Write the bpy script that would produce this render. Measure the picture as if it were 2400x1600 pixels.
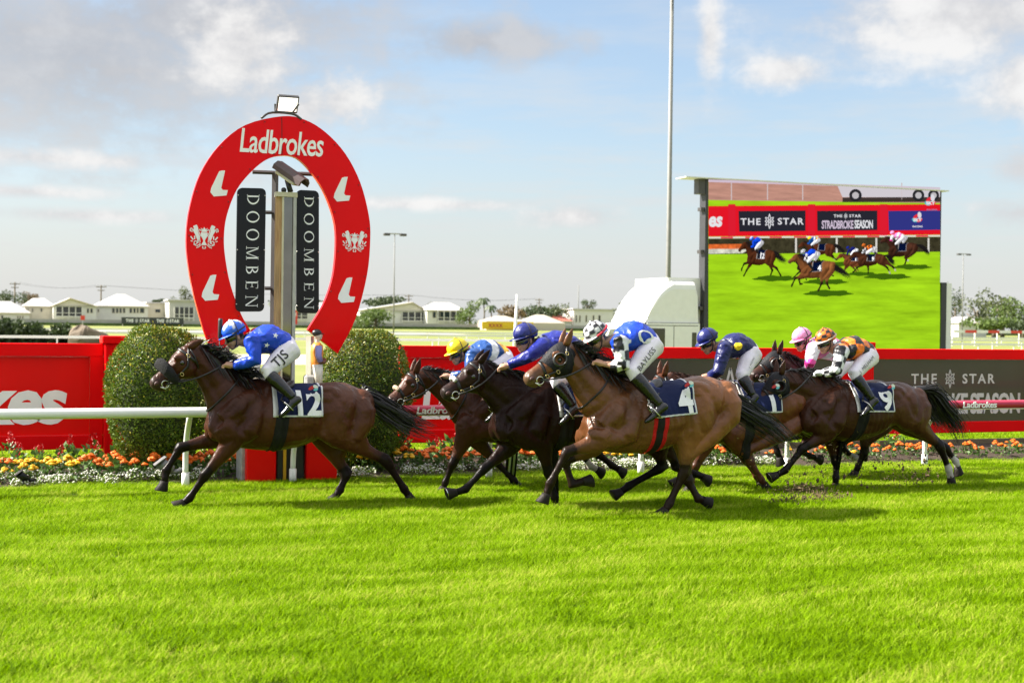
import bpy, bmesh, math, random
import numpy as np
from mathutils import Vector, Matrix
from mathutils.bvhtree import BVHTree
for _o in list(bpy.data.objects): bpy.data.objects.remove(_o)
SC = bpy.context.scene
COL = SC.collection
rnd = random.Random(7)
NPR = np.random.default_rng(11)
R = math.radians

# ---------------------------------------------------------------- camera
FPX, CX, CY, CAMH = 3400.0, 1200.0, 800.0, 1.74        # focal length in photo pixels, centre, eye height
AZ, PIT, ROL = R(21.0), math.atan(40 / 3400.0), R(0.7)
_F0 = np.array([math.sin(AZ), math.cos(AZ), 0.0]); _RT = np.array([math.cos(AZ), -math.sin(AZ), 0.0]); _ZZ = np.array([0, 0, 1.0])
_F = _F0 * math.cos(PIT) - _ZZ * math.sin(PIT); _U = _F0 * math.sin(PIT) + _ZZ * math.cos(PIT)
_XC = _RT * math.cos(ROL) + _U * math.sin(ROL); _YC = -_RT * math.sin(ROL) + _U * math.cos(ROL)
_C = np.array([0, 0, CAMH])
cam_d = bpy.data.cameras.new('camera'); cam = bpy.data.objects.new('camera', cam_d); COL.objects.link(cam)
cam.matrix_world = Matrix(((_XC[0], _YC[0], -_F[0], 0), (_XC[1], _YC[1], -_F[1], 0), (_XC[2], _YC[2], -_F[2], CAMH), (0, 0, 0, 1)))
cam_d.sensor_width = 36.0; cam_d.lens = 36.0 * FPX / 2400.0
cam_d.clip_start = 0.1; cam_d.clip_end = 9000
cam_d.dof.use_dof = True; cam_d.dof.focus_distance = 14.6; cam_d.dof.aperture_fstop = 2.8; cam_d.dof.aperture_blades = 9
SC.camera = cam

def ray(x, y): return _F * FPX + _XC * (x - CX) + _YC * (CY - y)
def PG(x, y, z=0.0):                    # point of the photo on a level plane
    d = ray(x, y); return _C + d * ((z - CAMH) / d[2])
def PY(x, y, Y):                        # point of the photo on an upright plane along the track
    d = ray(x, y); return _C + d * (Y / d[1])

# ---------------------------------------------------------------- sky and sun
SUN_EL, SUN_AZ = R(39.0), math.atan2(-1.0, 0.45)       # azimuth from +Y towards +X
sun_dir = Vector((math.sin(SUN_AZ) * math.cos(SUN_EL), math.cos(SUN_AZ) * math.cos(SUN_EL), math.sin(SUN_EL)))
SC.view_settings.view_transform = 'Standard'; SC.view_settings.look = 'None'
SC.view_settings.exposure = 1.6; SC.view_settings.gamma = 1.0; SC.view_settings.use_curve_mapping = False
sd = bpy.data.lights.new('sun', 'SUN'); so = bpy.data.objects.new('sun', sd); COL.objects.link(so)
sd.energy = 5.0; sd.angle = R(0.5); sd.color = (1.0, 0.94, 0.84)
so.rotation_euler = sun_dir.to_track_quat('Z', 'Y').to_euler()
so.location = (0, 0, 30)

W = bpy.data.worlds.new('World'); SC.world = W; W.use_nodes = True
_nt = W.node_tree; _nt.nodes.clear()
def _n(t, **k):
    n = _nt.nodes.new(t)
    for a, b in k.items(): setattr(n, a, b)
    return n
_L = _nt.links.new
def _math(op, a, b=None, c=None, clamp=False):
    n = _n('ShaderNodeMath', operation=op, use_clamp=clamp)
    for i, v in enumerate((a, b, c)):
        if v is None: continue
        if isinstance(v, (int, float)): n.inputs[i].default_value = v
        else: _L(v, n.inputs[i])
    return n.outputs[0]
def _range(v, a, b, c=0.0, d=1.0):
    n = _n('ShaderNodeMapRange', interpolation_type='SMOOTHSTEP'); _L(v, n.inputs[0])
    for i, q in enumerate((a, b, c, d)): n.inputs[1 + i].default_value = q
    return n.outputs[0]
def _mixc(f, a, b):
    n = _n('ShaderNodeMix', data_type='RGBA')
    if isinstance(f, (int, float)): n.inputs[0].default_value = f
    else: _L(f, n.inputs[0])
    for i, v in ((6, a), (7, b)):
        if isinstance(v, tuple): n.inputs[i].default_value = (*v, 1)
        else: _L(v, n.inputs[i])
    return n.outputs[2]
sky = _n('ShaderNodeTexSky', sky_type='NISHITA', sun_disc=False)
sky.sun_elevation = SUN_EL; sky.sun_rotation = SUN_AZ % (2 * math.pi); sky.air_density = 1.0; sky.dust_density = 1.2; sky.ozone_density = 1.3
tc = _n('ShaderNodeTexCoord'); sep = _n('ShaderNodeSeparateXYZ'); _L(tc.outputs['Generated'], sep.inputs[0])
az = _math('ARCTAN2', sep.outputs[0], sep.outputs[1]); el = _math('ARCSINE', sep.outputs[2])
ae = _n('ShaderNodeCombineXYZ'); _L(az, ae.inputs[0]); _L(_math('MULTIPLY', el, 1.0), ae.inputs[1])
def _noise(vec, scale, detail, rough=.55, sx=1.0, sy=1.0, ox=0.0):
    m = _n('ShaderNodeMapping'); m.inputs['Scale'].default_value = (sx, sy, 1); m.inputs['Location'].default_value = (ox, 0, 0)
    _L(vec, m.inputs[0]); n = _n('ShaderNodeTexNoise'); n.inputs['Scale'].default_value = scale
    n.inputs['Detail'].default_value = detail; n.inputs['Roughness'].default_value = rough
    _L(m.outputs[0], n.inputs['Vector']); return n.outputs['Fac']
puff = _noise(ae.outputs[0], 15, 8, .6)
puff2 = _noise(ae.outputs[0], 34, 6, .6, 1, 1.5, 3.0)
streak = _noise(ae.outputs[0], 7, 7, .6, 1.0, 6.0, 9.0)
broad = _noise(ae.outputs[0], 5, 5, .55, 1.0, 1.7, 5.0)
col = _mixc(.30, sky.outputs[0], (2.1, 2.55, 3.2))
# thin high veil, thicker towards the horizon
veil = _math('MULTIPLY', _range(streak, .38, .70), _range(el, .34, .05))
low = _range(el, .145, -.01, 0.0, .82)
veil = _math('MAXIMUM', _math('MULTIPLY', veil, .6), low)
col = _mixc(veil, col, (3.68, 3.70, 3.70))
streak2 = _noise(ae.outputs[0], 9, 8, .62, 1.0, 9.0, 2.0)
col = _mixc(_math('MULTIPLY', _math('MULTIPLY', _range(streak2, .50, .66), _range(el, .17, .03)), .45), col, (3.75, 3.75, 3.75))
# bright cumulus added above the view to lift light on shaded fronts
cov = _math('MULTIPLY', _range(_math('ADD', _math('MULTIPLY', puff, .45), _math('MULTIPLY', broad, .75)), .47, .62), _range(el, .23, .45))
def _blob(px, py, rx, ry, amp=.85, soft=.3):
    px, py, rx, ry = [q * 1.0204 for q in (px, py, rx, ry)]
    d = ray(px, py); d = d / np.linalg.norm(d)
    a0, e0 = math.atan2(d[0], d[1]), math.asin(d[2])
    v = _n('ShaderNodeVectorMath', operation='SUBTRACT'); _L(ae.outputs[0], v.inputs[0]); v.inputs[1].default_value = (a0, e0, 0)
    s = _n('ShaderNodeVectorMath', operation='MULTIPLY'); _L(v.outputs[0], s.inputs[0]); s.inputs[1].default_value = (FPX / rx, FPX / ry, 0)
    ln = _n('ShaderNodeVectorMath', operation='LENGTH'); _L(s.outputs[0], ln.inputs[0])
    q = _math('ADD', ln.outputs['Value'], _math('MULTIPLY', _math('SUBTRACT', puff, .5), amp * 4.0))
    q = _math('ADD', q, _math('MULTIPLY', _math('SUBTRACT', puff2, .5), amp * 3.4))
    return _range(q, 1.25 + soft, .55 - soft), s.outputs[0]
grey = None
for b in ((150, 120, 560, 200, .55, .4), (420, 40, 460, 120, .6, .45), (1110, 95, 200, 46, .6, .45)):
    m, _v = _blob(*b); grey = m if grey is None else _math('MAXIMUM', grey, m)
white = None
for b in ((560, 115, 110, 90, .55, .3), (790, 235, 62, 52, .7, .35), (2240, 30, 360, 110, .5, .32), (1800, 165, 85, 36, .6, .35), (2350, 190, 90, 80, .6, .35), (2345, 385, 60, 50, .7, .4), (700, 250, 90, 50, .8, .5),
          (1632, 80, 24, 95, .7, .5), (2330, 490, 80, 30, .7, .4), (1320, 497, 100, 24, .8, .5), (150, 365, 300, 16, .5, .6), (200, 495, 180, 14, .5, .6), (980, 470, 220, 12, .5, .6), (60, 440, 170, 12, .5, .6)):
    m, _v = _blob(*b); white = m if white is None else _math('MAXIMUM', white, m)
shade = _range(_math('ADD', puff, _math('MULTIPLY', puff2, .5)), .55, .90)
# the added, unseen cloud deck brightens towards the zenith (about 1 + 2 sin(elevation))
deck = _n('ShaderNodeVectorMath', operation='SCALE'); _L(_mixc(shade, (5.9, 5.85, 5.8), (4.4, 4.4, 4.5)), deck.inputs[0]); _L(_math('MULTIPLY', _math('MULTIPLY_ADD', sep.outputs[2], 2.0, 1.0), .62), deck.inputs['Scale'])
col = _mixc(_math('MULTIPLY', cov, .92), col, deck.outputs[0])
col = _mixc(_math('MULTIPLY', grey, .82), col, _mixc(shade, (3.1, 3.05, 3.08), (2.45, 2.42, 2.5)))
col = _mixc(_math('MULTIPLY', white, .95), col, _mixc(shade, (4.5, 4.45, 4.4), (3.3, 3.28, 3.35)))
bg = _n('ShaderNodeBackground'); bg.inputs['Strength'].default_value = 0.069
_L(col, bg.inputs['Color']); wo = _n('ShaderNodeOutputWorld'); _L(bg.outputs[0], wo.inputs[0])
W.cycles.sampling_method = 'MANUAL'; W.cycles.sample_map_resolution = 512
SC.cycles.max_bounces = 6; SC.cycles.diffuse_bounces = 4; SC.cycles.glossy_bounces = 3; SC.cycles.transmission_bounces = 4; SC.cycles.transparent_max_bounces = 6
SC.cycles.use_denoising = True; SC.cycles.caustics_reflective = False; SC.cycles.caustics_refractive = False

# ---------------------------------------------------------------- materials
MATS = {}
def M(name, col=(.5, .5, .5), rough=.6, metal=0.0, var=.1, scale=6.0, bump=0.0, bscale=60.0, attr=False, spec=.5, coat=0.0, sheen=0.0,
      trans=0.0, emit=None, estr=1.0, stretch=(1, 1, 1), world=False, dirt=None, dscale=3.0, damt=.5):
    if name in MATS: return MATS[name]
    m = bpy.data.materials.new(name); MATS[name] = m; m.use_nodes = True
    nt = m.node_tree; nt.nodes.clear(); L = nt.links.new
    out = nt.nodes.new('ShaderNodeOutputMaterial'); bs = nt.nodes.new('ShaderNodeBsdfPrincipled')
    tcn = nt.nodes.new('ShaderNodeTexCoord'); mp = nt.nodes.new('ShaderNodeMapping'); mp.inputs['Scale'].default_value = stretch
    if world:
        ge = nt.nodes.new('ShaderNodeNewGeometry'); L(ge.outputs['Position'], mp.inputs[0])
    else: L(tcn.outputs['Object'], mp.inputs[0])
    no = nt.nodes.new('ShaderNodeTexNoise'); no.inputs['Scale'].default_value = scale; no.inputs['Detail'].default_value = 5
    L(mp.outputs[0], no.inputs['Vector'])
    hs = nt.nodes.new('ShaderNodeHueSaturation')
    mr = nt.nodes.new('ShaderNodeMapRange'); mr.inputs[1].default_value = .25; mr.inputs[2].default_value = .75
    mr.inputs[3].default_value = 1 - var; mr.inputs[4].default_value = 1 + var
    L(no.outputs['Fac'], mr.inputs[0]); L(mr.outputs[0], hs.inputs['Value'])
    if attr:
        at = nt.nodes.new('ShaderNodeAttribute'); at.attribute_name = 'Col'; L(at.outputs['Color'], hs.inputs['Color'])
    else: hs.inputs['Color'].default_value = (*col, 1)
    cout = hs.outputs[0]
    if dirt:
        n2 = nt.nodes.new('ShaderNodeTexNoise'); n2.inputs['Scale'].default_value = dscale; n2.inputs['Detail'].default_value = 8
        L(mp.outputs[0], n2.inputs['Vector'])
        r2 = nt.nodes.new('ShaderNodeMapRange'); r2.inputs[1].default_value = .5; r2.inputs[2].default_value = .72; r2.inputs[4].default_value = damt
        L(n2.outputs['Fac'], r2.inputs[0]); mx = nt.nodes.new('ShaderNodeMix'); mx.data_type = 'RGBA'
        L(r2.outputs[0], mx.inputs[0]); L(cout, mx.inputs[6]); mx.inputs[7].default_value = (*dirt, 1); cout = mx.outputs[2]
    L(cout, bs.inputs['Base Color'])
    bs.inputs['Roughness'].default_value = rough; bs.inputs['Metallic'].default_value = metal
    bs.inputs['Specular IOR Level'].default_value = spec
    bs.inputs['Coat Weight'].default_value = coat; bs.inputs['Coat Roughness'].default_value = .08
    bs.inputs['Sheen Weight'].default_value = sheen
    if bump:
        nb = nt.nodes.new('ShaderNodeTexNoise'); nb.inputs['Scale'].default_value = bscale; nb.inputs['Detail'].default_value = 4
        L(mp.outputs[0], nb.inputs['Vector']); bp = nt.nodes.new('ShaderNodeBump'); bp.inputs['Strength'].default_value = bump; bp.inputs['Distance'].default_value = .02
        L(nb.outputs['Fac'], bp.inputs['Height']); L(bp.outputs[0], bs.inputs['Normal'])
    if emit:
        bs.inputs['Emission Color'].default_value = (*emit, 1); bs.inputs['Emission Strength'].default_value = estr
    sh = bs.outputs[0]
    if trans:
        tr = nt.nodes.new('ShaderNodeBsdfTranslucent'); L(cout, tr.inputs['Color'])
        mxs = nt.nodes.new('ShaderNodeMixShader'); mxs.inputs[0].default_value = trans
        L(sh, mxs.inputs[1]); L(tr.outputs[0], mxs.inputs[2]); sh = mxs.outputs[0]
    L(sh, out.inputs[0]); m['_bsdf'] = bs.name
    return m

# ---------------------------------------------------------------- object helpers
def link(o, parent=None):
    COL.objects.link(o)
    if parent is not None: o.parent = parent
    return o
def tag(o, label=None, cat=None, group=None, kind=None):
    if label: o['label'] = label
    if cat: o['category'] = cat
    if group: o['group'] = group
    if kind: o['kind'] = kind
    return o
def empty(name, loc, label, cat, group=None, rz=0.0):
    o = bpy.data.objects.new(name, None); COL.objects.link(o); o.location = loc; o.rotation_euler = (0, 0, rz); o.empty_display_size = .2
    return tag(o, label, cat, group)
def mesh_obj(name, vs, fs, mat=None, parent=None, smooth=False, cols=None, mats=None, fmi=None, local=False):
    """vs are world coordinates; with a parent (an unrotated or rotated Empty) they are moved to its space unless local."""
    vs = np.asarray(vs, dtype=float).reshape(-1, 3)
    if parent is not None and not local:
        mw = np.array(world_of(parent).inverted()); vs = vs @ mw[:3, :3].T + mw[:3, 3]
    me = bpy.data.meshes.new(name); me.from_pydata(vs.tolist(), [], [list(map(int, f)) for f in fs]); 
    if mats:
        for q in mats: me.materials.append(q)
        me.polygons.foreach_set('material_index', fmi)
    elif mat: me.materials.append(mat)
    if smooth: me.polygons.foreach_set('use_smooth', [True] * len(me.polygons))
    if cols is not None:
        at = me.color_attributes.new('Col', 'FLOAT_COLOR', 'POINT'); c = np.ones((len(vs), 4)); c[:, :3] = cols
        at.data.foreach_set('color', c.ravel())
    me.update()
    o = bpy.data.objects.new(name, me); return link(o, parent)
def world_of(o):
    m = Matrix.Translation(o.location) @ o.rotation_euler.to_matrix().to_4x4() @ Matrix.Diagonal((*o.scale, 1))
    return world_of(o.parent) @ m if o.parent else m
class MB:
    """collects shapes into one mesh"""
    def __init__(s): s.v = []; s.f = []; s.n = 0
    def add(s, v, f):
        v = np.asarray(v, dtype=float).reshape(-1, 3); s.v.append(v); s.f += [[i + s.n for i in q] for q in f]; s.n += len(v); return s
    def box(s, c, d, rz=0.0, M3=None, bev=0.0):
        v, f = box_shape(d, bev)
        if M3 is None:
            cs, sn = math.cos(rz), math.sin(rz); M3 = np.array([[cs, -sn, 0], [sn, cs, 0], [0, 0, 1]])
        return s.add(v @ np.asarray(M3).T + np.asarray(c), f)
    def box2(s, a, b, bev=0.0):
        a = np.asarray(a, float); b = np.asarray(b, float); return s.box((a + b) / 2, np.abs(b - a), bev=bev)
    def tube(s, pts, r, n=8, cap=True):
        v, f = tube_shape(pts, r, n, cap); return s.add(v, f)
    def prism(s, poly, o, ux, uy, depth):
        """poly: 2-D outline (one loop, any winding); o origin; ux, uy axes; extruded by vector depth"""
        poly = np.asarray(poly, float); o, ux, uy, depth = map(lambda q: np.asarray(q, float), (o, ux, uy, depth))
        a = o + poly[:, :1] * ux + poly[:, 1:] * uy; n = len(poly)
        f = [list(range(n)), list(range(2 * n - 1, n - 1, -1))] + [[i, i + n, (i + 1) % n + n, (i + 1) % n] for i in range(n)]
        return s.add(np.vstack([a, a + depth]), f)
    def lathe(s, prof, c, n=16, axis='Z'):
        vs = []; fs = []
        for r, z in prof:
            for k in range(n):
                t = 2 * math.pi * k / n; p = (r * math.cos(t), r * math.sin(t), z)
                if axis == 'Y': p = (p[0], p[2], p[1])
                if axis == 'X': p = (p[2], p[0], p[1])
                vs.append(np.asarray(c, float) + p)
        m = len(prof)
        for i in range(m - 1):
            for k in range(n): fs.append([i * n + k, i * n + (k + 1) % n, (i + 1) * n + (k + 1) % n, (i + 1) * n + k])
        fs.append(list(range(n))[::-1]); fs.append([(m - 1) * n + k for k in range(n)])
        return s.add(vs, fs)
    def ball(s, c, r, nu=12, nv=8, M3=None):
        r = np.broadcast_to(np.asarray(r, float), (3,)); vs = []; fs = []
        for i in range(nv + 1):
            p = math.pi * (i + .0) / nv
            if i in (0, nv): vs.append((0, 0, math.cos(p))); continue
            for k in range(nu): t = 2 * math.pi * k / nu; vs.append((math.sin(p) * math.cos(t), math.sin(p) * math.sin(t), math.cos(p)))
        idx = lambda i, k: 0 if i == 0 else (len(vs) - 1 if i == nv else 1 + (i - 1) * nu + k % nu)
        for i in range(nv):
            for k in range(nu):
                q = [idx(i, k), idx(i + 1, k), idx(i + 1, k + 1), idx(i, k + 1)]
                q = list(dict.fromkeys(q)); fs.append(q)
        v = np.array(vs) * r
        if M3 is not None: v = v @ np.asarray(M3).T
        return s.add(v + np.asarray(c, float), fs)
    def loft(s, rings, cap=True):
        n = len(rings[0]); vs = np.vstack(rings); fs = []
        for i in range(len(rings) - 1):
            for k in range(n): fs.append([i * n + k, i * n + (k + 1) % n, (i + 1) * n + (k + 1) % n, (i + 1) * n + k])
        if cap: fs.append(list(range(n))[::-1]); fs.append([(len(rings) - 1) * n + k for k in range(n)])
        return s.add(vs, fs)
    def build(s, name, mat=None, parent=None, smooth=False, cols=None, **k):
        return mesh_obj(name, np.vstack(s.v), s.f, mat, parent, smooth, cols, **k)
def box_shape(d, bev=0.0):
    x, y, z = [q / 2 for q in d]
    if not bev:
        v = np.array([(i * x, j * y, k * z) for i in (-1, 1) for j in (-1, 1) for k in (-1, 1)])
        return v, [[0, 1, 3, 2], [4, 6, 7, 5], [0, 4, 5, 1], [2, 3, 7, 6], [0, 2, 6, 4], [1, 5, 7, 3]]
    b = min(bev, x * .9, y * .9, z * .9); vs = []; 
    for i in (-1, 1):
        for j in (-1, 1):
            for k in (-1, 1):
                vs += [(i * (x - b), j * (y - b), k * z), (i * (x - b), j * y, k * (z - b)), (i * x, j * (y - b), k * (z - b))]
    bm = bmesh.new()
    for q in vs: bm.verts.new(q)
    r = bmesh.ops.convex_hull(bm, input=bm.verts); bm.verts.ensure_lookup_table(); bm.verts.index_update()
    out = np.array([q.co[:] for q in bm.verts]), [[q.index for q in f.verts] for f in bm.faces]; bm.free(); return out
def frames(pts):
    pts = np.asarray(pts, float); d = np.gradient(pts, axis=0); d /= np.linalg.norm(d, axis=1)[:, None] + 1e-12
    up = np.array([0, 0, 1.0]) if abs(d[0][2]) < .9 else np.array([1.0, 0, 0])
    A = np.cross(d[0], up); A /= np.linalg.norm(A); out = []
    for q in d:
        A = A - q * (A @ q); A /= np.linalg.norm(A) + 1e-12; out.append((A.copy(), np.cross(q, A)))
    return out
def tube_shape(pts, r, n=8, cap=True):
    pts = np.asarray(pts, float); r = np.broadcast_to(np.asarray(r, float), (len(pts),)); fr = frames(pts); vs = []
    for p, q, (a, b) in zip(pts, r, fr):
        for k in range(n): t = 2 * math.pi * k / n; vs.append(p + q * (a * math.cos(t) + b * math.sin(t)))
    fs = []
    for i in range(len(pts) - 1):
        for k in range(n): fs.append([i * n + k, i * n + (k + 1) % n, (i + 1) * n + (k + 1) % n, (i + 1) * n + k])
    if cap: fs.append(list(range(n))[::-1]); fs.append([(len(pts) - 1) * n + k for k in range(n)])
    return np.array(vs), fs
def spline(pts, n):
    """Catmull-Rom through the points"""
    p = np.asarray(pts, float); p = np.vstack([2 * p[0] - p[1], p, 2 * p[-1] - p[-2]]); m = len(p) - 3; out = []
    for i in range(n):
        u = i / (n - 1) * m; k = min(int(u), m - 1); t = u - k; a, b, c, d = p[k:k + 4]
        out.append(.5 * ((2 * b) + (c - a) * t + (2 * a - 5 * b + 4 * c - d) * t * t + (3 * b - a - 3 * c + d) * t ** 3))
    return np.array(out)
def evaluated(o):
    dg = bpy.context.evaluated_depsgraph_get(); return bpy.data.meshes.new_from_object(o.evaluated_get(dg))
def remesh(mb, voxel, it=4, fac=.5):
    """join closed shapes into one continuous skin; returns vertices, faces"""
    me = bpy.data.meshes.new('tmp'); me.from_pydata(np.vstack(mb.v).tolist(), [], mb.f); o = bpy.data.objects.new('tmp', me); COL.objects.link(o)
    bm = bmesh.new(); bm.from_mesh(me); bmesh.ops.recalc_face_normals(bm, faces=bm.faces); bm.to_mesh(me); bm.free()
    m = o.modifiers.new('r', 'REMESH'); m.mode = 'VOXEL'; m.voxel_size = voxel
    if it: s = o.modifiers.new('s', 'SMOOTH'); s.factor = fac; s.iterations = it
    ev = evaluated(o); n = len(ev.vertices); v = np.empty(n * 3); ev.vertices.foreach_get('co', v); f = [list(p.vertices) for p in ev.polygons]
    bpy.data.objects.remove(o); bpy.data.meshes.remove(me); bpy.data.meshes.remove(ev); return v.reshape(-1, 3), f
_TXT = {}
def text2d(s, bold=0.0, shear=0.0, space=1.0, res=3):
    """filled outline of a word: 2-D vertices (cap height about 0.73) and triangles, centred"""
    key = (s, bold, shear, space, res)
    if key not in _TXT:
        c = bpy.data.curves.new('t', 'FONT'); c.body = s; c.size = 1; c.offset = bold; c.shear = shear; c.space_character = space; c.resolution_u = res; c.fill_mode = 'FRONT'
        o = bpy.data.objects.new('t', c); COL.objects.link(o); me = evaluated(o)
        v = np.array([q.co[:2] for q in me.vertices]); bm = bmesh.new(); bm.from_mesh(me); bmesh.ops.remove_doubles(bm, verts=bm.verts, dist=1e-5); bmesh.ops.triangulate(bm, faces=bm.faces)
        bm.verts.index_update(); v = np.array([q.co[:2] for q in bm.verts]); f = [[q.index for q in p.verts] for p in bm.faces]; bm.free()
        bpy.data.objects.remove(o); bpy.data.curves.remove(c); bpy.data.meshes.remove(me)
        v = v - (v.min(0) + v.max(0)) / 2; _TXT[key] = (v, f)
    return _TXT[key]
def slab2d(v, f, o, ux, uy, depth):
    """solid flat letters: front faces at o, sides of vector depth"""
    o, ux, uy, depth = map(lambda q: np.asarray(q, float), (o, ux, uy, depth)); v = np.asarray(v)
    a = o + v[:, :1] * ux + v[:, 1:] * uy; n = len(a); ed = {}
    for t in f:
        for i in range(3): ed[(t[i], t[(i + 1) % 3])] = 1
    sides = [[i, j, j + n, i + n] for (i, j) in ed if (j, i) not in ed]
    return np.vstack([a, a + depth]), [list(t) for t in f] + sides
def lettering(name, s, o, ux, uy, mat, parent, depth, bold=0.0, shear=0.0, space=1.0, w=None, h=None):
    """a word as thin raised letters centred at o, w metres wide and h high"""
    v, f = text2d(s, bold, shear, space); e = v.max(0) - v.min(0); sx = w / e[0] if w else h / e[1]; sy = h / e[1] if h else sx
    V, Fc = slab2d(v * (sx, sy), f, o, ux, uy, depth); return mesh_obj(name, V, Fc, mat, parent)
def refine2d(v, f, mx):
    bm = bmesh.new()
    for q in v: bm.verts.new((q[0], q[1], 0))
    bm.verts.ensure_lookup_table()
    for t in f:
        try: bm.faces.new([bm.verts[i] for i in t])
        except ValueError: pass
    for _ in range(6):
        e = [q for q in bm.edges if q.calc_length() > mx]
        if not e: break
        bmesh.ops.subdivide_edges(bm, edges=e, cuts=1); bmesh.ops.triangulate(bm, faces=bm.faces)
    bm.verts.index_update(); out = np.array([q.co[:2] for q in bm.verts]), [[q.index for q in p.verts] for p in bm.faces]; bm.free(); return out
def decal(name, v, f, o, ux, uy, bvh, d, mat, parent, off=.006, mx=.03):
    """flat print laid onto a curved skin: vertices are cast along d onto the surface"""
    v, f = refine2d(v, f, mx); o, ux, uy, d = [np.asarray(q, float) for q in (o, ux, uy, d)]; d = d / np.linalg.norm(d); out = []; last = None
    for q in v:
        p = o + q[0] * ux + q[1] * uy; h = bvh.ray_cast(Vector(p - d * 1.5), Vector(d))
        if h[0] is None: hp = p if last is None else p + d * ((last - p) @ d)
        else: hp = np.array(h[0]); last = hp
        out.append(hp - d * off)
    return mesh_obj(name, out, f, mat, parent)
def smoothstep(x, a, b):
    t = np.clip((np.asarray(x, float) - a) / (b - a), 0, 1); return t * t * (3 - 2 * t)
def vnoise(p, s, seed=0):
    """cheap smooth 3-D noise, about -1..1"""
    p = np.asarray(p) * s + seed * 7.13
    return (np.sin(p[:, 0] * 1.7 + 1.3 * np.sin(p[:, 1] * 1.1 + .5)) + np.sin(p[:, 1] * 2.1 + 1.7 * np.sin(p[:, 2] * 1.3)) + np.sin(p[:, 2] * 1.9 + 1.1 * np.sin(p[:, 0] * 1.5 + 2.))) / 3
FR = {'Z1': (330, 720, .3061), 'Z2': (890, 740, .2934), 'Z3': (1200, 730, .3188), 'Z4': (1620, 740, .2976), 'L1': (1020, 980, .17857), 'L2': (1400, 980, .17857),
      'L3': (1760, 980, .2296), 'S': (0, 0, 1.0), 'J1': (500, 740, .10204), 'J0': (900, 780, .12755), 'J2': (1160, 740, .12755), 'J3': (1380, 740, .12755),
      'J4': (1620, 760, .12755), 'J5': (1820, 760, .12755)}
def px(fr, x, y): a, b, s = FR[fr]; return a + s * x, b + s * y
NTH = 24
TH = np.linspace(0, 2 * math.pi, NTH, endpoint=False)
def ell_ring(c, a, b, narrow=0.0, p=1.0):
    cs, sn = np.cos(TH), np.sin(TH); w = cs * (1 - narrow * np.maximum(0, sn) ** 1.3)
    return c + w[:, None] * a + sn[:, None] * b
M_STEEL = M('bright_steel', (.62, .6, .56), .25, 1.0, var=.1)
M_LEATHER = M('black_leather', (.006, .005, .005), .38, var=.25, bump=.15, bscale=120)
M_GOGGLE = M('dark_goggles', (.006, .006, .007), .08, var=0, coat=1.0)
# ================================================================= ground and turf
def ground_mat(name, c1, c2, c3, sc):
    m = bpy.data.materials.new(name); m.use_nodes = True; nt = m.node_tree; L = nt.links.new; bs = nt.nodes['Principled BSDF']; bs.inputs['Roughness'].default_value = .9; bs.inputs['Specular IOR Level'].default_value = .2
    ge = nt.nodes.new('ShaderNodeNewGeometry'); mp = nt.nodes.new('ShaderNodeMapping'); mp.inputs['Scale'].default_value = (.35, 1, 1); L(ge.outputs['Position'], mp.inputs[0])
    n1 = nt.nodes.new('ShaderNodeTexNoise'); n1.inputs['Scale'].default_value = sc; n1.inputs['Detail'].default_value = 9; n1.inputs['Roughness'].default_value = .7; L(mp.outputs[0], n1.inputs['Vector'])
    n2 = nt.nodes.new('ShaderNodeTexNoise'); n2.inputs['Scale'].default_value = .06; n2.inputs['Detail'].default_value = 4; L(mp.outputs[0], n2.inputs['Vector'])
    r = nt.nodes.new('ShaderNodeValToRGB'); L(n1.outputs['Fac'], r.inputs[0]); r.color_ramp.elements[0].position = .3; r.color_ramp.elements[0].color = (*c1, 1); r.color_ramp.elements[1].position = .7; r.color_ramp.elements[1].color = (*c2, 1)
    mx = nt.nodes.new('ShaderNodeMix'); mx.data_type = 'RGBA'; q = nt.nodes.new('ShaderNodeMapRange'); q.inputs[1].default_value = .45; q.inputs[2].default_value = .65; q.inputs[4].default_value = .6; L(n2.outputs['Fac'], q.inputs[0]); L(q.outputs[0], mx.inputs[0]); L(r.outputs[0], mx.inputs[6]); mx.inputs[7].default_value = (*c3, 1); L(mx.outputs[2], bs.inputs['Base Color'])
    bp = nt.nodes.new('ShaderNodeBump'); bp.inputs['Strength'].default_value = .6; bp.inputs['Distance'].default_value = .05; L(n1.outputs['Fac'], bp.inputs['Height']); L(bp.outputs[0], bs.inputs['Normal']); return m
def sheet(name, pts, z, mat):
    return tag(mesh_obj(name, [(*p, z) for p in pts], [list(range(len(pts)))], mat), kind='structure')
sheet('ground', [(-3500, -500), (3500, -500), (3500, 5000), (-3500, 5000)], 0.0, ground_mat('turf_ground', (.13, .155, .035), (.22, .25, .06), (.26, .25, .10), 5.0))
# infield: pale training track bands running parallel to the course
SAND = M('pale_sand', (.42, .38, .31), .95, var=.12, scale=.6, world=True)
sheet('training_track', [(-300, 205), (75, 205), (90, 290), (-300, 290)], .004, SAND)
sheet('gravel_path', [(-60, 58), (40, 58), (18, 76), (-70, 76)], .004, SAND)

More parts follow.
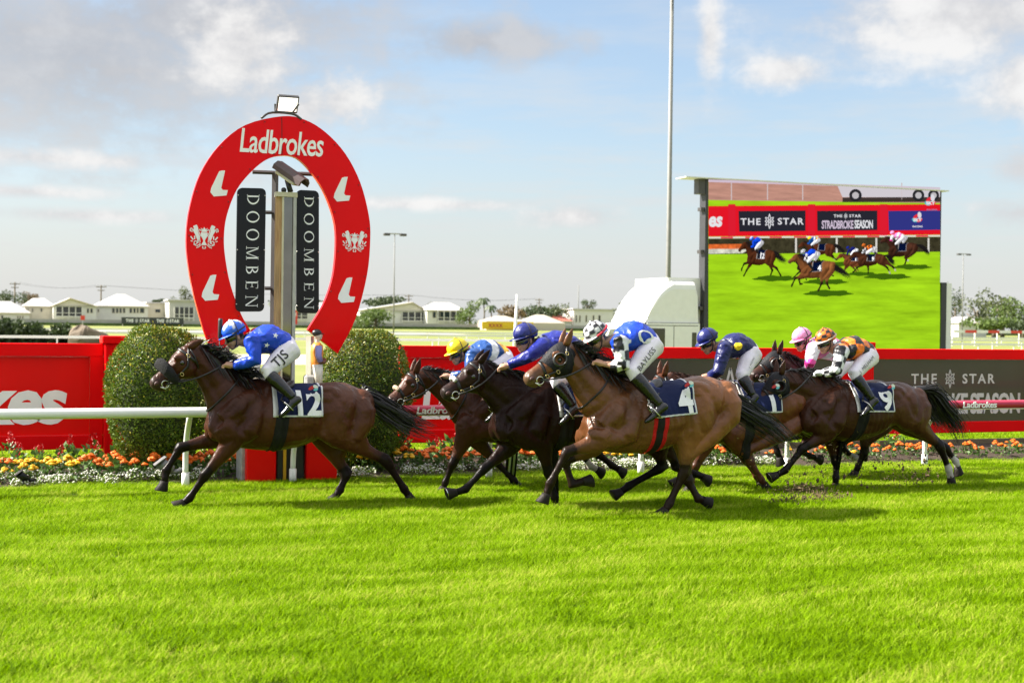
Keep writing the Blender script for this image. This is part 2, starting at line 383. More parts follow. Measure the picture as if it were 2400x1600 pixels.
def blade_patch(n, size, hmin, hmax, w, lean, rs, sx=0.0):
    g = np.random.default_rng(rs); p = (g.random((n, 2)) - .5) * size; h = hmin + (hmax - hmin) * g.random(n) ** 1.3; a = g.random(n) * 6.283; ln = lean * (.3 + g.random(n)) * h
    dx, dy = np.cos(a), np.sin(a); tx, ty = np.cos(a + 1.57 + g.normal(0, .6, n)), np.sin(a + 1.57 + g.normal(0, .6, n)); ww = w * (.7 + .6 * g.random(n)) / 2
    V = np.zeros((n, 5, 3)); bx, by = p[:, 0], p[:, 1]
    for i, (t, wf, z) in enumerate(((0, 1, 0), (0, -1, 0), (.35, .9, .55), (.35, -.9, .55))):
        V[:, i, 0] = bx + dx * ln * t * t * 2.2 + tx * ww * wf + sx * h * t; V[:, i, 1] = by + dy * ln * t * t * 2.2 + ty * ww * wf; V[:, i, 2] = h * z - .004
    V[:, 4, 0] = bx + dx * ln + sx * h; V[:, 4, 1] = by + dy * ln; V[:, 4, 2] = h * (1 - .25 * lean * g.random(n))
    b = np.arange(n)[:, None] * 5; Q = b + np.array([0, 1, 3, 2]); T3 = b + np.array([2, 3, 4]); return V.reshape(-1, 3), Q.tolist() + T3.tolist()
def grass_mat(name, lo, hi, straw, trans=.5):
    m = bpy.data.materials.new(name); m.use_nodes = True; nt = m.node_tree; L = nt.links.new; nt.nodes.clear(); out = nt.nodes.new('ShaderNodeOutputMaterial'); bs = nt.nodes.new('ShaderNodeBsdfPrincipled')
    ge = nt.nodes.new('ShaderNodeNewGeometry'); mp = nt.nodes.new('ShaderNodeMapping'); mp.inputs['Scale'].default_value = (.35, 1.0, 0); L(ge.outputs['Position'], mp.inputs[0])
    n1 = nt.nodes.new('ShaderNodeTexNoise'); n1.inputs['Scale'].default_value = 2.2; n1.inputs['Detail'].default_value = 7; n1.inputs['Roughness'].default_value = .65; L(mp.outputs[0], n1.inputs['Vector'])
    ad = nt.nodes.new('ShaderNodeMath'); ad.operation = 'MULTIPLY_ADD'; L(ge.outputs['Random Per Island'], ad.inputs[0]); ad.inputs[1].default_value = .46; L(n1.outputs['Fac'], ad.inputs[2])
    r = nt.nodes.new('ShaderNodeValToRGB'); L(ad.outputs[0], r.inputs[0]); e = r.color_ramp.elements; e[0].position = .46; e[0].color = (*lo, 1); e[1].position = .84; e[1].color = (*hi, 1); q = e.new(1.0); q.color = (*straw, 1)
    L(r.outputs[0], bs.inputs['Base Color']); bs.inputs['Roughness'].default_value = .6; bs.inputs['Specular IOR Level'].default_value = .07
    tr = nt.nodes.new('ShaderNodeBsdfTranslucent'); L(r.outputs[0], tr.inputs['Color']); mx = nt.nodes.new('ShaderNodeMixShader'); mx.inputs[0].default_value = trans; L(bs.outputs[0], mx.inputs[1]); L(tr.outputs[0], mx.inputs[2]); L(mx.outputs[0], out.inputs[0]); return m
M_GRASS = grass_mat('turf_blades', (.058, .120, .000), (.275, .46, .000), (.48, .50, .08))
def turf(name, label, x0, x1, y0, y1, step, patch, zsc=(.75, 1.2), seed=0):
    V, Fc = patch; o = mesh_obj(name, V, Fc, M_GRASS); tag(o, label, 'grass', kind='stuff')
    g = bpy.data.node_groups.new(name, 'GeometryNodeTree'); g.interface.new_socket('Geometry', in_out='INPUT', socket_type='NodeSocketGeometry'); g.interface.new_socket('Geometry', in_out='OUTPUT', socket_type='NodeSocketGeometry')
    N = g.nodes.new; L = g.links.new; gi, go = N('NodeGroupInput'), N('NodeGroupOutput'); gr = N('GeometryNodeMeshGrid')
    gr.inputs['Size X'].default_value = x1 - x0; gr.inputs['Size Y'].default_value = y1 - y0; gr.inputs['Vertices X'].default_value = int((x1 - x0) / step) + 1; gr.inputs['Vertices Y'].default_value = int((y1 - y0) / step) + 1
    tf = N('GeometryNodeTransform'); tf.inputs['Translation'].default_value = ((x0 + x1) / 2, (y0 + y1) / 2, 0); L(gr.outputs[0], tf.inputs[0])
    rv = N('FunctionNodeRandomValue'); rv.data_type = 'FLOAT_VECTOR'; rv.inputs[0].default_value = (-step * .35, -step * .35, 0); rv.inputs[1].default_value = (step * .35, step * .35, 0); rv.inputs['Seed'].default_value = seed
    sp = N('GeometryNodeSetPosition'); L(tf.outputs[0], sp.inputs[0]); L(rv.outputs[0], sp.inputs['Offset'])
    ra = N('FunctionNodeRandomValue'); ra.data_type = 'FLOAT_VECTOR'; ra.inputs[0].default_value = (0, 0, -.5); ra.inputs[1].default_value = (0, 0, .5); ra.inputs['Seed'].default_value = seed + 1
    po = N('GeometryNodeInputPosition'); vm = N('ShaderNodeVectorMath'); vm.operation = 'MULTIPLY'; vm.inputs[1].default_value = (.5, 1.5, 1); L(po.outputs[0], vm.inputs[0])
    no = N('ShaderNodeTexNoise'); no.inputs['Scale'].default_value = 1.1; no.inputs['Detail'].default_value = 3; L(vm.outputs[0], no.inputs['Vector'])
    mr = N('ShaderNodeMapRange'); mr.inputs[1].default_value = .3; mr.inputs[2].default_value = .7; mr.inputs[3].default_value = zsc[0]; mr.inputs[4].default_value = zsc[1]; L(no.outputs[0], mr.inputs[0])
    cb = N('ShaderNodeCombineXYZ'); cb.inputs[0].default_value = 1; cb.inputs[1].default_value = 1; L(mr.outputs[0], cb.inputs[2])
    ip = N('GeometryNodeInstanceOnPoints'); L(sp.outputs[0], ip.inputs['Points']); L(gi.outputs[0], ip.inputs['Instance']); L(ra.outputs[0], ip.inputs['Rotation']); L(cb.outputs[0], ip.inputs['Scale']); L(ip.outputs[0], go.inputs[0])
    m = o.modifiers.new('turf', 'NODES'); m.node_group = g; return o
sheet('turf_base', [(-3.2, 5.0), (16.2, 5.0), (16.2, 15.50), (-3.2, 15.50)], .004, M('turf_thatch', (.050, .075, .010), .95, var=.5, scale=9, world=True, spec=.05))
turf('grass', 'bright green racing turf in front of the running rail', -2.6, 15.4, 5.6, 15.40, .35, blade_patch(1750, .50, .030, .078, .0050, .85, 1, .15), (.7, 1.25), 3)
turf('verge_grass', 'lit grass strip seen beneath the red barrier', -1.0, 22.0, 17.3, 24.5, .7, blade_patch(1900, .95, .03, .07, .010, .7, 2, .1), (.7, 1.2), 5)
turf('long_grass', 'scattered longer pale blades standing above the racing turf', -2.6, 15.4, 5.6, 15.35, .6, blade_patch(34, .8, .07, .11, .0045, .9, 7, .2), (.8, 1.2), 9)
# ================================================================= trackside: barrier, flower bed, post, rails
RED = M('gloss_red_paint', (.76, .002, .003), .28, var=.06, scale=1.2, bump=.10, bscale=1.8, spec=.12)
RED2 = M('matt_red_board', (.76, .002, .004), .42, var=.07, scale=2.0, bump=.05, bscale=3, spec=.08)
GREYB = M('charcoal_board', (.030, .028, .025), .22, var=.15, scale=2.0, bump=.06, bscale=2, coat=.2)
WHT = M('white_letter_vinyl', (.84, .84, .84), .4, var=.04)
OFFW = M('dull_white_letter', (.60, .57, .55), .45, var=.06)
ALU = M('galvanised_steel', (.42, .41, .38), .45, .7, var=.15, scale=10)
BLKM = M('black_metal', (.02, .02, .022), .4, .3, var=.2)
TIMB = M('weathered_timber', (.13, .10, .055), .85, var=.35, scale=4, stretch=(.2, 2, 4), bump=.5, bscale=14)
X3, Z3, NY = np.array([1.0, 0, 0]), np.array([0, 0, 1.0]), np.array([0, -1.0, 0])
YW = 17.6
def wz(x, y, Y=YW): return PY(x, y, Y)[2]
def wx(x, y, Y=YW): return PY(x, y, Y)[0]
zt, zc, zp, zb = wz(100, 804), wz(100, 835), wz(100, 1020), wz(100, 1053)
def star_mark(r):                         # eight pointed double star outline
    V, Fc = [], []; 
    def stroke(a, b, w=.045):
        a, b = np.array(a), np.array(b); d = b - a; d = d / np.linalg.norm(d); n = np.array([-d[1], d[0]]) * w * r / 2; k = len(V); V.extend([a - n, a + n, b + n, b - n]); Fc.extend([[k, k + 3, k + 2], [k, k + 2, k + 1]])
    R1, R2, R3 = r, r * .78, r * .42
    for i in range(8):
        t = math.pi / 2 + i * math.pi / 4; ro = R1 if i % 4 == 0 else (R2 if i % 2 == 0 else R2); tip = np.array([ro * math.cos(t) * (.75 if i % 4 == 2 else 1), ro * math.sin(t)])
        for sg in (-1, 1):
            q = t + sg * math.pi / 8; v = np.array([R3 * math.cos(q), R3 * math.sin(q)]); stroke(tip, v, .10); stroke(v, (R3 * .25 * math.cos(q + sg * .9), R3 * .25 * math.sin(q + sg * .9)), .06)
    return np.array(V), Fc
def wall_panel(x0, x1, style, label):
    o = empty('red_barrier', ((x0 + x1) / 2, YW, 0), label, 'barrier', 'red barrier along the infield')
    MB().box2((x0, YW - .05, zc), (x1, YW + .05, zt), bev=.008).build('top_rail', RED2, o); MB().box2((x0, YW - .05, zb), (x1, YW + .05, zp), bev=.008).build('bottom_rail', RED2, o)
    bd = MB().box2((x0 + .152, YW + .002, zp + .002), (x1 - .152, YW + .03, zc - .002)).build('board', RED if 'Lad' in style else GREYB, o)
    for a in ((x0, x0 + .15), (x1 - .15, x1)): MB().box2((a[0], YW - .047, zp + .001), (a[1], YW + .047, zc - .001)).build('stile', RED2, o)
    cx, cz, w, h = (x0 + x1) / 2, (zp + zc) / 2, x1 - x0 - .3, zc - zp; fy = YW + .002; dep = np.array([0, -.004, 0])
    if style == 'Lad': lettering('lettering', 'Ladbrokes', (cx, fy - .004, cz - .05), X3, Z3, WHT, o, -dep, .035, .14, .93, w=w * .86, h=h * .62)
    if style == 'STAR':
        lettering('lettering', 'THE', (cx - w * .24, fy - .004, cz), X3, Z3, OFFW, o, -dep, .02, 0, 1.35, w=w * .24, h=h * .30); lettering('lettering', 'STAR', (cx + w * .27, fy - .004, cz), X3, Z3, OFFW, o, -dep, .02, 0, 1.35, w=w * .30, h=h * .30)
        v, f = star_mark(h * .36); V, Fc = slab2d(v, f, (cx, fy - .004, cz), X3, Z3, -dep); mesh_obj('star_emblem', V, Fc, OFFW, o)
    if style == 'SEASON':
        z1 = cz + h * .19
        lettering('lettering', 'THE', (cx - w * .175, fy - .004, z1), X3, Z3, OFFW, o, -dep, .02, 0, 1.3, w=w * .16, h=h * .16); lettering('lettering', 'STAR', (cx + w * .175, fy - .004, z1), X3, Z3, OFFW, o, -dep, .02, 0, 1.3, w=w * .21, h=h * .16)
        v, f = star_mark(h * .15); V, Fc = slab2d(v, f, (cx - w * .01, fy - .004, z1), X3, Z3, -dep); mesh_obj('star_emblem', V, Fc, OFFW, o)
        lettering('lettering', 'STRADBROKE SEASON', (cx, fy - .004, cz - h * .21), X3, Z3, OFFW, o, -dep, .03, 0, .88, w=w * .90, h=h * .34)
def wall_post(x0, x1, label):
    o = empty('barrier_pillar', ((x0 + x1) / 2, YW - .12, 0), label, 'post', 'posts of the red barrier'); t = wz(260, 787, YW - .2)
    MB().box2((x0, YW - .22, .0), (x1, YW + .06, t - .09), bev=.01).build('shaft', RED2, o); MB().box2((x0 - .035, YW - .26, t - .09), (x1 + .035, YW + .09, t), bev=.008).build('cap', RED2, o)
yq = YW - .22
pA = (wx(246, 900, yq), wx(292, 900, yq)); pw = pA[1] - pA[0]
pB = wx(905, 900, yq); pC = wx(1392, 900, yq); pD = wx(2012, 900, yq); pE = wx(2452, 900, yq)
wall_post(*pA, 'red square post beside the left topiary bush'); 
wall_post(pC, pC + pw, 'red barrier post behind the number 4 jockey'); wall_post(pD, pD + pw, 'red barrier post behind the orange capped jockey'); wall_post(pE, pE + pw, 'red barrier post beyond the right edge of the season board')
wall_panel(pA[0] - 3.9, pA[0] - .003, 'Lad', 'red barrier board with large white lettering at the left edge'); wall_panel(pB + pw + .003, pC - .003, 'Lad', 'red lettered barrier board behind the yellow capped jockey')
wall_panel(pC + pw + .003, pD - .003, 'STAR', 'charcoal barrier board behind the navy jockey'); wall_panel(pD + pw + .003, pE - .003, 'SEASON', 'charcoal season board at the right edge of the photo')
_pnx = (pA[0] - .35, YW, 0)
# timber edging in lengths
YT = 17.02; zT = PY(500, 1064, YT)[2]; k = 0
te = empty('timber_edging', (8, YT, 0), 'weathered timber edging at the back of the flower bed', 'edging')
for i in range(10):
    a = -1.6 + i * 2.4; MB().box2((a, YT, -.02), (a + 2.39, YT + .05, zT + rnd.uniform(-.006, .006)), bev=.006).build('board', TIMB, te)
# soil of the bed
SOIL = M('bark_mulch', (.045, .028, .016), .95, var=.5, scale=30, bump=1.0, bscale=60)
nx, ny = 150, 14; vs = []; 
for j in range(ny):
    for i in range(nx):
        t = j / (ny - 1); vs.append((-2 + 23 * i / (nx - 1), 15.46 + (YT - 15.47) * t, .015 + .10 * math.sin(t * 1.5) + rnd.uniform(-.012, .012) * (0 < j < ny - 1)))
tag(mesh_obj('flower_bed_soil', vs, [[j * nx + i, j * nx + i + 1, (j + 1) * nx + i + 1, (j + 1) * nx + i] for j in range(ny - 1) for i in range(nx - 1)], SOIL, smooth=True), kind='structure')
def soil_z(y): t = (y - 15.46) / (YT - 15.47); return .015 + .10 * math.sin(max(0, min(1, t)) * 1.5)
# ---- flowers
LEAF = M('bed_foliage', (.075, .15, .025), .5, var=.4, scale=14, trans=.3)
PET_O, PET_Y, PET_R = M('orange_petals', (.80, .16, .006), .6, var=.3, scale=22, trans=.2), M('yellow_petals', (.80, .44, .006), .6, var=.2, scale=22, trans=.2), M('red_petals', (.45, .008, .008), .6, var=.3, scale=20, trans=.15)
PET_W = M('white_petals', (.80, .80, .72), .6, var=.15, scale=18, trans=.3)
def leaves_shape(n, c, r, size, rg, up=.4):
    V, Fc = [], []
    for i in range(n):
        d = rg.normal(size=3); d /= np.linalg.norm(d); p = np.array(c) + d * np.array(r) * rg.uniform(.55, 1.0) ** .5; a = d * .6 + rg.normal(size=3) * .6 + np.array([0, 0, up]); a /= np.linalg.norm(a); b = np.cross(a, rg.normal(size=3)); b /= np.linalg.norm(b); s = size * rg.uniform(.7, 1.4); k = len(V)
        V += [p, p + a * s * .5 + b * s * .3, p + a * s, p + a * s * .5 - b * s * .3]; Fc.append([k, k + 1, k + 2, k + 3])
    return V, Fc
def head_shape(c, r, rg, V, Fc):
    n = 9; k = len(V); c = np.array(c); V.append(c + (0, 0, r * .75))
    for q, z, jit in ((.6, .55, .12), (1.0, .1, .25), (.75, -.45, .2)):
        for i in range(n): t = 2 * math.pi * (i + rg.uniform(-.2, .2)) / n; s = r * q * (1 + rg.uniform(-jit, jit)); V.append(c + (s * math.cos(t), s * math.sin(t), r * z * .8 + rg.uniform(-.15, .15) * r))
    for i in range(n): Fc.append([k, k + 1 + i, k + 1 + (i + 1) % n])
    for j in range(2):
        for i in range(n): a = k + 1 + j * n; Fc.append([a + i, a + n + i, a + n + (i + 1) % n, a + (i + 1) % n])
def marigold(rg, nh):
    L = leaves_shape(46, (0, 0, .08), (.09, .09, .075), .05, rg); V, Fc = [], []
    for i in range(nh): t = rg.uniform(0, 6.28); q = rg.uniform(0, .095); head_shape((q * math.cos(t), q * math.sin(t), .165 - q * .35 + rg.uniform(0, .03)), rg.uniform(.024, .034), rg, V, Fc)
    return L, (V, Fc)
def salvia(rg):
    L = leaves_shape(34, (0, 0, .11), (.10, .10, .10), .085, rg, .2); V, Fc = [], []
    for s in range(rg.integers(1, 3)):
        x, y = rg.uniform(-.05, .05, 2); h = rg.uniform(.12, .18)
        for i in range(26): t = rg.uniform(0, 1); rr = .030 * (1 - t) ** .7 + .006; a = rg.uniform(0, 6.28); p = np.array([x + rr * math.cos(a), y + rr * math.sin(a), .17 + h * t]); k = len(V); w = .014; V += [p, p + (w * math.cos(a), w * math.sin(a), .012), p + (.008, .0, .026), p + (-w * math.sin(a), w * math.cos(a), .012)]; Fc.append([k, k + 1, k + 2, k + 3])
    return L, (V, Fc)
def plant_kind(name, gen, mats, n):
    out = []
    for i in range(n):
        L, P_ = gen(np.random.default_rng(40 + i)); ms = []
        for (V, Fc), m, nm in ((L, LEAF, 'foliage'), (P_, mats, 'flower_heads')):
            me = bpy.data.meshes.new(nm); me.from_pydata([list(map(float, q)) for q in V], [], Fc); me.materials.append(m); ms.append(me)
        out.append(ms)
    return out
MG_O, MG_Y, SAL = plant_kind('m', lambda g: marigold(g, g.integers(5, 9)), PET_O, 4), plant_kind('m', lambda g: marigold(g, g.integers(5, 9)), PET_Y, 4), plant_kind('s', salvia, PET_R, 4)
def put_plant(name, kinds, x, y, s, label, group):
    o = empty(name, (x, y, soil_z(y) - .005), label, 'flower', group, rnd.uniform(0, 6.28)); o.scale = (s, s, s); ms = kinds[rnd.randrange(len(kinds))]
    for me, nm in zip(ms, ('foliage', 'flower_heads')): link(bpy.data.objects.new(nm, me), o)
x = -.9
while x < 15.2:
    dense = x < 9.3
    for row in range(2):
        if not dense and rnd.random() < .45: continue
        yy = 15.86 + .24 * row + rnd.uniform(-.05, .05); c = math.sin(x * 1.9 + row) + rnd.uniform(-.5, .5); yel = c > .75 or (x < 1.25 and rnd.random() < .85) or (4.1 < x < 5.0 and rnd.random() < .7)
        if 4.0 < x < 4.9 and rnd.random() < .4: continue
        if yel: put_plant('yellow_marigold', MG_Y, x + rnd.uniform(-.05, .05), yy, rnd.uniform(.8, 1.2) * (1 if dense else .8), 'low yellow marigold plant in the flower bed behind the rail', 'yellow marigolds in the flower bed')
        else: put_plant('orange_marigold', MG_O, x + rnd.uniform(-.05, .05), yy, rnd.uniform(.95, 1.35) * (1 if dense else .72), 'low orange marigold plant in the flower bed behind the rail', 'orange marigolds in the flower bed')
    x += .17
x = -.9
while x < 14.5:
    if x < 9.5 or rnd.random() < .2:
        for row in range(2): put_plant('red_salvia', SAL, x + rnd.uniform(-.1, .1), 16.48 + .26 * row + rnd.uniform(-.06, .06), rnd.uniform(.75, 1.15), 'red spiked salvia plant at the back of the flower bed', 'red salvias in the flower bed')
    x += .30
V, Fc, V2, F2 = [], [], [], []; rg = np.random.default_rng(5)
_oct = np.array([(1, 0, 0), (-1, 0, 0), (0, 1, 0), (0, -1, 0), (0, 0, 1), (0, 0, -1.)]); _of = [[0, 2, 4], [2, 1, 4], [1, 3, 4], [3, 0, 4], [2, 0, 5], [1, 2, 5], [3, 1, 5], [0, 3, 5]]
for i in range(200):
    x = rg.uniform(-1.0, 9.45); y = 15.56 + rg.uniform(0, .34)
    if 4.2 < x < 4.75 and rg.random() < .5 or (x < .45 and rg.random() < .8): continue
    if 2.55 < x < 3.75: continue
    h = rg.uniform(.06, .11); r = rg.uniform(.06, .11); z0 = soil_z(y); a, b = leaves_shape(46, (x, y, z0 + h * .45), (r, r, h * .55), .028, rg); k = len(V2); V2 += a; F2 += [[q + k for q in f] for f in b]
    for j in range(int(rg.uniform(14, 44))):
        d = rg.normal(size=3); d[2] = abs(d[2]) * .9 + .1; d /= np.linalg.norm(d); p = np.array([x, y, z0 + h * .35]) + d * (r * 1.05, r * 1.05, h * .85); s = rg.uniform(.006, .0125); k = len(V); V += list(p + _oct * s); Fc += [[q + k for q in f] for f in _of]
al = empty('alyssum', (4, 15.7, 0), 'mass of white alyssum along the front of the flower bed', 'flowers'); al['kind'] = 'stuff'
o = mesh_obj('blossom', V, Fc, PET_W, al, True); o['kind'] = 'stuff'; o = mesh_obj('foliage', V2, F2, M('alyssum_leaf', (.17, .25, .04), .5, var=.35, scale=20, trans=.35), al); o['kind'] = 'stuff'
# ---- topiary bushes
BUSH = M('topiary_leaf', (.095, .150, .012), .45, var=.40, scale=5, trans=.30, spec=.3)
BUSH2 = M('topiary_new_leaf', (.30, .28, .03), .45, var=.3, scale=9, trans=.3, spec=.4)  # yellow leaves, likelier towards the top, paint the bush's sunlit highlights
def topiary(c, rx, rz, label, seed):
    o = empty('topiary_bush', (c[0], c[1], 0), label, 'bush', 'clipped topiary bushes'); rg = np.random.default_rng(seed); V, Fc, V2, F2 = [], [], [], []
    MB().tube([(c[0], c[1], 0), (c[0] + .01, c[1], .35)], [.06, .05], 8).build('trunk', TIMB, o, True)
    m = MB(); m.ball(c, (rx * .88, rx * .88, rz * .9), 24, 16); m.build('inner_foliage', M('inner_twigs', (.03, .045, .01), .9, var=.4, scale=30), o, True)
    for i in range(26000):
        d = rg.normal(size=3); d /= np.linalg.norm(d); lump = 1 + .030 * math.sin(7 * d[0] + 3 * d[2] + seed) + .025 * math.sin(9 * d[1] + 5 * d[2]); sq = 1 / (abs(d[0] * d[0] + d[1] * d[1]) ** 1.25 + abs(d[2]) ** 2.5) ** .4
        p = np.array(c) + d * np.array((rx, rx, rz)) * lump * sq * (1 - abs(rg.normal(0, .045)) + (rg.uniform(.02, .06) if rg.random() < .035 else 0)); a = d * .45 + rg.normal(size=3) * .7 + (0, 0, .25); a /= np.linalg.norm(a); b = np.cross(a, d + rg.normal(size=3) * .5); b /= np.linalg.norm(b) + 1e-9; s = rg.uniform(.024, .042); W_, G_ = (V2, F2) if rg.random() < .05 + .22 * max(0, d[2]) else (V, Fc); k = len(W_)
        W_ += [p, p + a * s * .5 + b * s * .26, p + a * s, p + a * s * .5 - b * s * .26]; G_.append([k, k + 1, k + 2, k + 3])
    mesh_obj('foliage', V, Fc, BUSH, o); mesh_obj('new_foliage', V2, F2, BUSH2, o)
YB = 16.25
for (a, b, t, bt, lb, sd_) in ((247, 488, 757, 1100, 'clipped topiary bush to the left of the winning post', 1), (736, 960, 765, 1106, 'clipped topiary bush to the right of the winning post', 2)):
    xa, xb, zt_, zb_ = PY(a, 930, YB)[0], PY(b, 930, YB)[0], PY((a + b) / 2, t, YB)[2], PY((a + b) / 2, bt, YB)[2]; topiary(((xa + xb) / 2, YB, (zt_ + zb_) / 2), (xb - xa) / 2 * .97, (zt_ - zb_) / 2 * .96, lb, sd_)
# ---- running rail
YR = 14.90; zr = PY(250, 968, YR)[2]; hr = .052
def rail_profile(x, n=16): t = np.linspace(0, 2 * math.pi, n, endpoint=False); return np.stack([np.full(n, x), YR + .075 * np.cos(t), zr + hr * np.sign(np.sin(t)) * np.abs(np.sin(t)) ** .75], 1)
WPLA = M('white_plastic', (.74, .74, .71), .32, var=.06, scale=2.0, stretch=(.3, 1, 1), dirt=(.45, .43, .36), dscale=1.4, damt=.35)
xs = wx(938, 960, YR)
wr = empty('running_rail', (1.0, YR, 0), 'plain white running rail at the left', 'rail'); MB().loft([rail_profile(x) for x in np.linspace(-4, xs - .003, 30)]).build('beam', WPLA, wr, True)
pr = empty('running_rail', (9.0, YR, 0), 'running rail wrapped in crimson sponsor print at the right', 'rail')
MB().loft([rail_profile(x) for x in np.linspace(xs, 22, 40)]).build('beam', M('crimson_vinyl', (.42, .008, .045), .3, var=.10, scale=1.5), pr, True)
MB().box2((xs, YR - .06, zr - hr - .008), (22, YR + .06, zr - hr + .004)).build('rail_edge', M('cream_plastic', (.62, .55, .38), .5), pr)
k = 0; x = xs + .16
while x < 17:
    lettering('lettering', 'Ladbrokes', (x + .26, YR - .0785, zr), X3, Z3, WHT, pr, (0, .006, 0), .02, .15, .93, w=.52, h=.078); x += 1.10 if k % 3 == 0 else .95; k += 1
for x in (.30, 2.24, 5.59, 7.48, 9.45, 11.46, 13.4, 15.3):
    p = wr if x < xs else pr; q = 0.0
    MB().tube([(x, 15.24, -.02), (x, 15.24, .16)], .040, 12).build('post_socket', WPLA, p, True)
    MB().tube(spline([(x, 15.24, .15), (x, 15.235, .36), (x, 15.16, .56), (x, 14.98, zr - hr + .005)], 12), .030, 12).build('post', WPLA, p, True)
# ---- the winning post
FH = (400, 200, .408)
FR['HS'] = FH; FR['B4'] = (500, 740, .2806); FR['CM'] = (620, 360, .0765); FR['CR'] = (430, 500, .0765); YH = 15.72
hp_ = lambda x, y, Y=YH, fr='HS': PY(*px(fr, x, y), Y)
outer = [(268, 1530), (205, 1450), (130, 1190), (97, 1000), (90, 860), (110, 700), (170, 510), (280, 345), (430, 228), (640, 178), (770, 198), (890, 270), (1005, 395), (1090, 560), (1138, 745), (1147, 880), (1128, 1090), (1060, 1345), (960, 1540)]
inner = [(460, 1410), (405, 1315), (345, 1150), (315, 1000), (306, 880), (322, 750), (380, 600), (468, 492), (555, 425), (640, 405), (722, 418), (800, 490), (875, 600), (930, 740), (950, 870), (938, 1060), (905, 1190), (860, 1290), (787, 1405)]
wp_ = empty('winning_post', (PY(650, 1000, YH)[0], YH, 0), 'tall red horseshoe winning post arch with white lettering', 'winning post')
oo, ii = spline([hp_(*q) for q in outer], 73), spline([hp_(*q) for q in inner], 73); DP = np.array([0, .07, 0]); n = 73
fine = 5; rows = []
for k in range(fine + 1): rows.append(oo * (1 - k / fine) + ii * (k / fine))
vs = np.vstack([np.vstack(rows), np.vstack(rows) + DP]); m_ = n * (fine + 1); fs = []
for k in range(fine):
    for i in range(n - 1): a = k * n + i; fs += [[a, a + 1, a + n + 1, a + n], [m_ + a, m_ + a + n, m_ + a + n + 1, m_ + a + 1]]
for i in range(n - 1): fs += [[i, m_ + i, m_ + i + 1, i + 1], [fine * n + i, fine * n + i + 1, m_ + fine * n + i + 1, m_ + fine * n + i]]
for i in (0, n - 1): fs += [[k * n + i, (k + 1) * n + i, m_ + (k + 1) * n + i, m_ + k * n + i] for k in range(fine)]
ARCH = M('arch_red_panel', (.78, .002, .003), .14, var=.05, scale=1.5, bump=.35, bscale=2.2, spec=.14)
mesh_obj('horseshoe', vs, fs, ARCH, wp_)
q0, q1 = hp_(638, 178), hp_(640, 405); MB().tube([q0 + (0, -.002, -.01), q1 + (0, -.002, .01)], .004, 4).build('panel_seam', M('seam_dark', (.10, .004, .004), .6), wp_)
for i in range(4, n - 4, 6):
    for w_ in (.07, .93): MB().ball(oo[i] * (1 - w_) + ii[i] * w_ - (0, .003, 0), .009, 8, 6).build('bolt', M('bolt_red', (.30, .01, .01), .4, .3), wp_, True)
F3 = np.array([0, -.006, 0]); Dp = np.array([0, .005, 0])
a, b = hp_(400, 322), hp_(880, 352); ux = (b - a) / np.linalg.norm(b - a); uz = np.array([-ux[2], 0, ux[0]])
lettering('lettering', 'Ladbrokes', hp_(640, 330) + F3, ux, uz, WHT, wp_, Dp, .012, .14, .94, w=np.linalg.norm(b - a), h=.26)
for (cx_, cy_, sc) in ((278, 565, 1), (984, 598, .95), (228, 1163, 1), (1010, 1177, .98)):
    poly = np.array([(15, -75), (34, -75), (12, 25), (20, 36), (50, 38), (42, 68), (-30, 74), (-50, 50), (-46, 26), (0, -70)]) * sc; P3 = [hp_(cx_ + q[0], cy_ + q[1]) for q in poly]
    c0 = np.mean(P3, axis=0); p2 = [((q - c0)[0], (q - c0)[2]) for q in P3]; MB().prism(p2, c0 + F3, X3, Z3, Dp).build('letter_mark', WHT, wp_)
# crest: cup between two rearing horses
def crest(cx_, cy_, sc):
    m = MB(); o = hp_(cx_, cy_) + F3; s1 = .0765 / (3400 / 16.6) * sc
    def poly(pts):
        for mir in (1, -1):
            p = [((q[0] - 630) * mir, 710 - q[1]) for q in pts]; m.prism(np.array(p) * s1, o, X3, Z3, Dp)
    def line(pts, w):
        pts = [np.array(q, float) for q in pts]
        for a, b in zip(pts, pts[1:]):
            d = (b - a) / np.linalg.norm(b - a); nn = np.array([-d[1], d[0]]) * w / 2; poly([a - nn, a + nn, b + nn, b - nn])
    poly([(320, 410), (405, 370), (430, 395), (460, 470), (450, 560), (480, 640), (520, 720), (480, 800), (465, 900), (405, 920), (440, 820), (400, 720), (370, 640), (310, 540), (345, 470), (320, 450)])
    line([(320, 520), (262, 470), (235, 505), (240, 570)], 26); line([(300, 500), (285, 530), (280, 585)], 22)
    for h in (0,): 
        p = [(530, 590), (630, 590), (630, 950), (545, 950), (610, 840), (595, 785), (545, 700)]; poly(p); poly([(550, 500), (560, 480), (600, 490), (630, 430), (630, 575), (555, 575)]); poly([(530, 460), (590, 485), (560, 520)])
    line([(540, 700), (475, 570), (480, 515), (515, 505), (535, 545)], 22); line([(440, 880), (400, 830), (350, 850), (345, 910), (380, 940), (410, 910)], 22); line([(320, 800), (245, 710)], 34); line([(360, 790), (360, 690)], 30); line([(300, 850), (250, 830)], 26); line([(330, 930), (420, 975), (520, 930), (500, 890)], 22); line([(540, 950), (470, 1010), (410, 1030)], 20); line([(600, 980), (585, 1030), (620, 1050)], 26); line([(500, 740), (515, 870)], 24)
    v = np.vstack(m.v); m.build('crest', WHT, wp_)
crest(192, 870, 1.0); crest(1056, 896, .93)
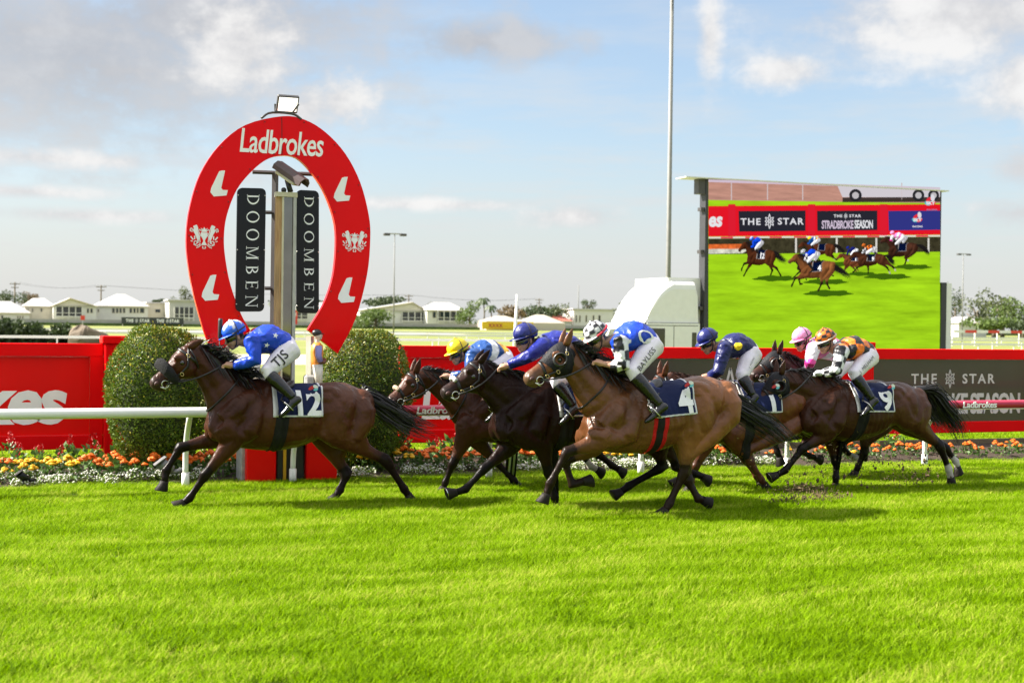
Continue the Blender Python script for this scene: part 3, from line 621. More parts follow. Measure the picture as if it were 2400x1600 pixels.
# posts, boards and mirror column within the arch
def bar(p, q, w, nm, mat, par, Y=YH + .12, d=.06):
    a, b = hp_(*p, Y), hp_(*q, Y); MB().tube([a, b], w, 4).build(nm, mat, par)
DK = M('dark_frame_paint', (.055, .05, .05), .45, var=.2)
bar((601, 495), (584, 1700), .036, 'frame_post', DK, wp_); bar((470, 498), (612, 503), .022, 'frame_bar', DK, wp_); bar((750, 508), (815, 511), .022, 'frame_bar', DK, wp_); bar((545, 730), (600, 731), .020, 'frame_bar', DK, wp_); bar((540, 1165), (596, 1166), .020, 'frame_bar', DK, wp_); bar((315, 1500), (312, 1900), .045, 'frame_post', ALU, wp_, YH + .1); bar((800, 1440), (797, 1900), .045, 'frame_post', M('cream_pole', (.6, .56, .45), .5), wp_, YH + .1)
bar((612, 500), (760, 507), .018, 'frame_bar', DK, wp_)
def serif(ch):
    """roman capital with serifs as polygons, cap height 1"""
    P_ = []
    def rect(x0, x1, y0, y1): P_.append([(x0, y0), (x1, y0), (x1, y1), (x0, y1)])
    def ser(x, y, w=.30): rect(x - w / 2, x + w / 2, y - .02, y + .02)
    def quad(a, b, w0): P_.append([(a[0] - w0 / 2, a[1]), (a[0] + w0 / 2, a[1]), (b[0] + w0 / 2, b[1]), (b[0] - w0 / 2, b[1])])
    def bowl(cx, cy, rx, ry, thick, thin, t0, t1, n=14):
        ts = np.linspace(t0, t1, n)
        for a, b in zip(ts, ts[1:]):
            f = lambda t, k: (cx + (rx - k * (thin + (thick - thin) * abs(math.cos(t)))) * math.cos(t), cy + (ry - k * (thin + (thick - thin) * abs(math.cos(t)))) * math.sin(t)); P_.append([f(a, 0), f(b, 0), f(b, 1), f(a, 1)])
    if ch == 'D': rect(.12, .24, 0, 1); ser(.18, .02); ser(.18, .98); bowl(.24, .5, .62, .5, .13, .05, -math.pi / 2, math.pi / 2); return P_, .92
    if ch == 'O': bowl(.5, .5, .48, .52, .13, .045, 0, 2 * math.pi, 26); return P_, 1.0
    if ch == 'M': rect(.10, .15, 0, 1); rect(.90, 1.02, 0, 1); quad((.55, 0), (.16, 1), .10); quad((.55, 0), (.93, 1), .06); ser(.12, .02, .26); ser(.96, .02, .30); ser(.11, .98, .2); ser(.97, .98, .24); return P_, 1.1
    if ch == 'B': rect(.12, .24, 0, 1); ser(.17, .02, .22); ser(.17, .98, .22); bowl(.24, .75, .38, .25, .11, .045, -math.pi / 2, math.pi / 2); bowl(.24, .27, .45, .27, .12, .045, -math.pi / 2, math.pi / 2); return P_, .78
    if ch == 'E': rect(.12, .24, 0, 1); ser(.18, .02, .26); ser(.18, .98, .26); rect(.24, .66, .955, 1.0); rect(.24, .70, 0, .045); rect(.24, .54, .49, .535); rect(.63, .67, .82, 1); rect(.67, .71, 0, .2); rect(.52, .56, .40, .62); return P_, .78
    if ch == 'N': rect(.12, .17, 0, 1); rect(.84, .89, 0, 1); quad((.84, 0), (.17, 1), .12); ser(.14, .02, .26); ser(.12, .98, .24); ser(.865, .98, .26); return P_, 1.0
def doomben(c4, label, Y):
    P4 = [hp_(*q, Y) for q in c4]; o = empty('name_board', np.mean(P4, axis=0), label, 'sign', 'vertical name boards in the arch'); tl, tr, br_, bl_ = P4; W_ = tr - tl; Hh = bl_ - tl; w, h = np.linalg.norm(W_), np.linalg.norm(Hh); ux, uy = W_ / w, Hh / h; r = .055; pts = []
    for (cx_, cy_, a0) in ((r, r, 180), (w - r, r, 270), (w - r, h - r, 0), (r, h - r, 90)):
        for t in range(0, 91, 18): pts.append((cx_ + r * math.cos(R(a0 + t)), cy_ + r * math.sin(R(a0 + t))))
    bd = MB().prism(pts, tl, ux, uy, np.array([0, .03, 0])).build('board', M('glossy_black_acrylic', (.010, .010, .012), .10, var=.1, scale=2, bump=.08, bscale=3, spec=.22), o)
    m = MB(); cap = w * .43; adv = .0; tot = sum(serif(c)[1] for c in 'DOOMBEN') + .40 * 6; sc = h * .92 / tot; y = h * .05; k = min(1, 1)
    for ch in 'DOOMBEN':
        ps, wd = serif(ch); cs = cap
        m = MB()
        for p in ps: m.prism([(w * .34 + q[1] * cs, y + q[0] * sc * .95) for q in p], tl + F3 * .8, ux, uy, np.array([0, .004, 0]))
        m.build('letter', WHT, o); y += (wd + .40) * sc
    for a in (.06, .5, .94):
        for b in (.03, .97): q = tl + ux * w * a * 0 + ux * w * (b) + uy * h * a; MB().ball(q - (0, .004, 0), .008, 8, 6).build('screw', M_STEEL, o, True)
doomben([(383, 588), (548, 592), (540, 1305), (372, 1300)], 'black vertical name board on the left inside the arch', YH - .02); doomben([(722, 600), (852, 606), (845, 1308), (722, 1308)], 'black vertical name board on the right inside the arch', YH - .02)
mc = empty('mirror_column', (PY(670, 1000, YH - .1)[0], YH - .1, 0), 'narrow mirror panel on a peeling timber post within the arch', 'mirror'); YM = YH - .12
PEEL = M('peeling_timber', (.46, .29, .14), .8, var=.45, scale=3, stretch=(9, 9, .8), bump=.4, bscale=14, dirt=(.22, .09, .03), dscale=3.0, damt=.95)
a, b = hp_(606, 630, YM), hp_(640, 630, YM); zb0 = .0
MB().box2((a[0], YM, zb0), (b[0], YM + .06, a[2])).build('timber_post', PEEL, mc)
a, b = hp_(646, 640, YM), hp_(706, 640, YM); MB().box2((a[0], YM + .01, .55), (b[0], YM + .03, a[2])).build('mirror', M('mirror_glass', (.20, .19, .17), .05, 1.0, var=.3, scale=2), mc)
FRM = M('cream_frame', (.52, .48, .34), .5, var=.15)
for p, q in (((640, 622), (650, 622)), ((704, 622), (722, 622))): a, b = hp_(*p, YM), hp_(*q, YM); MB().box2((a[0], YM - .02, 0), (b[0], YM + .05, a[2])).build('mirror_frame', FRM if p[0] < 700 else ALU, mc)
a, b = hp_(604, 628, YM), hp_(726, 640, YM); MB().box2((a[0], YM - .03, a[2] - .02), (b[0], YM + .08, a[2] + .03)).build('top_plate', FRM, mc)
# posts lean slightly with everything mounted on one plinth: red bases
for (x0, x1, lb) in ((578, 647, 'red box base under the left leg of the arch'), (718, 790, 'red box base under the right leg of the arch')):
    yb = 15.36; a, b = PY(x0, 1130, yb)[0], PY(x1, 1130, yb)[0]; o = MB().box2((a, yb, -.01), (b, yb + .42, .78), bev=.012).build('plinth', RED, None); tag(o, lb, 'base', 'red bases of the winning post')
cb = empty('control_cabinet', (PY(685, 1130, 15.4)[0], 15.45, 0), 'black cabinet with a yellow strip between the red bases', 'cabinet'); a, b = PY(648, 1130, 15.42)[0], PY(712, 1130, 15.42)[0]
MB().box2((a, 15.42, 0), (b, 15.7, .42), bev=.01).build('case', BLKM, cb); c = PY(667, 1130, 15.40)[0]; MB().box2((c - .016, 15.40, 0), (c + .016, 15.418, .38)).build('yellow_strip', M('yellow_plastic', (.62, .33, .01), .5), cb); MB().box2((a - .03, 15.36, .42), (b + .05, 15.72, .47), bev=.01).build('lid', BLKM, cb)
c = PY(749, 1130, 15.36)[0]
o = empty('conduit_pipe', (PY(690, 1130, 15.3)[0], 15.3, 0), 'white bent pipe in front of the black cabinet', 'pipe'); q = PY(686, 1130, 15.3)[0]; MB().tube([(q, 15.3, -.02), (q, 15.3, .17)], .040, 12).build('sleeve', WPLA, o, True); MB().tube(spline([(q, 15.3, .15), (q + .005, 15.29, .36), (q + .02, 15.2, .55), (q + .03, 15.1, .62)], 10), .030, 12).build('pipe', WPLA, o, True)
# camera housing on the column
cm = empty('camera_housing', PY(*px('CM', 800, 700), YM), 'cream surveillance camera housing with brown hood above the mirror', 'camera'); A_, B_ = PY(*px('CM', 440, 470), YM + .12), PY(*px('CM', 1060, 900), YM - .10); d = B_ - A_; Lc = np.linalg.norm(d); d /= Lc; lat = np.cross(d, Z3); lat /= np.linalg.norm(lat); upv = np.cross(lat, d); upv = upv if upv[2] > 0 else -upv; MM = np.array([d, lat, upv]).T; w_, h_ = .13, .12
CRM = M('cream_enclosure', (.55, .52, .40), .45, var=.12); BRN = M('brown_hood', (.07, .045, .045), .5, var=.2, scale=8)
MB().box((A_ + B_) / 2, (Lc * .92, w_, h_ * .8), M3=MM, bev=.012).build('case', CRM, cm)
prof = [(-w_ * .62, -.01), (-w_ * .62, .04), (-w_ * .30, .082), (w_ * .30, .082), (w_ * .62, .04), (w_ * .62, -.01), (w_ * .55, -.01), (w_ * .55, .036), (w_ * .27, .072), (-w_ * .27, .072), (-w_ * .55, .036), (-w_ * .55, -.01)]
MB().prism(prof, A_ - d * .03, lat, upv, d * (Lc + .10)).build('hood', BRN, cm); MB().box(B_ - d * .018, (.012, w_ * .74, h_ * .55), M3=MM).build('window', M_GOGGLE, cm)
q = PY(*px('CM', 800, 1180), YM); MB().tube([q, (A_ + B_) / 2 - upv * .05], [.03, .028], 10).build('bracket', BLKM, cm, True); MB().ball(PY(*px('CM', 590, 1120), YM), .03, 10, 8).build('joint', BLKM, cm, True)
# floodlight on the crown
fl = empty('floodlight', hp_(672, 160, YH + .03), 'lit floodlight on top of the red arch', 'floodlight'); a, b = hp_(612, 105, YH), hp_(735, 105, YH); c = (a + b) / 2; W_ = np.linalg.norm(b - a)
tilt = R(-56); MM = np.array([X3, (0, math.cos(tilt), math.sin(tilt)), (0, -math.sin(tilt), math.cos(tilt))]).T; MB().box(c + (0, .03, 0), (W_, .20, .05), M3=MM, bev=.008).build('case', DK, fl); MB().box(c + (0, .03, 0) + MM @ np.array([0, -.005, -.028]), (W_ * .86, .16, .008), M3=MM).build('lamp', M('lit_lamp', (.9, .9, .85), .4, emit=(1, .93, .8), estr=.6), fl)
MB().tube([hp_(600, 108), hp_(598, 150), hp_(700, 158), hp_(735, 110)], .012, 6).build('yoke', DK, fl); MB().tube(spline([hp_(520, 190), hp_(575, 158), hp_(700, 165), hp_(750, 196)], 12), .014, 6).build('support_hoop', DK, fl, True)
# jockey figurines either side of the post
def figurine(c, face, vest, sleeve, capc, label, h=.80, pillar=True):
    o = empty('jockey_statue', c, label, 'statue', 'painted jockey statues by the post'); s = h / 1.0; X_ = lambda x, y, z: np.array(c) + np.array([x * face, y, z]) * s
    st = M('statue_stone', (.34, .33, .32), .9, var=.3, scale=14, bump=.5, bscale=20); dm = BLKM
    MB().box(X_(-.09, .05, .20), (.13 * s, .16 * s, .40 * s), bev=.02).build('stone_pillar', st, o); MB().box(X_(0, 0, -.01), (.34 * s, .30 * s, .06 * s), bev=.01).build('base', st, o)
    for sy in (-.05, .05): MB().tube([X_(.02, sy, .02), X_(.02, sy, .22)], [.040 * s, .042 * s], 10).build('boot', M('statue_boot', (.02, .016, .014), .4), o, True); MB().tube([X_(.02, sy, .20), X_(.02, sy, .26)], [.046 * s, .047 * s], 10).build('boot_top', M('statue_tan', (.20, .07, .03), .5), o, True); MB().tube([X_(.02, sy, .26), X_(.01, sy, .42), X_(.0, sy * .9, .54)], np.array([.045, .06, .07]) * s, 10).build('trouser_leg', M('statue_cream', (.66, .62, .55), .5), o, True)
    MB().loft([ell_ring(X_(0, 0, z), np.array([0, w * s, 0]), np.array([d_ * s, 0, 0])) for z, w, d_ in ((.50, .085, .07), (.58, .09, .075), (.70, .11, .085), (.79, .10, .075), (.83, .04, .04))]).build('vest', M('statue_' + vest[0], vest[1], .45), o, True)
    for sy in (-1, 1):
        MB().tube([X_(0, sy * .10, .78), X_(-.01, sy * .13, .66), X_(.02, sy * .12, .58)], np.array([.045, .042, .036]) * s, 10).build('sleeve', M('statue_' + sleeve[0], sleeve[1], .45), o, True); MB().tube([X_(.02, sy * .12, .58), X_(.08, sy * .07, .57), X_(.10, sy * .02, .60)], np.array([.030, .026, .03]) * s, 8).build('hand', M('statue_brown', (.13, .05, .025), .5), o, True)
    hd = MB(); hd.tube([X_(0, 0, .80), X_(.005, 0, .88)], [.032 * s, .03 * s], 10); hd.ball(X_(.012, 0, .925), np.array([.055, .046, .065]) * s, 12, 10); hd.ball(X_(.066, 0, .915), np.array([.014, .010, .016]) * s, 8, 6); hd.ball(X_(.05, 0, .88), np.array([.018, .022, .015]) * s, 8, 6); hv, hf = remesh(hd, .012 * s, 1); mesh_obj('head', hv, hf, M('statue_face', (.62, .52, .44), .5), o, True)
    cp = MB(); cp.ball(X_(-.004, 0, .955), np.array([.066, .058, .052]) * s, 12, 10); cp.ball(X_(.05, 0, .945), np.array([.05, .045, .008]) * s, 12, 6); cp.build('cap', M('statue_' + capc[0], capc[1], .4), o, True)
q = PY(747, 772, 15.62); q2 = PY(742, 900, 15.62); figurine((q2[0], 15.62, q[2] - .83), 1, ('orange', (.62, .22, .03)), ('lavender', (.22, .20, .46)), ('black', (.015, .015, .016)), 'painted jockey statue in orange vest beside the right bush', .83)
q = PY(598, 769, 15.62); figurine((q[0], 15.62, q[2] - .83), -1, ('white', (.6, .58, .54)), ('red', (.42, .02, .03)), ('crimson', (.38, .01, .03)), 'painted jockey statue in red cap behind the leading jockey', .83)
# pedestals carry the figurines
for q, lb in ((PY(742, 900, 15.62)[0], 'pedestal under the orange vested statue'), (PY(598, 900, 15.62)[0], 'pedestal under the red capped statue')):
    zt_ = PY(747, 772, 15.62)[2] - .83 - .035; o = MB().box2((q - .17, 15.47, 0), (q + .17, 15.77, zt_), bev=.01).build('pedestal', M('statue_stone'), None); tag(o, lb, 'pedestal', 'statue pedestals')
# garden spotlights
def spot(c, col, label, big):
    o = empty('garden_spotlight', c, label, 'spotlight'); m = M('spot_' + col[0], col[1], .45, .4, var=.2); s = big; MB().tube([c, np.array(c) + (0, 0, .09 * s)], .012, 8).build('spike', m, o, True)
    MB().tube([np.array(c) + (.07 * s, .03, .10 * s), np.array(c) + (.02 * s, .02, .12 * s), np.array(c) + (-.05 * s, -.02, .17 * s)], np.array([.035, .045, .055]) * s, 12).build('housing', m, o, True); MB().box(np.array(c) + (-.055 * s, -.02, .185 * s), (.13 * s, .12 * s, .012 * s), M3=np.array([(.8, 0, .6), (0, 1, 0), (-.6, 0, .8)]).T, bev=.003).build('visor', m, o); MB().tube([np.array(c) + (.06 * s, .03, .08 * s), np.array(c) + (.16 * s, .06, .08 * s)], .022 * s, 8).build('cable_boss', m, o, True)
c = PG(50, 1138); spot((c[0], 15.5, .03), ('black', (.012, .012, .014)), 'small black garden spotlight among the yellow flowers', .8)
c = PY(388, 1110, 15.55); spot((c[0], 15.55, .05), ('grey', (.20, .20, .21)), 'grey garden spotlight beside the raised front hoof', 1.15)
# ================================================================= horses
TR = np.array([  # x from point of shoulder back, top z, bottom z, half width, narrowing of the upper part
    (-.03, 1.20, 1.05, .09, 0), (.02, 1.30, .96, .15, .05), (.10, 1.42, .90, .195, .15), (.20, 1.50, .86, .22, .28), (.32, 1.565, .835, .24, .42), (.44, 1.60, .82, .25, .48), (.56, 1.575, .81, .265, .38),
    (.70, 1.535, .815, .28, .22), (.85, 1.525, .845, .285, .14), (1.0, 1.54, .905, .28, .10), (1.12, 1.565, .975, .275, .08), (1.22, 1.575, 1.03, .275, .07), (1.34, 1.56, 1.06, .262, .08),
    (1.45, 1.51, 1.09, .23, .08), (1.53, 1.45, 1.13, .185, .05), (1.585, 1.385, 1.18, .13, 0), (1.615, 1.32, 1.22, .07, 0)])
HD = np.array([  # along the head 0..1, dorsal, ventral, half width
    (-.10, .035, -.085, .055), (0, .075, -.115, .075), (.10, .088, -.165, .092), (.20, .088, -.195, .102), (.30, .082, -.198, .104), (.40, .070, -.175, .090), (.50, .058, -.135, .074), (.60, .052, -.112, .064),
    (.70, .049, -.096, .058), (.80, .050, -.090, .059), (.88, .051, -.095, .063), (.94, .046, -.090, .058), (.985, .030, -.074, .046), (1.015, .004, -.045, .026)])
def chain(mb, pts, stations, infl=1.0):
    """tapered limb: stations (segment, t, fore-aft radius, lateral radius, shift along fore-aft)"""
    pts = [np.asarray(p, float) for p in pts]; rings = []
    dirs = [(pts[i + 1] - pts[i]) / (np.linalg.norm(pts[i + 1] - pts[i]) + 1e-9) for i in range(len(pts) - 1)]
    for st in stations:
        sg, t, ra, rb = st[:4]; sh = st[4] if len(st) > 4 else 0
        p = pts[sg] * (1 - t) + pts[sg + 1] * t; d = dirs[sg].copy()
        if t > .85 and sg + 1 < len(dirs): d = d + dirs[sg + 1] * (t - .7) / .6
        if t < .15 and sg > 0: d = d + dirs[sg - 1] * (.3 - t) / .6
        d /= np.linalg.norm(d); lat = np.array([0, 1.0, 0]); lat = lat - d * (lat @ d); lat /= np.linalg.norm(lat); a = np.cross(lat, d)
        rings.append(ell_ring(p + a * sh, lat * rb * infl, a * ra * infl))
    mb.loft(rings)
FORE = [(0, 0, .12, .075), (0, .35, .15, .085), (0, .7, .15, .085), (0, 1, .115, .08), (1, .12, .098, .072), (1, .3, .084, .064), (1, .5, .066, .053), (1, .7, .052, .046), (1, .88, .046, .044), (1, 1, .05, .047, .003),
        (2, .1, .045, .041), (2, .25, .034, .031), (2, .5, .031, .028), (2, .75, .031, .028), (2, .9, .037, .033), (2, 1, .044, .037), (3, .2, .035, .032), (3, .45, .033, .033), (3, .62, .036, .036)]
HIND = [(0, 0, .15, .11), (0, .35, .19, .125), (0, .7, .19, .12), (0, 1, .155, .105), (1, .12, .125, .09), (1, .3, .10, .073), (1, .5, .076, .058), (1, .7, .057, .045), (1, .88, .047, .037), (1, 1, .058, .043),
        (2, .12, .052, .039), (2, .28, .038, .033), (2, .5, .034, .030), (2, .75, .033, .029), (2, .9, .038, .034), (2, 1, .045, .038), (3, .2, .036, .033), (3, .45, .034, .034), (3, .62, .037, .037)]
M_HOOF = M('hoof_horn', (.016, .012, .010), .6, var=.4, scale=20, bump=.2, spec=.2)
M_BRASS = M('brass', (.6, .46, .2), .3, 1.0, var=.1)
M_EYE = M('eye_gloss', (.008, .005, .004), .05, var=.0, coat=1.0)
M_NOSTRIL = M('nostril_skin', (.05, .015, .013), .55, var=.3)
M_CLOTH = M('printed_cloth', attr=True, rough=.7, var=.10, scale=14, bump=.3, bscale=22, spec=.2)
M_WHITE_PRINT = M('white_print', (.72, .72, .72), .6, var=.05)
M_BLACK_PRINT = M('black_print', (.015, .015, .018), .6, var=.1)
NAVY = np.array((.003, .009, .050))
def coat(name):
    m = M(name, attr=True, rough=.36, var=.16, scale=5, spec=.36)
    nt = m.node_tree; L = nt.links.new; bs = nt.nodes[m['_bsdf']]; ge = nt.nodes.new('ShaderNodeNewGeometry')
    def noise(sc, det, st=(1, 1, 1), dist=0.0):
        mp = nt.nodes.new('ShaderNodeMapping'); mp.inputs['Scale'].default_value = st; L(ge.outputs['Position'], mp.inputs[0])
        n = nt.nodes.new('ShaderNodeTexNoise'); n.inputs['Scale'].default_value = sc; n.inputs['Detail'].default_value = det; n.inputs['Distortion'].default_value = dist; L(mp.outputs[0], n.inputs['Vector']); return n.outputs['Fac']
    def mth(op, a, b):
        n = nt.nodes.new('ShaderNodeMath'); n.operation = op
        for i, q in enumerate((a, b)):
            if isinstance(q, (int, float)): n.inputs[i].default_value = q
            else: L(q, n.inputs[i])
        return n.outputs[0]
    big = noise(6.5, 2, (1.0, 1.0, .75), .6)                                     # muscle bellies
    vein = mth('ABSOLUTE', mth('SUBTRACT', noise(9, 2, (1, 1, .8), 1.2), .5), 0)   # creases and veins
    vein = mth('MINIMUM', mth('MULTIPLY', vein, 6.0), 1.0)
    hair = noise(230, 2, (.35, 1, 1.0))
    h = mth('ADD', mth('ADD', mth('MULTIPLY', big, 1.0), mth('MULTIPLY', vein, .075)), mth('MULTIPLY', hair, .022))
    bp = nt.nodes.new('ShaderNodeBump'); bp.inputs['Strength'].default_value = .5; bp.inputs['Distance'].default_value = .05; L(h, bp.inputs['Height']); L(bp.outputs[0], bs.inputs['Normal'])
    r = nt.nodes.new('ShaderNodeMapRange'); r.inputs[3].default_value = .27; r.inputs[4].default_value = .50; L(noise(4, 4), r.inputs[0]); L(r.outputs[0], bs.inputs['Roughness'])
    bw = nt.nodes.new('ShaderNodeRGBToBW'); at = [q for q in nt.nodes if q.bl_idname == 'ShaderNodeAttribute'][0]; L(at.outputs['Color'], bw.inputs[0])
    r2 = nt.nodes.new('ShaderNodeMapRange'); r2.inputs[1].default_value = .006; r2.inputs[2].default_value = .05; r2.inputs[3].default_value = .12; r2.inputs[4].default_value = .34; L(bw.outputs[0], r2.inputs[0]); L(r2.outputs[0], bs.inputs['Specular IOR Level'])
    return m
M_COAT = coat('horse_coat')
def hair_mat(name, col): return M(name, col, .42, var=.35, scale=25, spec=.5)

def ribbons(mb_v, mb_f, roots, paths, w0, taper=.15):
    for root, path in zip(roots, paths):
        n = len(path); d = np.gradient(path, axis=0); side = np.cross(d, NPR.normal(size=3)); side /= np.linalg.norm(side, axis=1)[:, None] + 1e-9
        b = len(mb_v); w = w0 * (1 - (1 - taper) * np.linspace(0, 1, n) ** 1.5)
        for k in range(n): mb_v += [path[k] - side[k] * w[k] / 2, path[k] + side[k] * w[k] / 2]
        for k in range(n - 1): mb_f.append([b + 2 * k, b + 2 * k + 1, b + 2 * k + 3, b + 2 * k + 2])

HORSES = {}
def horse(key, cfg):
    Y = cfg['Y']; lab = cfg['label']; vox = cfg.get('vox', .0135)
    P = lambda q, dy=0.0: PY(*px(*q), Y + dy)
    Wt, Kt = P(cfg['withers']), P(cfg['croup']); s, zs = cfg.get('s', .97), cfg.get('zs', .88)
    pit = math.atan2((Kt[2] - Wt[2]) + .025 * zs, .78 * s); cp, sp = math.cos(pit), math.sin(pit)
    def T(x, z, y=0.0):                # trunk space to world
        a, b = (x - .44) * s, (z - 1.60) * zs
        return np.array([Wt[0] + a * cp - b * sp, Y + y, Wt[2] + a * sp + b * cp])
    ex, ez, ey = np.array([cp, 0, sp]), np.array([-sp, 0, cp]), np.array([0, 1.0, 0])
    root = empty('horse', (Wt[0], Y, 0), lab, 'horse', 'horses racing to the post')
    mb = MB()
    mb.loft([ell_ring(T(x, (t + b) / 2), ey * hw, ez * zs * (t - b) / 2, nr) for x, t, b, hw, nr in TR])
    # neck from chest to poll
    pairs = [(P(a), P(b)) for a, b in cfg['neck']]; hw = np.interp(np.linspace(0, 1, len(pairs)), [0, .35, .7, 1], [.155, .108, .084, .076])
    t0, b0 = T(.62, 1.50), T(.34, .98)
    rr = [ell_ring((t0 + b0) / 2, ey * .19, (t0 - b0) / 2, .3)]
    tops = spline([a for a, b in pairs], 10); bots = spline([b for a, b in pairs], 10); hws = np.interp(np.linspace(0, 1, 10), np.linspace(0, 1, len(pairs)), hw)
    for a, b, h in zip(tops, bots, hws): rr.append(ell_ring((a + b) / 2, ey * h, (a - b) / 2, .38))
    e1 = tops[-1] * .5 + bots[-1] * .5; A, B = P(cfg['head'][0]), P(cfg['head'][1]); dh = (B - A); LH = np.linalg.norm(dh); dh /= LH; nh = np.array([dh[2], 0, -dh[0]]) * 1.0
    rr.append(ell_ring(e1 * .55 + A * .45, ey * .075, (tops[-1] - bots[-1]) * .36, .3)); mb.loft(rr)
    hk = cfg.get('hk', 1.02)
    def hp(sv, th, off=0.0):           # point on the head: station 0..1, angle (pi = near cheek, pi/2 = face)
        dv, vv, wv = [np.interp(sv, HD[:, 0], HD[:, i]) * hk for i in (1, 2, 3)]
        c = A + dh * sv * LH + nh * (dv + vv) / 2; cs, sn = math.cos(th), math.sin(th)
        w = cs * (1 - .12 * max(0, sn)) if True else cs
        return c + ey * (wv + off) * w + nh * ((dv - vv) / 2 + off) * sn
    mb.loft([np.array([hp(q, t) for t in TH]) for q in HD[:, 0]])
    for sy in (-1, 1):
        side = math.pi if sy < 0 else 0
        mb.ball(A + dh * LH * .23 - nh * .085 * hk + ey * sy * .062, (.075 * hk, .04, .085 * hk), 10, 8)        # cheek
        mb.ball(A + dh * LH * .285 + nh * .040 * hk + ey * sy * .082, (.045, .022, .032), 10, 8)               # brow above the eye
        mb.ball(A + dh * LH * .90 - nh * .004 * hk + ey * sy * .043, (.036, .02, .033), 10, 8)                 # nostril rim
        mb.tube([A + dh * LH * .36 + nh * .01 + ey * sy * .074, A + dh * LH * .62 - nh * .0 + ey * sy * .05], [.018, .008], 6)   # cheek bone
    mb.ball(A + dh * LH * .90 - nh * .088 * hk, (.042, .03, .024), 10, 8)                                      # chin
    # shoulder, chest and haunch masses
    legs = {}
    for nm in ('NF', 'FF', 'NH', 'FH'):
        sg = -1 if nm[0] == 'N' else 1; fore = nm[1] == 'F'; q = cfg[nm]
        yo = (.15, .125, .105, .10) if fore else (.165, .135, .115, .11)
        J = [P(p, sg * y) for p, y in zip(q, yo)]; legs[nm] = J
        if fore:
            S = T(.10, 1.13, sg * .155); mb_st = FORE
            mb.tube([T(.46, 1.46, sg * .085), T(.36, 1.38, sg * .115), T(.24, 1.28, sg * .135), T(.10, 1.15, sg * .125)], [.05, .095, .115, .10], 14)   # shoulder blade
            mb.tube([T(.47, 1.34, sg * .13), T(.42, 1.20, sg * .165), T(.36, 1.06, sg * .165), J[0] * .8 + T(.36, 1.0, sg * .15) * .2], [.04, .10, .112, .09], 14)       # triceps
            mb.ball(T(.045, 1.06, sg * .095), (.085, .085, .12), 12, 8)                                                  # breast
        else:
            S = T(1.20, 1.38, sg * .15); mb_st = HIND
            mb.tube([T(1.44, 1.38, sg * .12), T(1.475, 1.26, sg * .145), T(1.46, 1.13, sg * .15), T(1.40, 1.02, sg * .15) * .6 + (J[0] * .55 + J[1] * .45) * .4, J[0] * .38 + J[1] * .62], [.095, .125, .12, .098, .052], 14)   # hamstrings
            mb.ball(T(1.10, 1.40, sg * .17), (.17, .10, .12), 12, 8)                                                     # point of hip
            mb.ball(T(1.475, 1.33, sg * .085), (.125, .105, .15), 14, 10)                                                # buttock
            d1, d2 = (J[1] - J[0]), (J[2] - J[1]); bis = d1 / np.linalg.norm(d1) - d2 / np.linalg.norm(d2); bl = np.linalg.norm(bis)
            heel = J[1] + bis / (bl + 1e-6) * .038 - d2 / np.linalg.norm(d2) * .03 if bl > .2 else J[1] + np.array([.04, 0, .02])
            mb.tube([J[0] * .35 + J[1] * .65 + (heel - J[1]) * .5, heel, J[1] + d2 * .15], [.026, .024, .022], 8)         # point of hock
        chain(mb, [S] + J, mb_st, 1.07)
        dk = J[2] - J[1]; mb.ball(J[2] + (np.cross(ey, dk) / np.linalg.norm(dk)) * (.012 if fore else .012), (.034, .03, .034), 8, 6)
    V, Fc = remesh(mb, vox, cfg.get('smooth', 5), .5)
    # ------- muscle edges: shallow grooves pressed into the flanks
    sd_ = np.sign(V[:, 1] - Y); ax_ = (V - Wt) @ ex / s + .44; az_ = (V - Wt) @ ez / zs + 1.60; dy = np.zeros(len(V))
    for dep, wid, pts in ((.012, .026, [(.36, 1.50), (.24, 1.36), (.12, 1.22), (.06, 1.12)]), (.013, .028, [(.54, 1.46), (.50, 1.28), (.47, 1.10), (.42, .96)]), (.012, .022, [(.34, 1.40), (.33, 1.25), (.26, 1.10)]), (.009, .022, [(.16, 1.16), (.26, 1.04), (.34, .98)]),
                         (.016, .030, [(1.06, 1.46), (1.04, 1.28), (1.06, 1.12), (1.10, 1.0)]), (.013, .024, [(1.40, 1.46), (1.38, 1.30), (1.33, 1.14)]), (.010, .022, [(1.12, 1.46), (1.22, 1.34), (1.28, 1.18)]), (.008, .03, [(.62, 1.06), (.80, 1.02), (.98, 1.06)])):
        q = spline([(a, b, 0) for a, b in pts], 16)[:, :2]; d2 = np.min((ax_[:, None] - q[:, 0]) ** 2 + (az_[:, None] - q[:, 1]) ** 2, axis=1); dy -= 1.5 * dep * np.exp(-d2 / (2 * wid * wid))
    rib = smoothstep(ax_, .60, .70) * (1 - smoothstep(ax_, .98, 1.06)) * smoothstep(az_, .90, 1.0) * (1 - smoothstep(az_, 1.28, 1.40)); dy += .0045 * rib * np.sin(ax_ * 2 * math.pi / .062 + az_ * 6)
    jl = spline([(bots[i] * .74 + tops[i] * .26) for i in (1, 3, 5, 7, 9)], 40); dj = np.min([np.linalg.norm((V - p)[:, [0, 2]], axis=1) for p in jl], axis=0); dy -= .014 * np.exp(-dj ** 2 / (2 * .024 ** 2))
    dy += .008 * vnoise(V, 7.5, 9) * (np.abs(V[:, 1] - Y) > .10); V[:, 1] += sd_ * dy * smoothstep(np.abs(V[:, 1] - Y), .02, .08)
    # ------- coat colour per vertex
    base = np.array(cfg['coat']); dark = np.array(cfg.get('points', (.0055, .004, .004))); C = np.tile(base, (len(V), 1))
    C *= (1 + .20 * vnoise(V, 3.1, 1) + .14 * vnoise(V, 9.0, 2) + .08 * vnoise(V, 33.0, 3))[:, None]
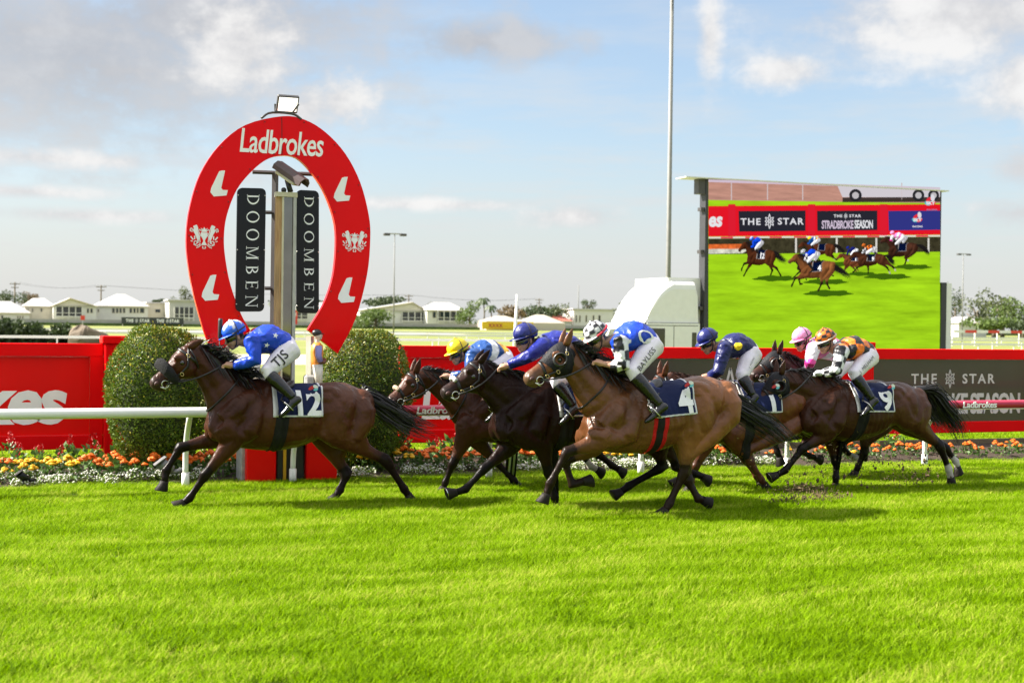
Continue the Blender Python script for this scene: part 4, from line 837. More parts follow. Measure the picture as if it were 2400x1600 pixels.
    rel = (V - T(.8, 1.2)); belly = smoothstep(rel @ ez, -.15, -.45)[:, None]; C = C * (1 - .25 * belly) + belly * .25 * np.array(cfg.get('belly', base * 1.3))
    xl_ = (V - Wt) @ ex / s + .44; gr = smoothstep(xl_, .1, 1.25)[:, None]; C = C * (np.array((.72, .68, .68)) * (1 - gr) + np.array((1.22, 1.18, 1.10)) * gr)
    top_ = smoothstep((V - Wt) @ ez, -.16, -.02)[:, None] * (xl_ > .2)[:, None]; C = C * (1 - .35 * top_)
    def seg(p, a, b):
        d = b - a; t = np.clip(((p - a) @ d) / (d @ d), 0, 1); return np.linalg.norm(p - a - t[:, None] * d, axis=1), t
    for nm, J in legs.items():
        k = np.zeros(len(V))
        d0, t0_ = seg(V, J[0], J[1]); k = np.maximum(k, (d0 < .10) * smoothstep(t0_, .55, .98))
        for i in (1, 2):
            d1, t1 = seg(V, J[i], J[i + 1]); k = np.maximum(k, (d1 < .095) * 1.0)
        k = k[:, None] * cfg.get('black_legs', .93); C = C * (1 - k) + dark * (1 + .5 * vnoise(V, 12, 3)[:, None] * .5) * k
        if nm in cfg.get('socks', ()):
            d2, t2 = seg(V, J[2], J[3]); d3, t3 = seg(V, J[1], J[2]); w = np.maximum((d2 < .075) * 1.0, (d3 < .06) * smoothstep(t3, .72, .86))[:, None]; C = C * (1 - w) + np.array((.42, .38, .34)) * w
    u = (V - A) @ dh / LH; nr = np.linalg.norm(V - (A + dh * LH * .5), axis=1) < LH * .62; mz = (nr * smoothstep(u, .72, .95))[:, None]
    C = C * (1 - mz) + (C * .45 + np.array(cfg.get('muzzle', (.02, .015, .014)))) * mz
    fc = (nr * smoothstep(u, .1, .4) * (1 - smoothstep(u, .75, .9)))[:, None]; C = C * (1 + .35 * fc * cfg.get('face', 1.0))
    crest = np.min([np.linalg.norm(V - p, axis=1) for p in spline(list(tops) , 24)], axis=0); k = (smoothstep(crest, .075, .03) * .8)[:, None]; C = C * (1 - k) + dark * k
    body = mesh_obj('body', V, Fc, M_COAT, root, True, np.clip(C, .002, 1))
    bvh = BVHTree.FromPolygons([Vector(q) for q in V], Fc)
    H = dict(cfg=cfg, T=T, bvh=bvh, root=root, V=V, F=Fc, C=C, Y=Y, hp=hp, Wt=Wt, parts=[], legs=legs, ex=ex, ez=ez); HORSES[key] = H
    # ------- eyes, nostrils, ears, hooves
    for sy in (-1, 1):
        th = math.pi - .30 if sy < 0 else .30
        MB().ball(hp(.29, th, -.008), .024, 12, 8).build('eye', M_EYE, root, True)
        th = math.pi - .12 if sy < 0 else .12
        q = hp(.905, th, .008); ax = np.array([dh * .026, ey * .012, nh * .019]).T
        MB().ball(q, 1.0, 12, 8, ax).build('nostril', M_NOSTRIL, root, True)
        e0 = hp(.02, math.pi / 2 + .75 * -sy, -.01) + ey * sy * .01; ed = np.array([cfg['ear'][0], sy * .18, cfg['ear'][1]]); ed = ed / np.linalg.norm(ed)
        m2 = MB(); rg = []
        for t, w, dp in ((0, .030, .020), (.2, .036, .020), (.45, .034, .016), (.7, .024, .011), (.9, .010, .006), (1, .002, .002)):
            lat = np.cross(ed, ey); lat /= np.linalg.norm(lat); ot = np.cross(ed, lat); rg.append(np.array([e0 + ed * t * .165 + lat * w * math.cos(k) + ot * dp * math.sin(k) for k in np.linspace(0, 2 * math.pi, 10, endpoint=False)]))
        m2.loft(rg); cc = np.tile(np.clip(base * .8, .004, 1), (len(np.vstack(m2.v)), 1)); m2.build('ear', M_COAT, root, True, cc)
    for nm, J in legs.items():
        d = J[3] - J[2]; d /= np.linalg.norm(d); p = J[2] * .42 + J[3] * .58; fwd = np.cross(ey, d); fwd = fwd / np.linalg.norm(fwd)
        if fwd[0] > 0 and abs(d[2]) > .3: fwd = -fwd
        rg = []
        for t, ra, rb, sh in ((0, .040, .040, 0), (.025, .043, .043, .004), (.085, .062, .057, .016), (.094, .060, .055, .017)):
            rg.append(ell_ring(p + d * t + fwd * sh, ey * rb, fwd * ra))
        MB().loft(rg).build('hoof', M_HOOF, root, True)
        if nm in cfg.get('shod', ()):
            c0 = p + d * .0955 + fwd * .017; pts = [c0 + ey * .05 * math.cos(t) + fwd * .056 * math.sin(t) for t in np.linspace(-.9, math.pi + .9, 14)]
            MB().tube(pts, .0055, 5).build('horseshoe', M_STEEL, root)
    # ------- mane and tail
    hm = hair_mat('hair_' + key, cfg.get('hair', (.006, .005, .005)))
    vs, fs = [], []; crestline = spline(list(tops) + [T(.30, 1.56)][:0], 60)[::-1]; nst = cfg.get('mane_n', 300); paths = []
    lift, back, ml = cfg.get('mane', (.5, .8, .16))
    for i in range(nst):
        t = rnd.random() ** .9; k = t * 58; p0 = crestline[int(k)] * (1 - k % 1) + crestline[int(k) + 1] * (k % 1) + np.array([0, rnd.gauss(0, .012), -.006])
        L0 = ml * rnd.uniform(.6, 1.25) * (1 if t > .12 else .8); dd = np.array([back * rnd.uniform(.6, 1.4), rnd.gauss(-.10, .32), lift * rnd.uniform(.3, 1.5)]); dd /= np.linalg.norm(dd)
        q = [p0 + dd * L0 * u + np.array([.12 * u * u * L0, 0, -.75 * u * u * L0 * rnd.uniform(.5, 1.1)]) for u in np.linspace(0, 1, 6)]; paths.append(np.array(q))
    for i in range(int(nst * cfg.get('lie', .18))):     # hair lying against the neck, both sides
        k = rnd.random() * 58; sy = -1 if rnd.random() < .6 else 1; p0 = crestline[int(k)] + np.array([0, 0, 0.0])
        q = []
        for u in np.linspace(0, 1, 6):
            c = p0 + np.array([.05 * u + .25 * ml * u, sy * .10, -ml * 1.2 * u]); h = bvh.find_nearest(Vector(c)); q.append(np.array(h[0]) + np.array(h[1]) * (.008 + .012 * rnd.random()))
        paths.append(np.array(q))
    ribbons(vs, fs, paths, paths, .011); mesh_obj('mane', vs, fs, hm, root)
    if cfg.get('tail') is not None:
        tp = [T(1.50, 1.46)] + ([P(q) for q in cfg['tail']] if cfg['tail'] else [T(1.50, 1.46) + np.array(v) for v in ((.12, 0, .02), (.35, 0, -.10), (.60, 0, -.28), (.80, 0, -.52))])
        cl = spline(tp, 24); vs, fs, paths = [], [], []; spr = cfg.get('tail_w', .10) * .68
        for i in range(cfg.get('tail_n', 420)):
            o = NPR.normal(size=3) * (.45, .6, .5); ph = rnd.random() * 6.28; e = rnd.uniform(.62, 1.0); st = rnd.uniform(0, .45) if rnd.random() < .6 else 0; m = 12; q = []
            for u in np.linspace(st, e, m):
                k = u * 22.99; c = cl[int(k)] * (1 - k % 1) + cl[int(k) + 1] * (k % 1); g = spr * min(1, .12 + 3.5 * u) * (.28 + .95 * math.sin(min(1, u * 1.25) * math.pi * .62))
                q.append(c + o * g + np.array([0, .02 * math.sin(ph + 7 * u), .03 * u * math.sin(ph + 9 * u)]) + np.array([0, 0, -.05 * max(0, u - .4) * abs(o[2])]))
            paths.append(np.array(q))
        ribbons(vs, fs, paths, paths, .010, .15); core = MB().tube(cl[:14], np.interp(np.linspace(0, 1, 14), [0, .2, 1], [.055, .05, .02]), 10)
        tl = mesh_obj('tail', vs, fs, hm, root); core.build('dock', hm, tl, True)
    # ------- tack
    def around(x_of, phis, off, zc=1.22, near=None):
        out = []
        for ph in phis:
            c = T(x_of(ph), zc); d = ey * math.sin(ph) + ez * math.cos(ph); h = bvh.ray_cast(Vector(c + d * 1.1), Vector(-d)); q = np.array(h[0]) if h[0] is not None else c + d * .3
            out.append(q + d * off)
        return out
    def grid(name, x0, x1, ph0, ph1, nx, nph, off, colf, flare=0.0, curve=None):
        vs, cs = [], []
        for i in range(nx):
            u = i / (nx - 1); row = around(lambda ph: x0 + (x1 - x0) * u + (curve(u, ph) if curve else 0), np.linspace(ph0, ph1, nph), off)
            for j, q in enumerate(row):
                v = j / (nph - 1); wob = .006 * math.sin(9 * u + 5 * v) + flare * (abs(2 * v - 1) ** 3) * (.4 + .6 * math.sin(6 * u + 1))
                d = ey * math.sin(np.linspace(ph0, ph1, nph)[j]) + ez * math.cos(np.linspace(ph0, ph1, nph)[j]); vs.append(q + d * wob); cs.append(colf(u, v))
        fs = [[i * nph + j, i * nph + j + 1, (i + 1) * nph + j + 1, (i + 1) * nph + j] for i in range(nx - 1) for j in range(nph - 1)]
        o = mesh_obj(name, vs, fs, M_CLOTH, root, True, cs); md = o.modifiers.new('thickness', 'SOLIDIFY'); md.thickness = .007; md.offset = 1; return o
    c_pad, c_navy, c_wh = np.array((.55, .54, .52)), NAVY, np.array((.62, .62, .64))
    x0, x1 = cfg.get('cloth', (.60, 1.04)); phm = cfg.get('phm', 1.62)
    def navy(u, v):
        e = min((1 - u) * (x1 - x0), (.5 - abs(v - .5)) * 2 * phm * .33); return c_wh if e < .016 else c_navy
    grid('saddle_pad', x0 - .03, x0 + .08, -phm - .02, phm + .02, 14, 44, .010, lambda u, v: c_pad, .012, lambda u, ph: -.012 * abs(ph))
    cl = grid('saddlecloth', x0, x1, -phm, phm, 44, 110, .018, navy, .008)
    st = cfg.get('girth', [(.012, .011, .011)])
    def gcol(u, v): return np.array(st[min(int(u * len(st)), len(st) - 1)])
    grid('girth', .60, .60 + cfg.get('girth_w', .12), 1.2, 2 * math.pi - 1.2, 25, 40, .008, gcol, 0, lambda u, ph: -.05 * (1 - abs(ph - math.pi) / 2.1) * 1)
    m2 = MB(); rg = []
    for i, (t, w, h) in enumerate(((0, .03, .03), (.08, .09, .05), (.3, .12, .045), (.6, .13, .03), (.9, .12, .05), (1, .07, .04))):
        c = T(.54 + t * .26, 1.555 - .05 * math.sin(t * 3.1)); rg.append(ell_ring(c - ez * .012, ey * w, ez * h))
    m2.loft(rg).build('saddle', M_LEATHER, root, True)
    if cfg.get('number'):
        v, f = text2d(cfg['number'], .035, 0, .95); cbv = bvh; sc = .235 / (v[:, 1].max() - v[:, 1].min()); nx_, nz_ = cfg.get('num_at', (.90, 1.30))
        decal('race_number', v * (sc * .92, sc), f, T(nx_, nz_, -.3), ex, ez, bvh, (0, 1, 0), M_WHITE_PRINT, cl, .032)
        lg = MB(); t = np.linspace(0, 2 * math.pi, 14, endpoint=False)
        for (a, b, ra, rb, rot, mm) in ((-.02, .0, .034, .016, .5, 0), (.018, .012, .026, .016, -.4, 1), (.02, -.014, .022, .012, .2, 2)):
            poly = np.array([(a + ra * math.cos(k) * math.cos(rot) - rb * math.sin(k) * math.sin(rot), b + ra * math.cos(k) * math.sin(rot) + rb * math.sin(k) * math.cos(rot)) for k in t])
            decal('emblem', poly, [[0, i, i + 1] for i in range(1, 13)], T(nx_ + .02, nz_ + .185, -.3), ex, ez, bvh, (0, 1, .55), (M('emblem_red', (.5, .02, .03), .6), M_WHITE_PRINT, M('emblem_cyan', (.15, .5, .6), .6))[mm], cl, .030 + .001 * mm)
    # bridle
    br = empty_part('bridle', root)
    def strap(sv, w, tilt, off=.006, th=None, mat=M_LEATHER, name='strap', r=None):
        e = [[hp(sv + k * w / LH / 2 + tilt * math.sin(t), t, off) for t in TH] for k in (-1, 1)]; o2 = [[hp(sv + k * w / LH / 2 + tilt * math.sin(t), t, off - .006) for t in TH] for k in (-1, 1)]
        n = NTH; vs = np.vstack([e[0], e[1], o2[0], o2[1]]); fs = []
        for k in range(n): j = (k + 1) % n; fs += [[k, j, n + j, n + k], [k, 2 * n + k, 2 * n + j, j], [n + k, n + j, 3 * n + j, 3 * n + k]]
        return mesh_obj(name, vs, fs, mat, br, True)
    if cfg.get('noseband') == 'black roll':
        rollm = M('black_sheepskin', (.006, .0055, .006), .95, var=.4, scale=60, bump=1.0, bscale=140)
        c = [hp(.60, t, .038) for t in np.linspace(-.25 * math.pi, 1.25 * math.pi, 22)]; v, f = tube_shape(c, np.interp(np.linspace(-1, 1, 22), [-1, -.6, 0, .6, 1], [.035, .05, .056, .05, .035]), 14)
        v = v + NPR.normal(size=v.shape) * .003; mesh_obj('sheepskin_noseband', v, f, rollm, br, True)
    else:
        strap(.63, .028, -.04, name='noseband')
        if cfg.get('noseband'):
            col = cfg['noseband']; rm = M('pale_sheepskin_' + key, col, .95, var=.3, scale=60, bump=1.0, bscale=120)
            c = [hp(.62, t, .018) for t in np.linspace(.22 * math.pi, .78 * math.pi, 12)]; v, f = tube_shape(c, .022, 10); mesh_obj('nose_pad', v + NPR.normal(size=v.shape) * .002, f, rm, br, True)
    strap(.10, .026, .05, name='browband')
    for sy in (-1, 1):
        g = (lambda a: math.pi - a) if sy < 0 else (lambda a: a)
        MB().tube([hp(q, g(a), .008) for q, a in ((-.02, .9), (.10, .30), (.25, -.10), (.45, -.35), (.62, -.5), (.76, -.62))], .011, 6).build('cheek_strap', M_LEATHER, br, True)
        MB().tube([hp(q, g(a), .006) for q, a in ((.0, .5), (.04, -.2), (.10, -.8), (.16, -1.3))], .009, 6).build('throat_lash', M_LEATHER, br, True)
        c = hp(.79, g(-.62), .014); MB().tube([c + dh * .034 * math.cos(t) + nh * .034 * math.sin(t) for t in np.linspace(0, 2 * math.pi, 15)], .0055, 6).build('bit_ring', M_STEEL, br, True)
        MB().tube([c - nh * .05 + dh * .02, c + nh * .01 + dh * .05], .006, 6).build('bit_cheek', M_STEEL, br, True)
        for q, a in ((.12, .25), (.44, -.36), (.64, -.5)):
            c2 = hp(q, g(a), .022); MB().tube([c2 + dh * .014 * math.cos(t) + nh * .018 * math.sin(t) for t in np.linspace(0, 2 * math.pi, 11)], .0035, 5).build('buckle', M_BRASS, br, True)
        H.setdefault('bit', {})[sy] = c
    if cfg.get('hood'):
        hmat = M('hood_cloth', (.006, .006, .008), .6, var=.3, bump=.3, bscale=80, spec=.25)
        rows = [[hp(q + .07 * max(0, math.sin(t)) , t, .009) for t in TH] for q in np.linspace(-.04, .50, 12)]; n = NTH; vs = np.vstack(rows); fs = []
        for i in range(11):
            for k in range(n):
                q = [i * n + k, i * n + (k + 1) % n, (i + 1) * n + (k + 1) % n, (i + 1) * n + k]; c = np.mean(vs[q], axis=0)
                if min(np.linalg.norm(c - hp(.29, a)) for a in (math.pi - .3, .3)) > .038: fs.append(q)
        hd = mesh_obj('blinker_hood', vs, fs, hmat, br, True)
        for sy in (-1, 1):
            a = math.pi - .30 if sy < 0 else .30; c = hp(.30, a, .012); on = hp(.30, a, 1.0) - hp(.30, a, 0); on /= np.linalg.norm(on); t1 = np.cross(on, nh); t1 /= np.linalg.norm(t1); t2 = np.cross(on, t1); rg = []
            for rr_, hh, a0 in ((.066, -.004, 0), (.062, .018, 1), (.055, .030, 1), (.050, .030, 1), (.048, .012, 1), (.045, .002, 1)):
                rg.append(np.array([c + t1 * rr_ * math.cos(t) + t2 * rr_ * math.sin(t) + on * (hh + .018 * (hh > .01) * math.cos(t - (0 if t1[0] > 0 else math.pi))) for t in np.linspace(0, 2 * math.pi, 22, endpoint=False)]))
            MB().loft(rg, cap=False).build('eye_cup', M('eye_cup_rubber', (.025, .025, .028), .35, var=.2), hd if False else br, True)
    # neck strap and breast girth
    if cfg.get('neckstrap', True):
        a, b = tops[2], bots[1]; pts = []
        for t in np.linspace(0, 2 * math.pi, 29):
            c = (a + b) / 2; d = (a - b) / 2 * math.sin(t) + ey * .22 * math.cos(t); h = bvh.ray_cast(Vector(c + d * 2.2), Vector(-d)); pts.append((np.array(h[0]) if h[0] is not None else c + d) + d / np.linalg.norm(d) * .005)
        MB().tube(pts, .009, 6).build('neck_strap', M_LEATHER, br, True)
    return H
def empty_part(name, parent):
    o = bpy.data.objects.new(name, None); link(o, parent); o.empty_display_size = .1; return o

HC = {
 'twelve': dict(Y=13.62, label='leading dark bay horse with black sheepskin noseband and number 12 cloth', withers=('S', 602, 886), croup=('S', 760, 894), coat=(0.062, 0.019, 0.0075), points=(.0055, .004, .004), zs=.865, vox=.012,
    neck=[(('Z1', 860, 545), ('Z1', 520, 850)), (('Z1', 740, 480), ('Z1', 482, 680)), (('Z1', 600, 385), ('Z1', 435, 580)), (('Z1', 455, 275), ('Z1', 400, 500))], head=(('Z1', 385, 335), ('Z1', 78, 598)), ear=(.75, .45),
    NF=[('Z1', 735, 985), ('Z1', 492, 1288), ('Z1', 372, 1462), ('Z1', 305, 1512)], FF=[('Z1', 660, 985), ('Z1', 300, 1075), ('Z1', 195, 1250), ('Z1', 172, 1385)],
    NH=[('Z1', 1480, 960), ('Z1', 1880, 1180), ('Z1', 2020, 1395), ('Z1', 2065, 1460)], FH=[('Z1', 1410, 985), ('Z1', 1570, 1285), ('Z1', 1525, 1395), ('Z1', 1478, 1470)],
    tail=[('Z1', 1720, 670), ('Z1', 1880, 770), ('Z1', 2060, 880), ('Z1', 2250, 930)], tail_w=.13, number='12', num_at=(.905, 1.35), noseband='black roll', mane=(.75, .7, .20), mane_n=420, face=.6),
 'yellow': dict(Y=14.25, label='dark bay horse with pale noseband pad ridden by the yellow capped jockey', withers=('S', 1172, 886), croup=('S', 1330, 890), coat=(0.066, 0.021, 0.009), vox=.015,
    neck=[(('Z2', 850, 520), ('Z2', 590, 860)), (('Z2', 650, 490), ('Z2', 525, 740)), (('Z2', 470, 445), ('Z2', 425, 630)), (('Z2', 335, 415), ('Z2', 345, 560))], head=(('Z2', 300, 480), ('Z2', 70, 690)), ear=(.25, .95),
    NF=[('L1', 400, 230), ('L1', 225, 610), ('L1', 135, 840), ('L1', 100, 935)], FF=[('L1', 500, 230), ('L1', 790, 560), ('L1', 1035, 815), ('L1', 1090, 885)],
    NH=[('S', 1338, 1020), ('S', 1400, 1062), ('S', 1434, 1090), ('S', 1460, 1104)], FH=[('S', 1318, 1020), ('S', 1362, 1058), ('S', 1384, 1092), ('S', 1408, 1104)], tail=[], socks=('FH',),
    girth=[(.012, .011, .011), (.6, .6, .6), (.012, .011, .011), (.6, .6, .6), (.012, .011, .011)], noseband=(.55, .42, .3), mane=(.6, .8, .13), mane_n=260),
 'blue': dict(Y=12.78, label='almost black horse with white noseband pad between number 4 and the yellow cap', withers=('S', 1262, 886), croup=('S', 1420, 890), coat=(0.019, 0.0075, 0.005), vox=.0135, s=.97,
    neck=[(('Z2', 1220, 480), ('Z2', 975, 880)), (('Z2', 1090, 435), ('Z2', 895, 760)), (('Z2', 960, 410), ('Z2', 840, 680)), (('Z2', 850, 350), ('Z2', 760, 600))], head=(('Z2', 805, 405), ('Z2', 492, 628)), ear=(.55, .75),
    FF=[('L1', 1050, 300), ('L1', 640, 665), ('L1', 400, 925), ('L1', 190, 1000)], NF=[('L1', 1400, 300), ('L1', 1490, 720), ('L1', 1570, 1040), ('L1', 1582, 1165)],
    NH=[('L2', 790, 300), ('L2', 850, 640), ('L2', 410, 890), ('L2', 245, 1010)], FH=[('L2', 900, 300), ('L2', 1060, 640), ('L2', 1290, 730), ('L2', 1440, 790)], tail=[], shod=('FF',),
    noseband=(.6, .58, .58), mane=(.15, .8, .08), mane_n=200, face=2.2, neckstrap=False),
 'four': dict(Y=11.95, label='light brown bay horse in a black blinker hood with number 4 cloth', withers=('S', 1466, 890), croup=('S', 1612, 880), coat=(0.150, 0.057, 0.019), points=(.007, .005, .0045), belly=(.26, .13, .05), vox=.012, s=.94, zs=.865,
    neck=[(('Z3', 820, 490), ('Z3', 500, 740)), (('Z3', 680, 405), ('Z3', 472, 650)), (('Z3', 545, 305), ('Z3', 438, 560)), (('Z3', 440, 225), ('Z3', 390, 480))], head=(('Z3', 405, 275), ('Z3', 92, 505)), ear=(.30, .95),
    NF=[('L1', 2200, 290), ('L1', 1725, 440), ('L1', 1505, 860), ('L1', 1435, 1075)], FF=[('L1', 2080, 360), ('L1', 1700, 560), ('L1', 1800, 870), ('L1', 2030, 800)],
    NH=[('L2', 1200, 170), ('L2', 1140, 720), ('L2', 945, 1120), ('L2', 862, 1240)], FH=[('L2', 1130, 200), ('L2', 1180, 800), ('L2', 1320, 1055), ('L2', 1415, 1080)],
    tail=[('Z3', 1530, 600), ('Z3', 1660, 690), ('Z3', 1880, 830), ('Z3', 2090, 1010)], tail_w=.125, tail_n=420, number='4', num_at=(.93, 1.355), girth=[(.5, .01, .012), (.012, .011, .011), (.012, .011, .011), (.5, .01, .012)],
    girth_w=.15, hood=True, mane=(.5, .9, .20), mane_n=380, muzzle=(.07, .045, .03)),
 'chestnut': dict(Y=13.50, label='chestnut horse half hidden behind number 4, ridden in plain navy', withers=('S', 1692, 888), croup=('S', 1820, 890), coat=(0.105, 0.033, 0.0125), points=(.05, .02, .012), vox=.015, s=.95,
    neck=[(('Z3', 1500, 520), ('Z3', 1330, 760)), (('Z3', 1390, 490), ('Z3', 1260, 680)), (('Z3', 1265, 465), ('Z3', 1190, 610)), (('Z3', 1165, 440), ('Z3', 1110, 570))], head=(('Z3', 1125, 490), ('Z3', 930, 690)), ear=(.15, 1.0),
    NF=[('L2', 1440, 300), ('L2', 1290, 640), ('L2', 1235, 830), ('L2', 1210, 910)], FF=[('L2', 1400, 300), ('L2', 1220, 600), ('L2', 1100, 760), ('L2', 1040, 830)],
    NH=[('L2', 1780, 230), ('L2', 2000, 560), ('L2', 2150, 800), ('L2', 2212, 890)], FH=[('L2', 1720, 230), ('L2', 1950, 540), ('L2', 2090, 760), ('L2', 2150, 850)], tail=[], black_legs=.6, hair=(.05, .02, .012), mane=(.3, .8, .10), mane_n=200, num_at=(.905, 1.35), number='1'),
 'pink': dict(Y=14.35, label='dark brown hooded horse behind number 9, ridden by the pink capped jockey', withers=('S', 1918, 890), croup=('S', 2045, 889), coat=(0.04, 0.015, 0.009), vox=.015, s=.95,
    neck=[(('Z4', 990, 470), ('Z4', 820, 760)), (('Z4', 900, 410), ('Z4', 760, 640)), (('Z4', 810, 335), ('Z4', 710, 530)), (('Z4', 725, 275), ('Z4', 655, 460))], head=(('Z4', 690, 320), ('Z4', 468, 480)), ear=(.2, 1.0),
    NF=[('L3', 640, 120), ('L3', 510, 330), ('L3', 600, 385), ('L3', 690, 405)], FF=[('L3', 560, 110), ('L3', 240, 230), ('L3', 270, 340), ('L3', 302, 430)],
    NH=[('L3', 1190, 60), ('L3', 1150, 360), ('L3', 1095, 490), ('L3', 1055, 575)], FH=[('L3', 1000, 120), ('L3', 925, 290), ('L3', 1050, 405), ('L3', 1125, 385)], tail=[('Z4', 1760, 620), ('Z4', 1900, 760), ('Z4', 1980, 880)], socks=('FH',), hood=True, mane=(.3, .8, .10), mane_n=200),
 'nine': dict(Y=13.32, label='dark bay horse with white hind sock, blinker hood and number 9 cloth', withers=('S', 1957, 886), croup=('S', 2100, 893), coat=(0.052, 0.018, 0.0085), vox=.0135, s=.97, zs=.865,
    neck=[(('Z4', 1140, 490), ('Z4', 965, 800)), (('Z4', 1000, 450), ('Z4', 890, 720)), (('Z4', 870, 425), ('Z4', 800, 650)), (('Z4', 750, 425), ('Z4', 710, 600))], head=(('Z4', 712, 480), ('Z4', 500, 700)), ear=(.15, 1.0),
    NF=[('L3', 820, 130), ('L3', 520, 310), ('L3', 350, 530), ('L3', 205, 612)], FF=[('L3', 820, 170), ('L3', 865, 450), ('L3', 868, 600), ('L3', 865, 700)],
    NH=[('L3', 1660, 20), ('L3', 1930, 290), ('L3', 2020, 520), ('L3', 2052, 660)], FH=[('L3', 1620, 40), ('L3', 1990, 310), ('L3', 2090, 440), ('L3', 2118, 530)],
    tail=[('Z4', 1890, 590), ('Z4', 1970, 700), ('Z4', 2070, 830), ('Z4', 2110, 940)], tail_w=.13, socks=('NH', 'FH'), shod=('NF',), number='9', num_at=(.93, 1.35), hood=True, mane=(.5, .8, .13), mane_n=220, neckstrap=False),
}
for _k, _c in HC.items(): horse(_k, _c)
# ================================================================= jockeys
M_SKIN = M('skin', (.50, .27, .185), .5, var=.12, scale=18, bump=.08, bscale=60)
M_SILK = M('racing_silk', attr=True, rough=.36, var=.06, scale=8, bump=.8, bscale=14, spec=.35, stretch=(1, 1, .7))
M_BREECH = M('white_breeches', (.74, .69, .78), .55, var=.05, bump=.35, bscale=20, dirt=(.45, .41, .36), dscale=7, damt=.35)
M_BOOT = M('polished_boot', (.004, .004, .005), .22, var=.2, bump=.3, bscale=26, coat=.15)
M_STRAP = M('dark_strap', (.02, .015, .02), .6)
M_CAP = M('cap_silk', attr=True, rough=.33, var=.06, scale=10, bump=.35, bscale=30, spec=.5)
WH, BK = np.array((.68, .68, .70)), np.array((.012, .012, .016))
def seg_dt(p, a, b):
    d = b - a; t = np.clip(((p - a) @ d) / (d @ d), 0, 1); q = a + t[:, None] * d; return np.linalg.norm(p - q, axis=1), t
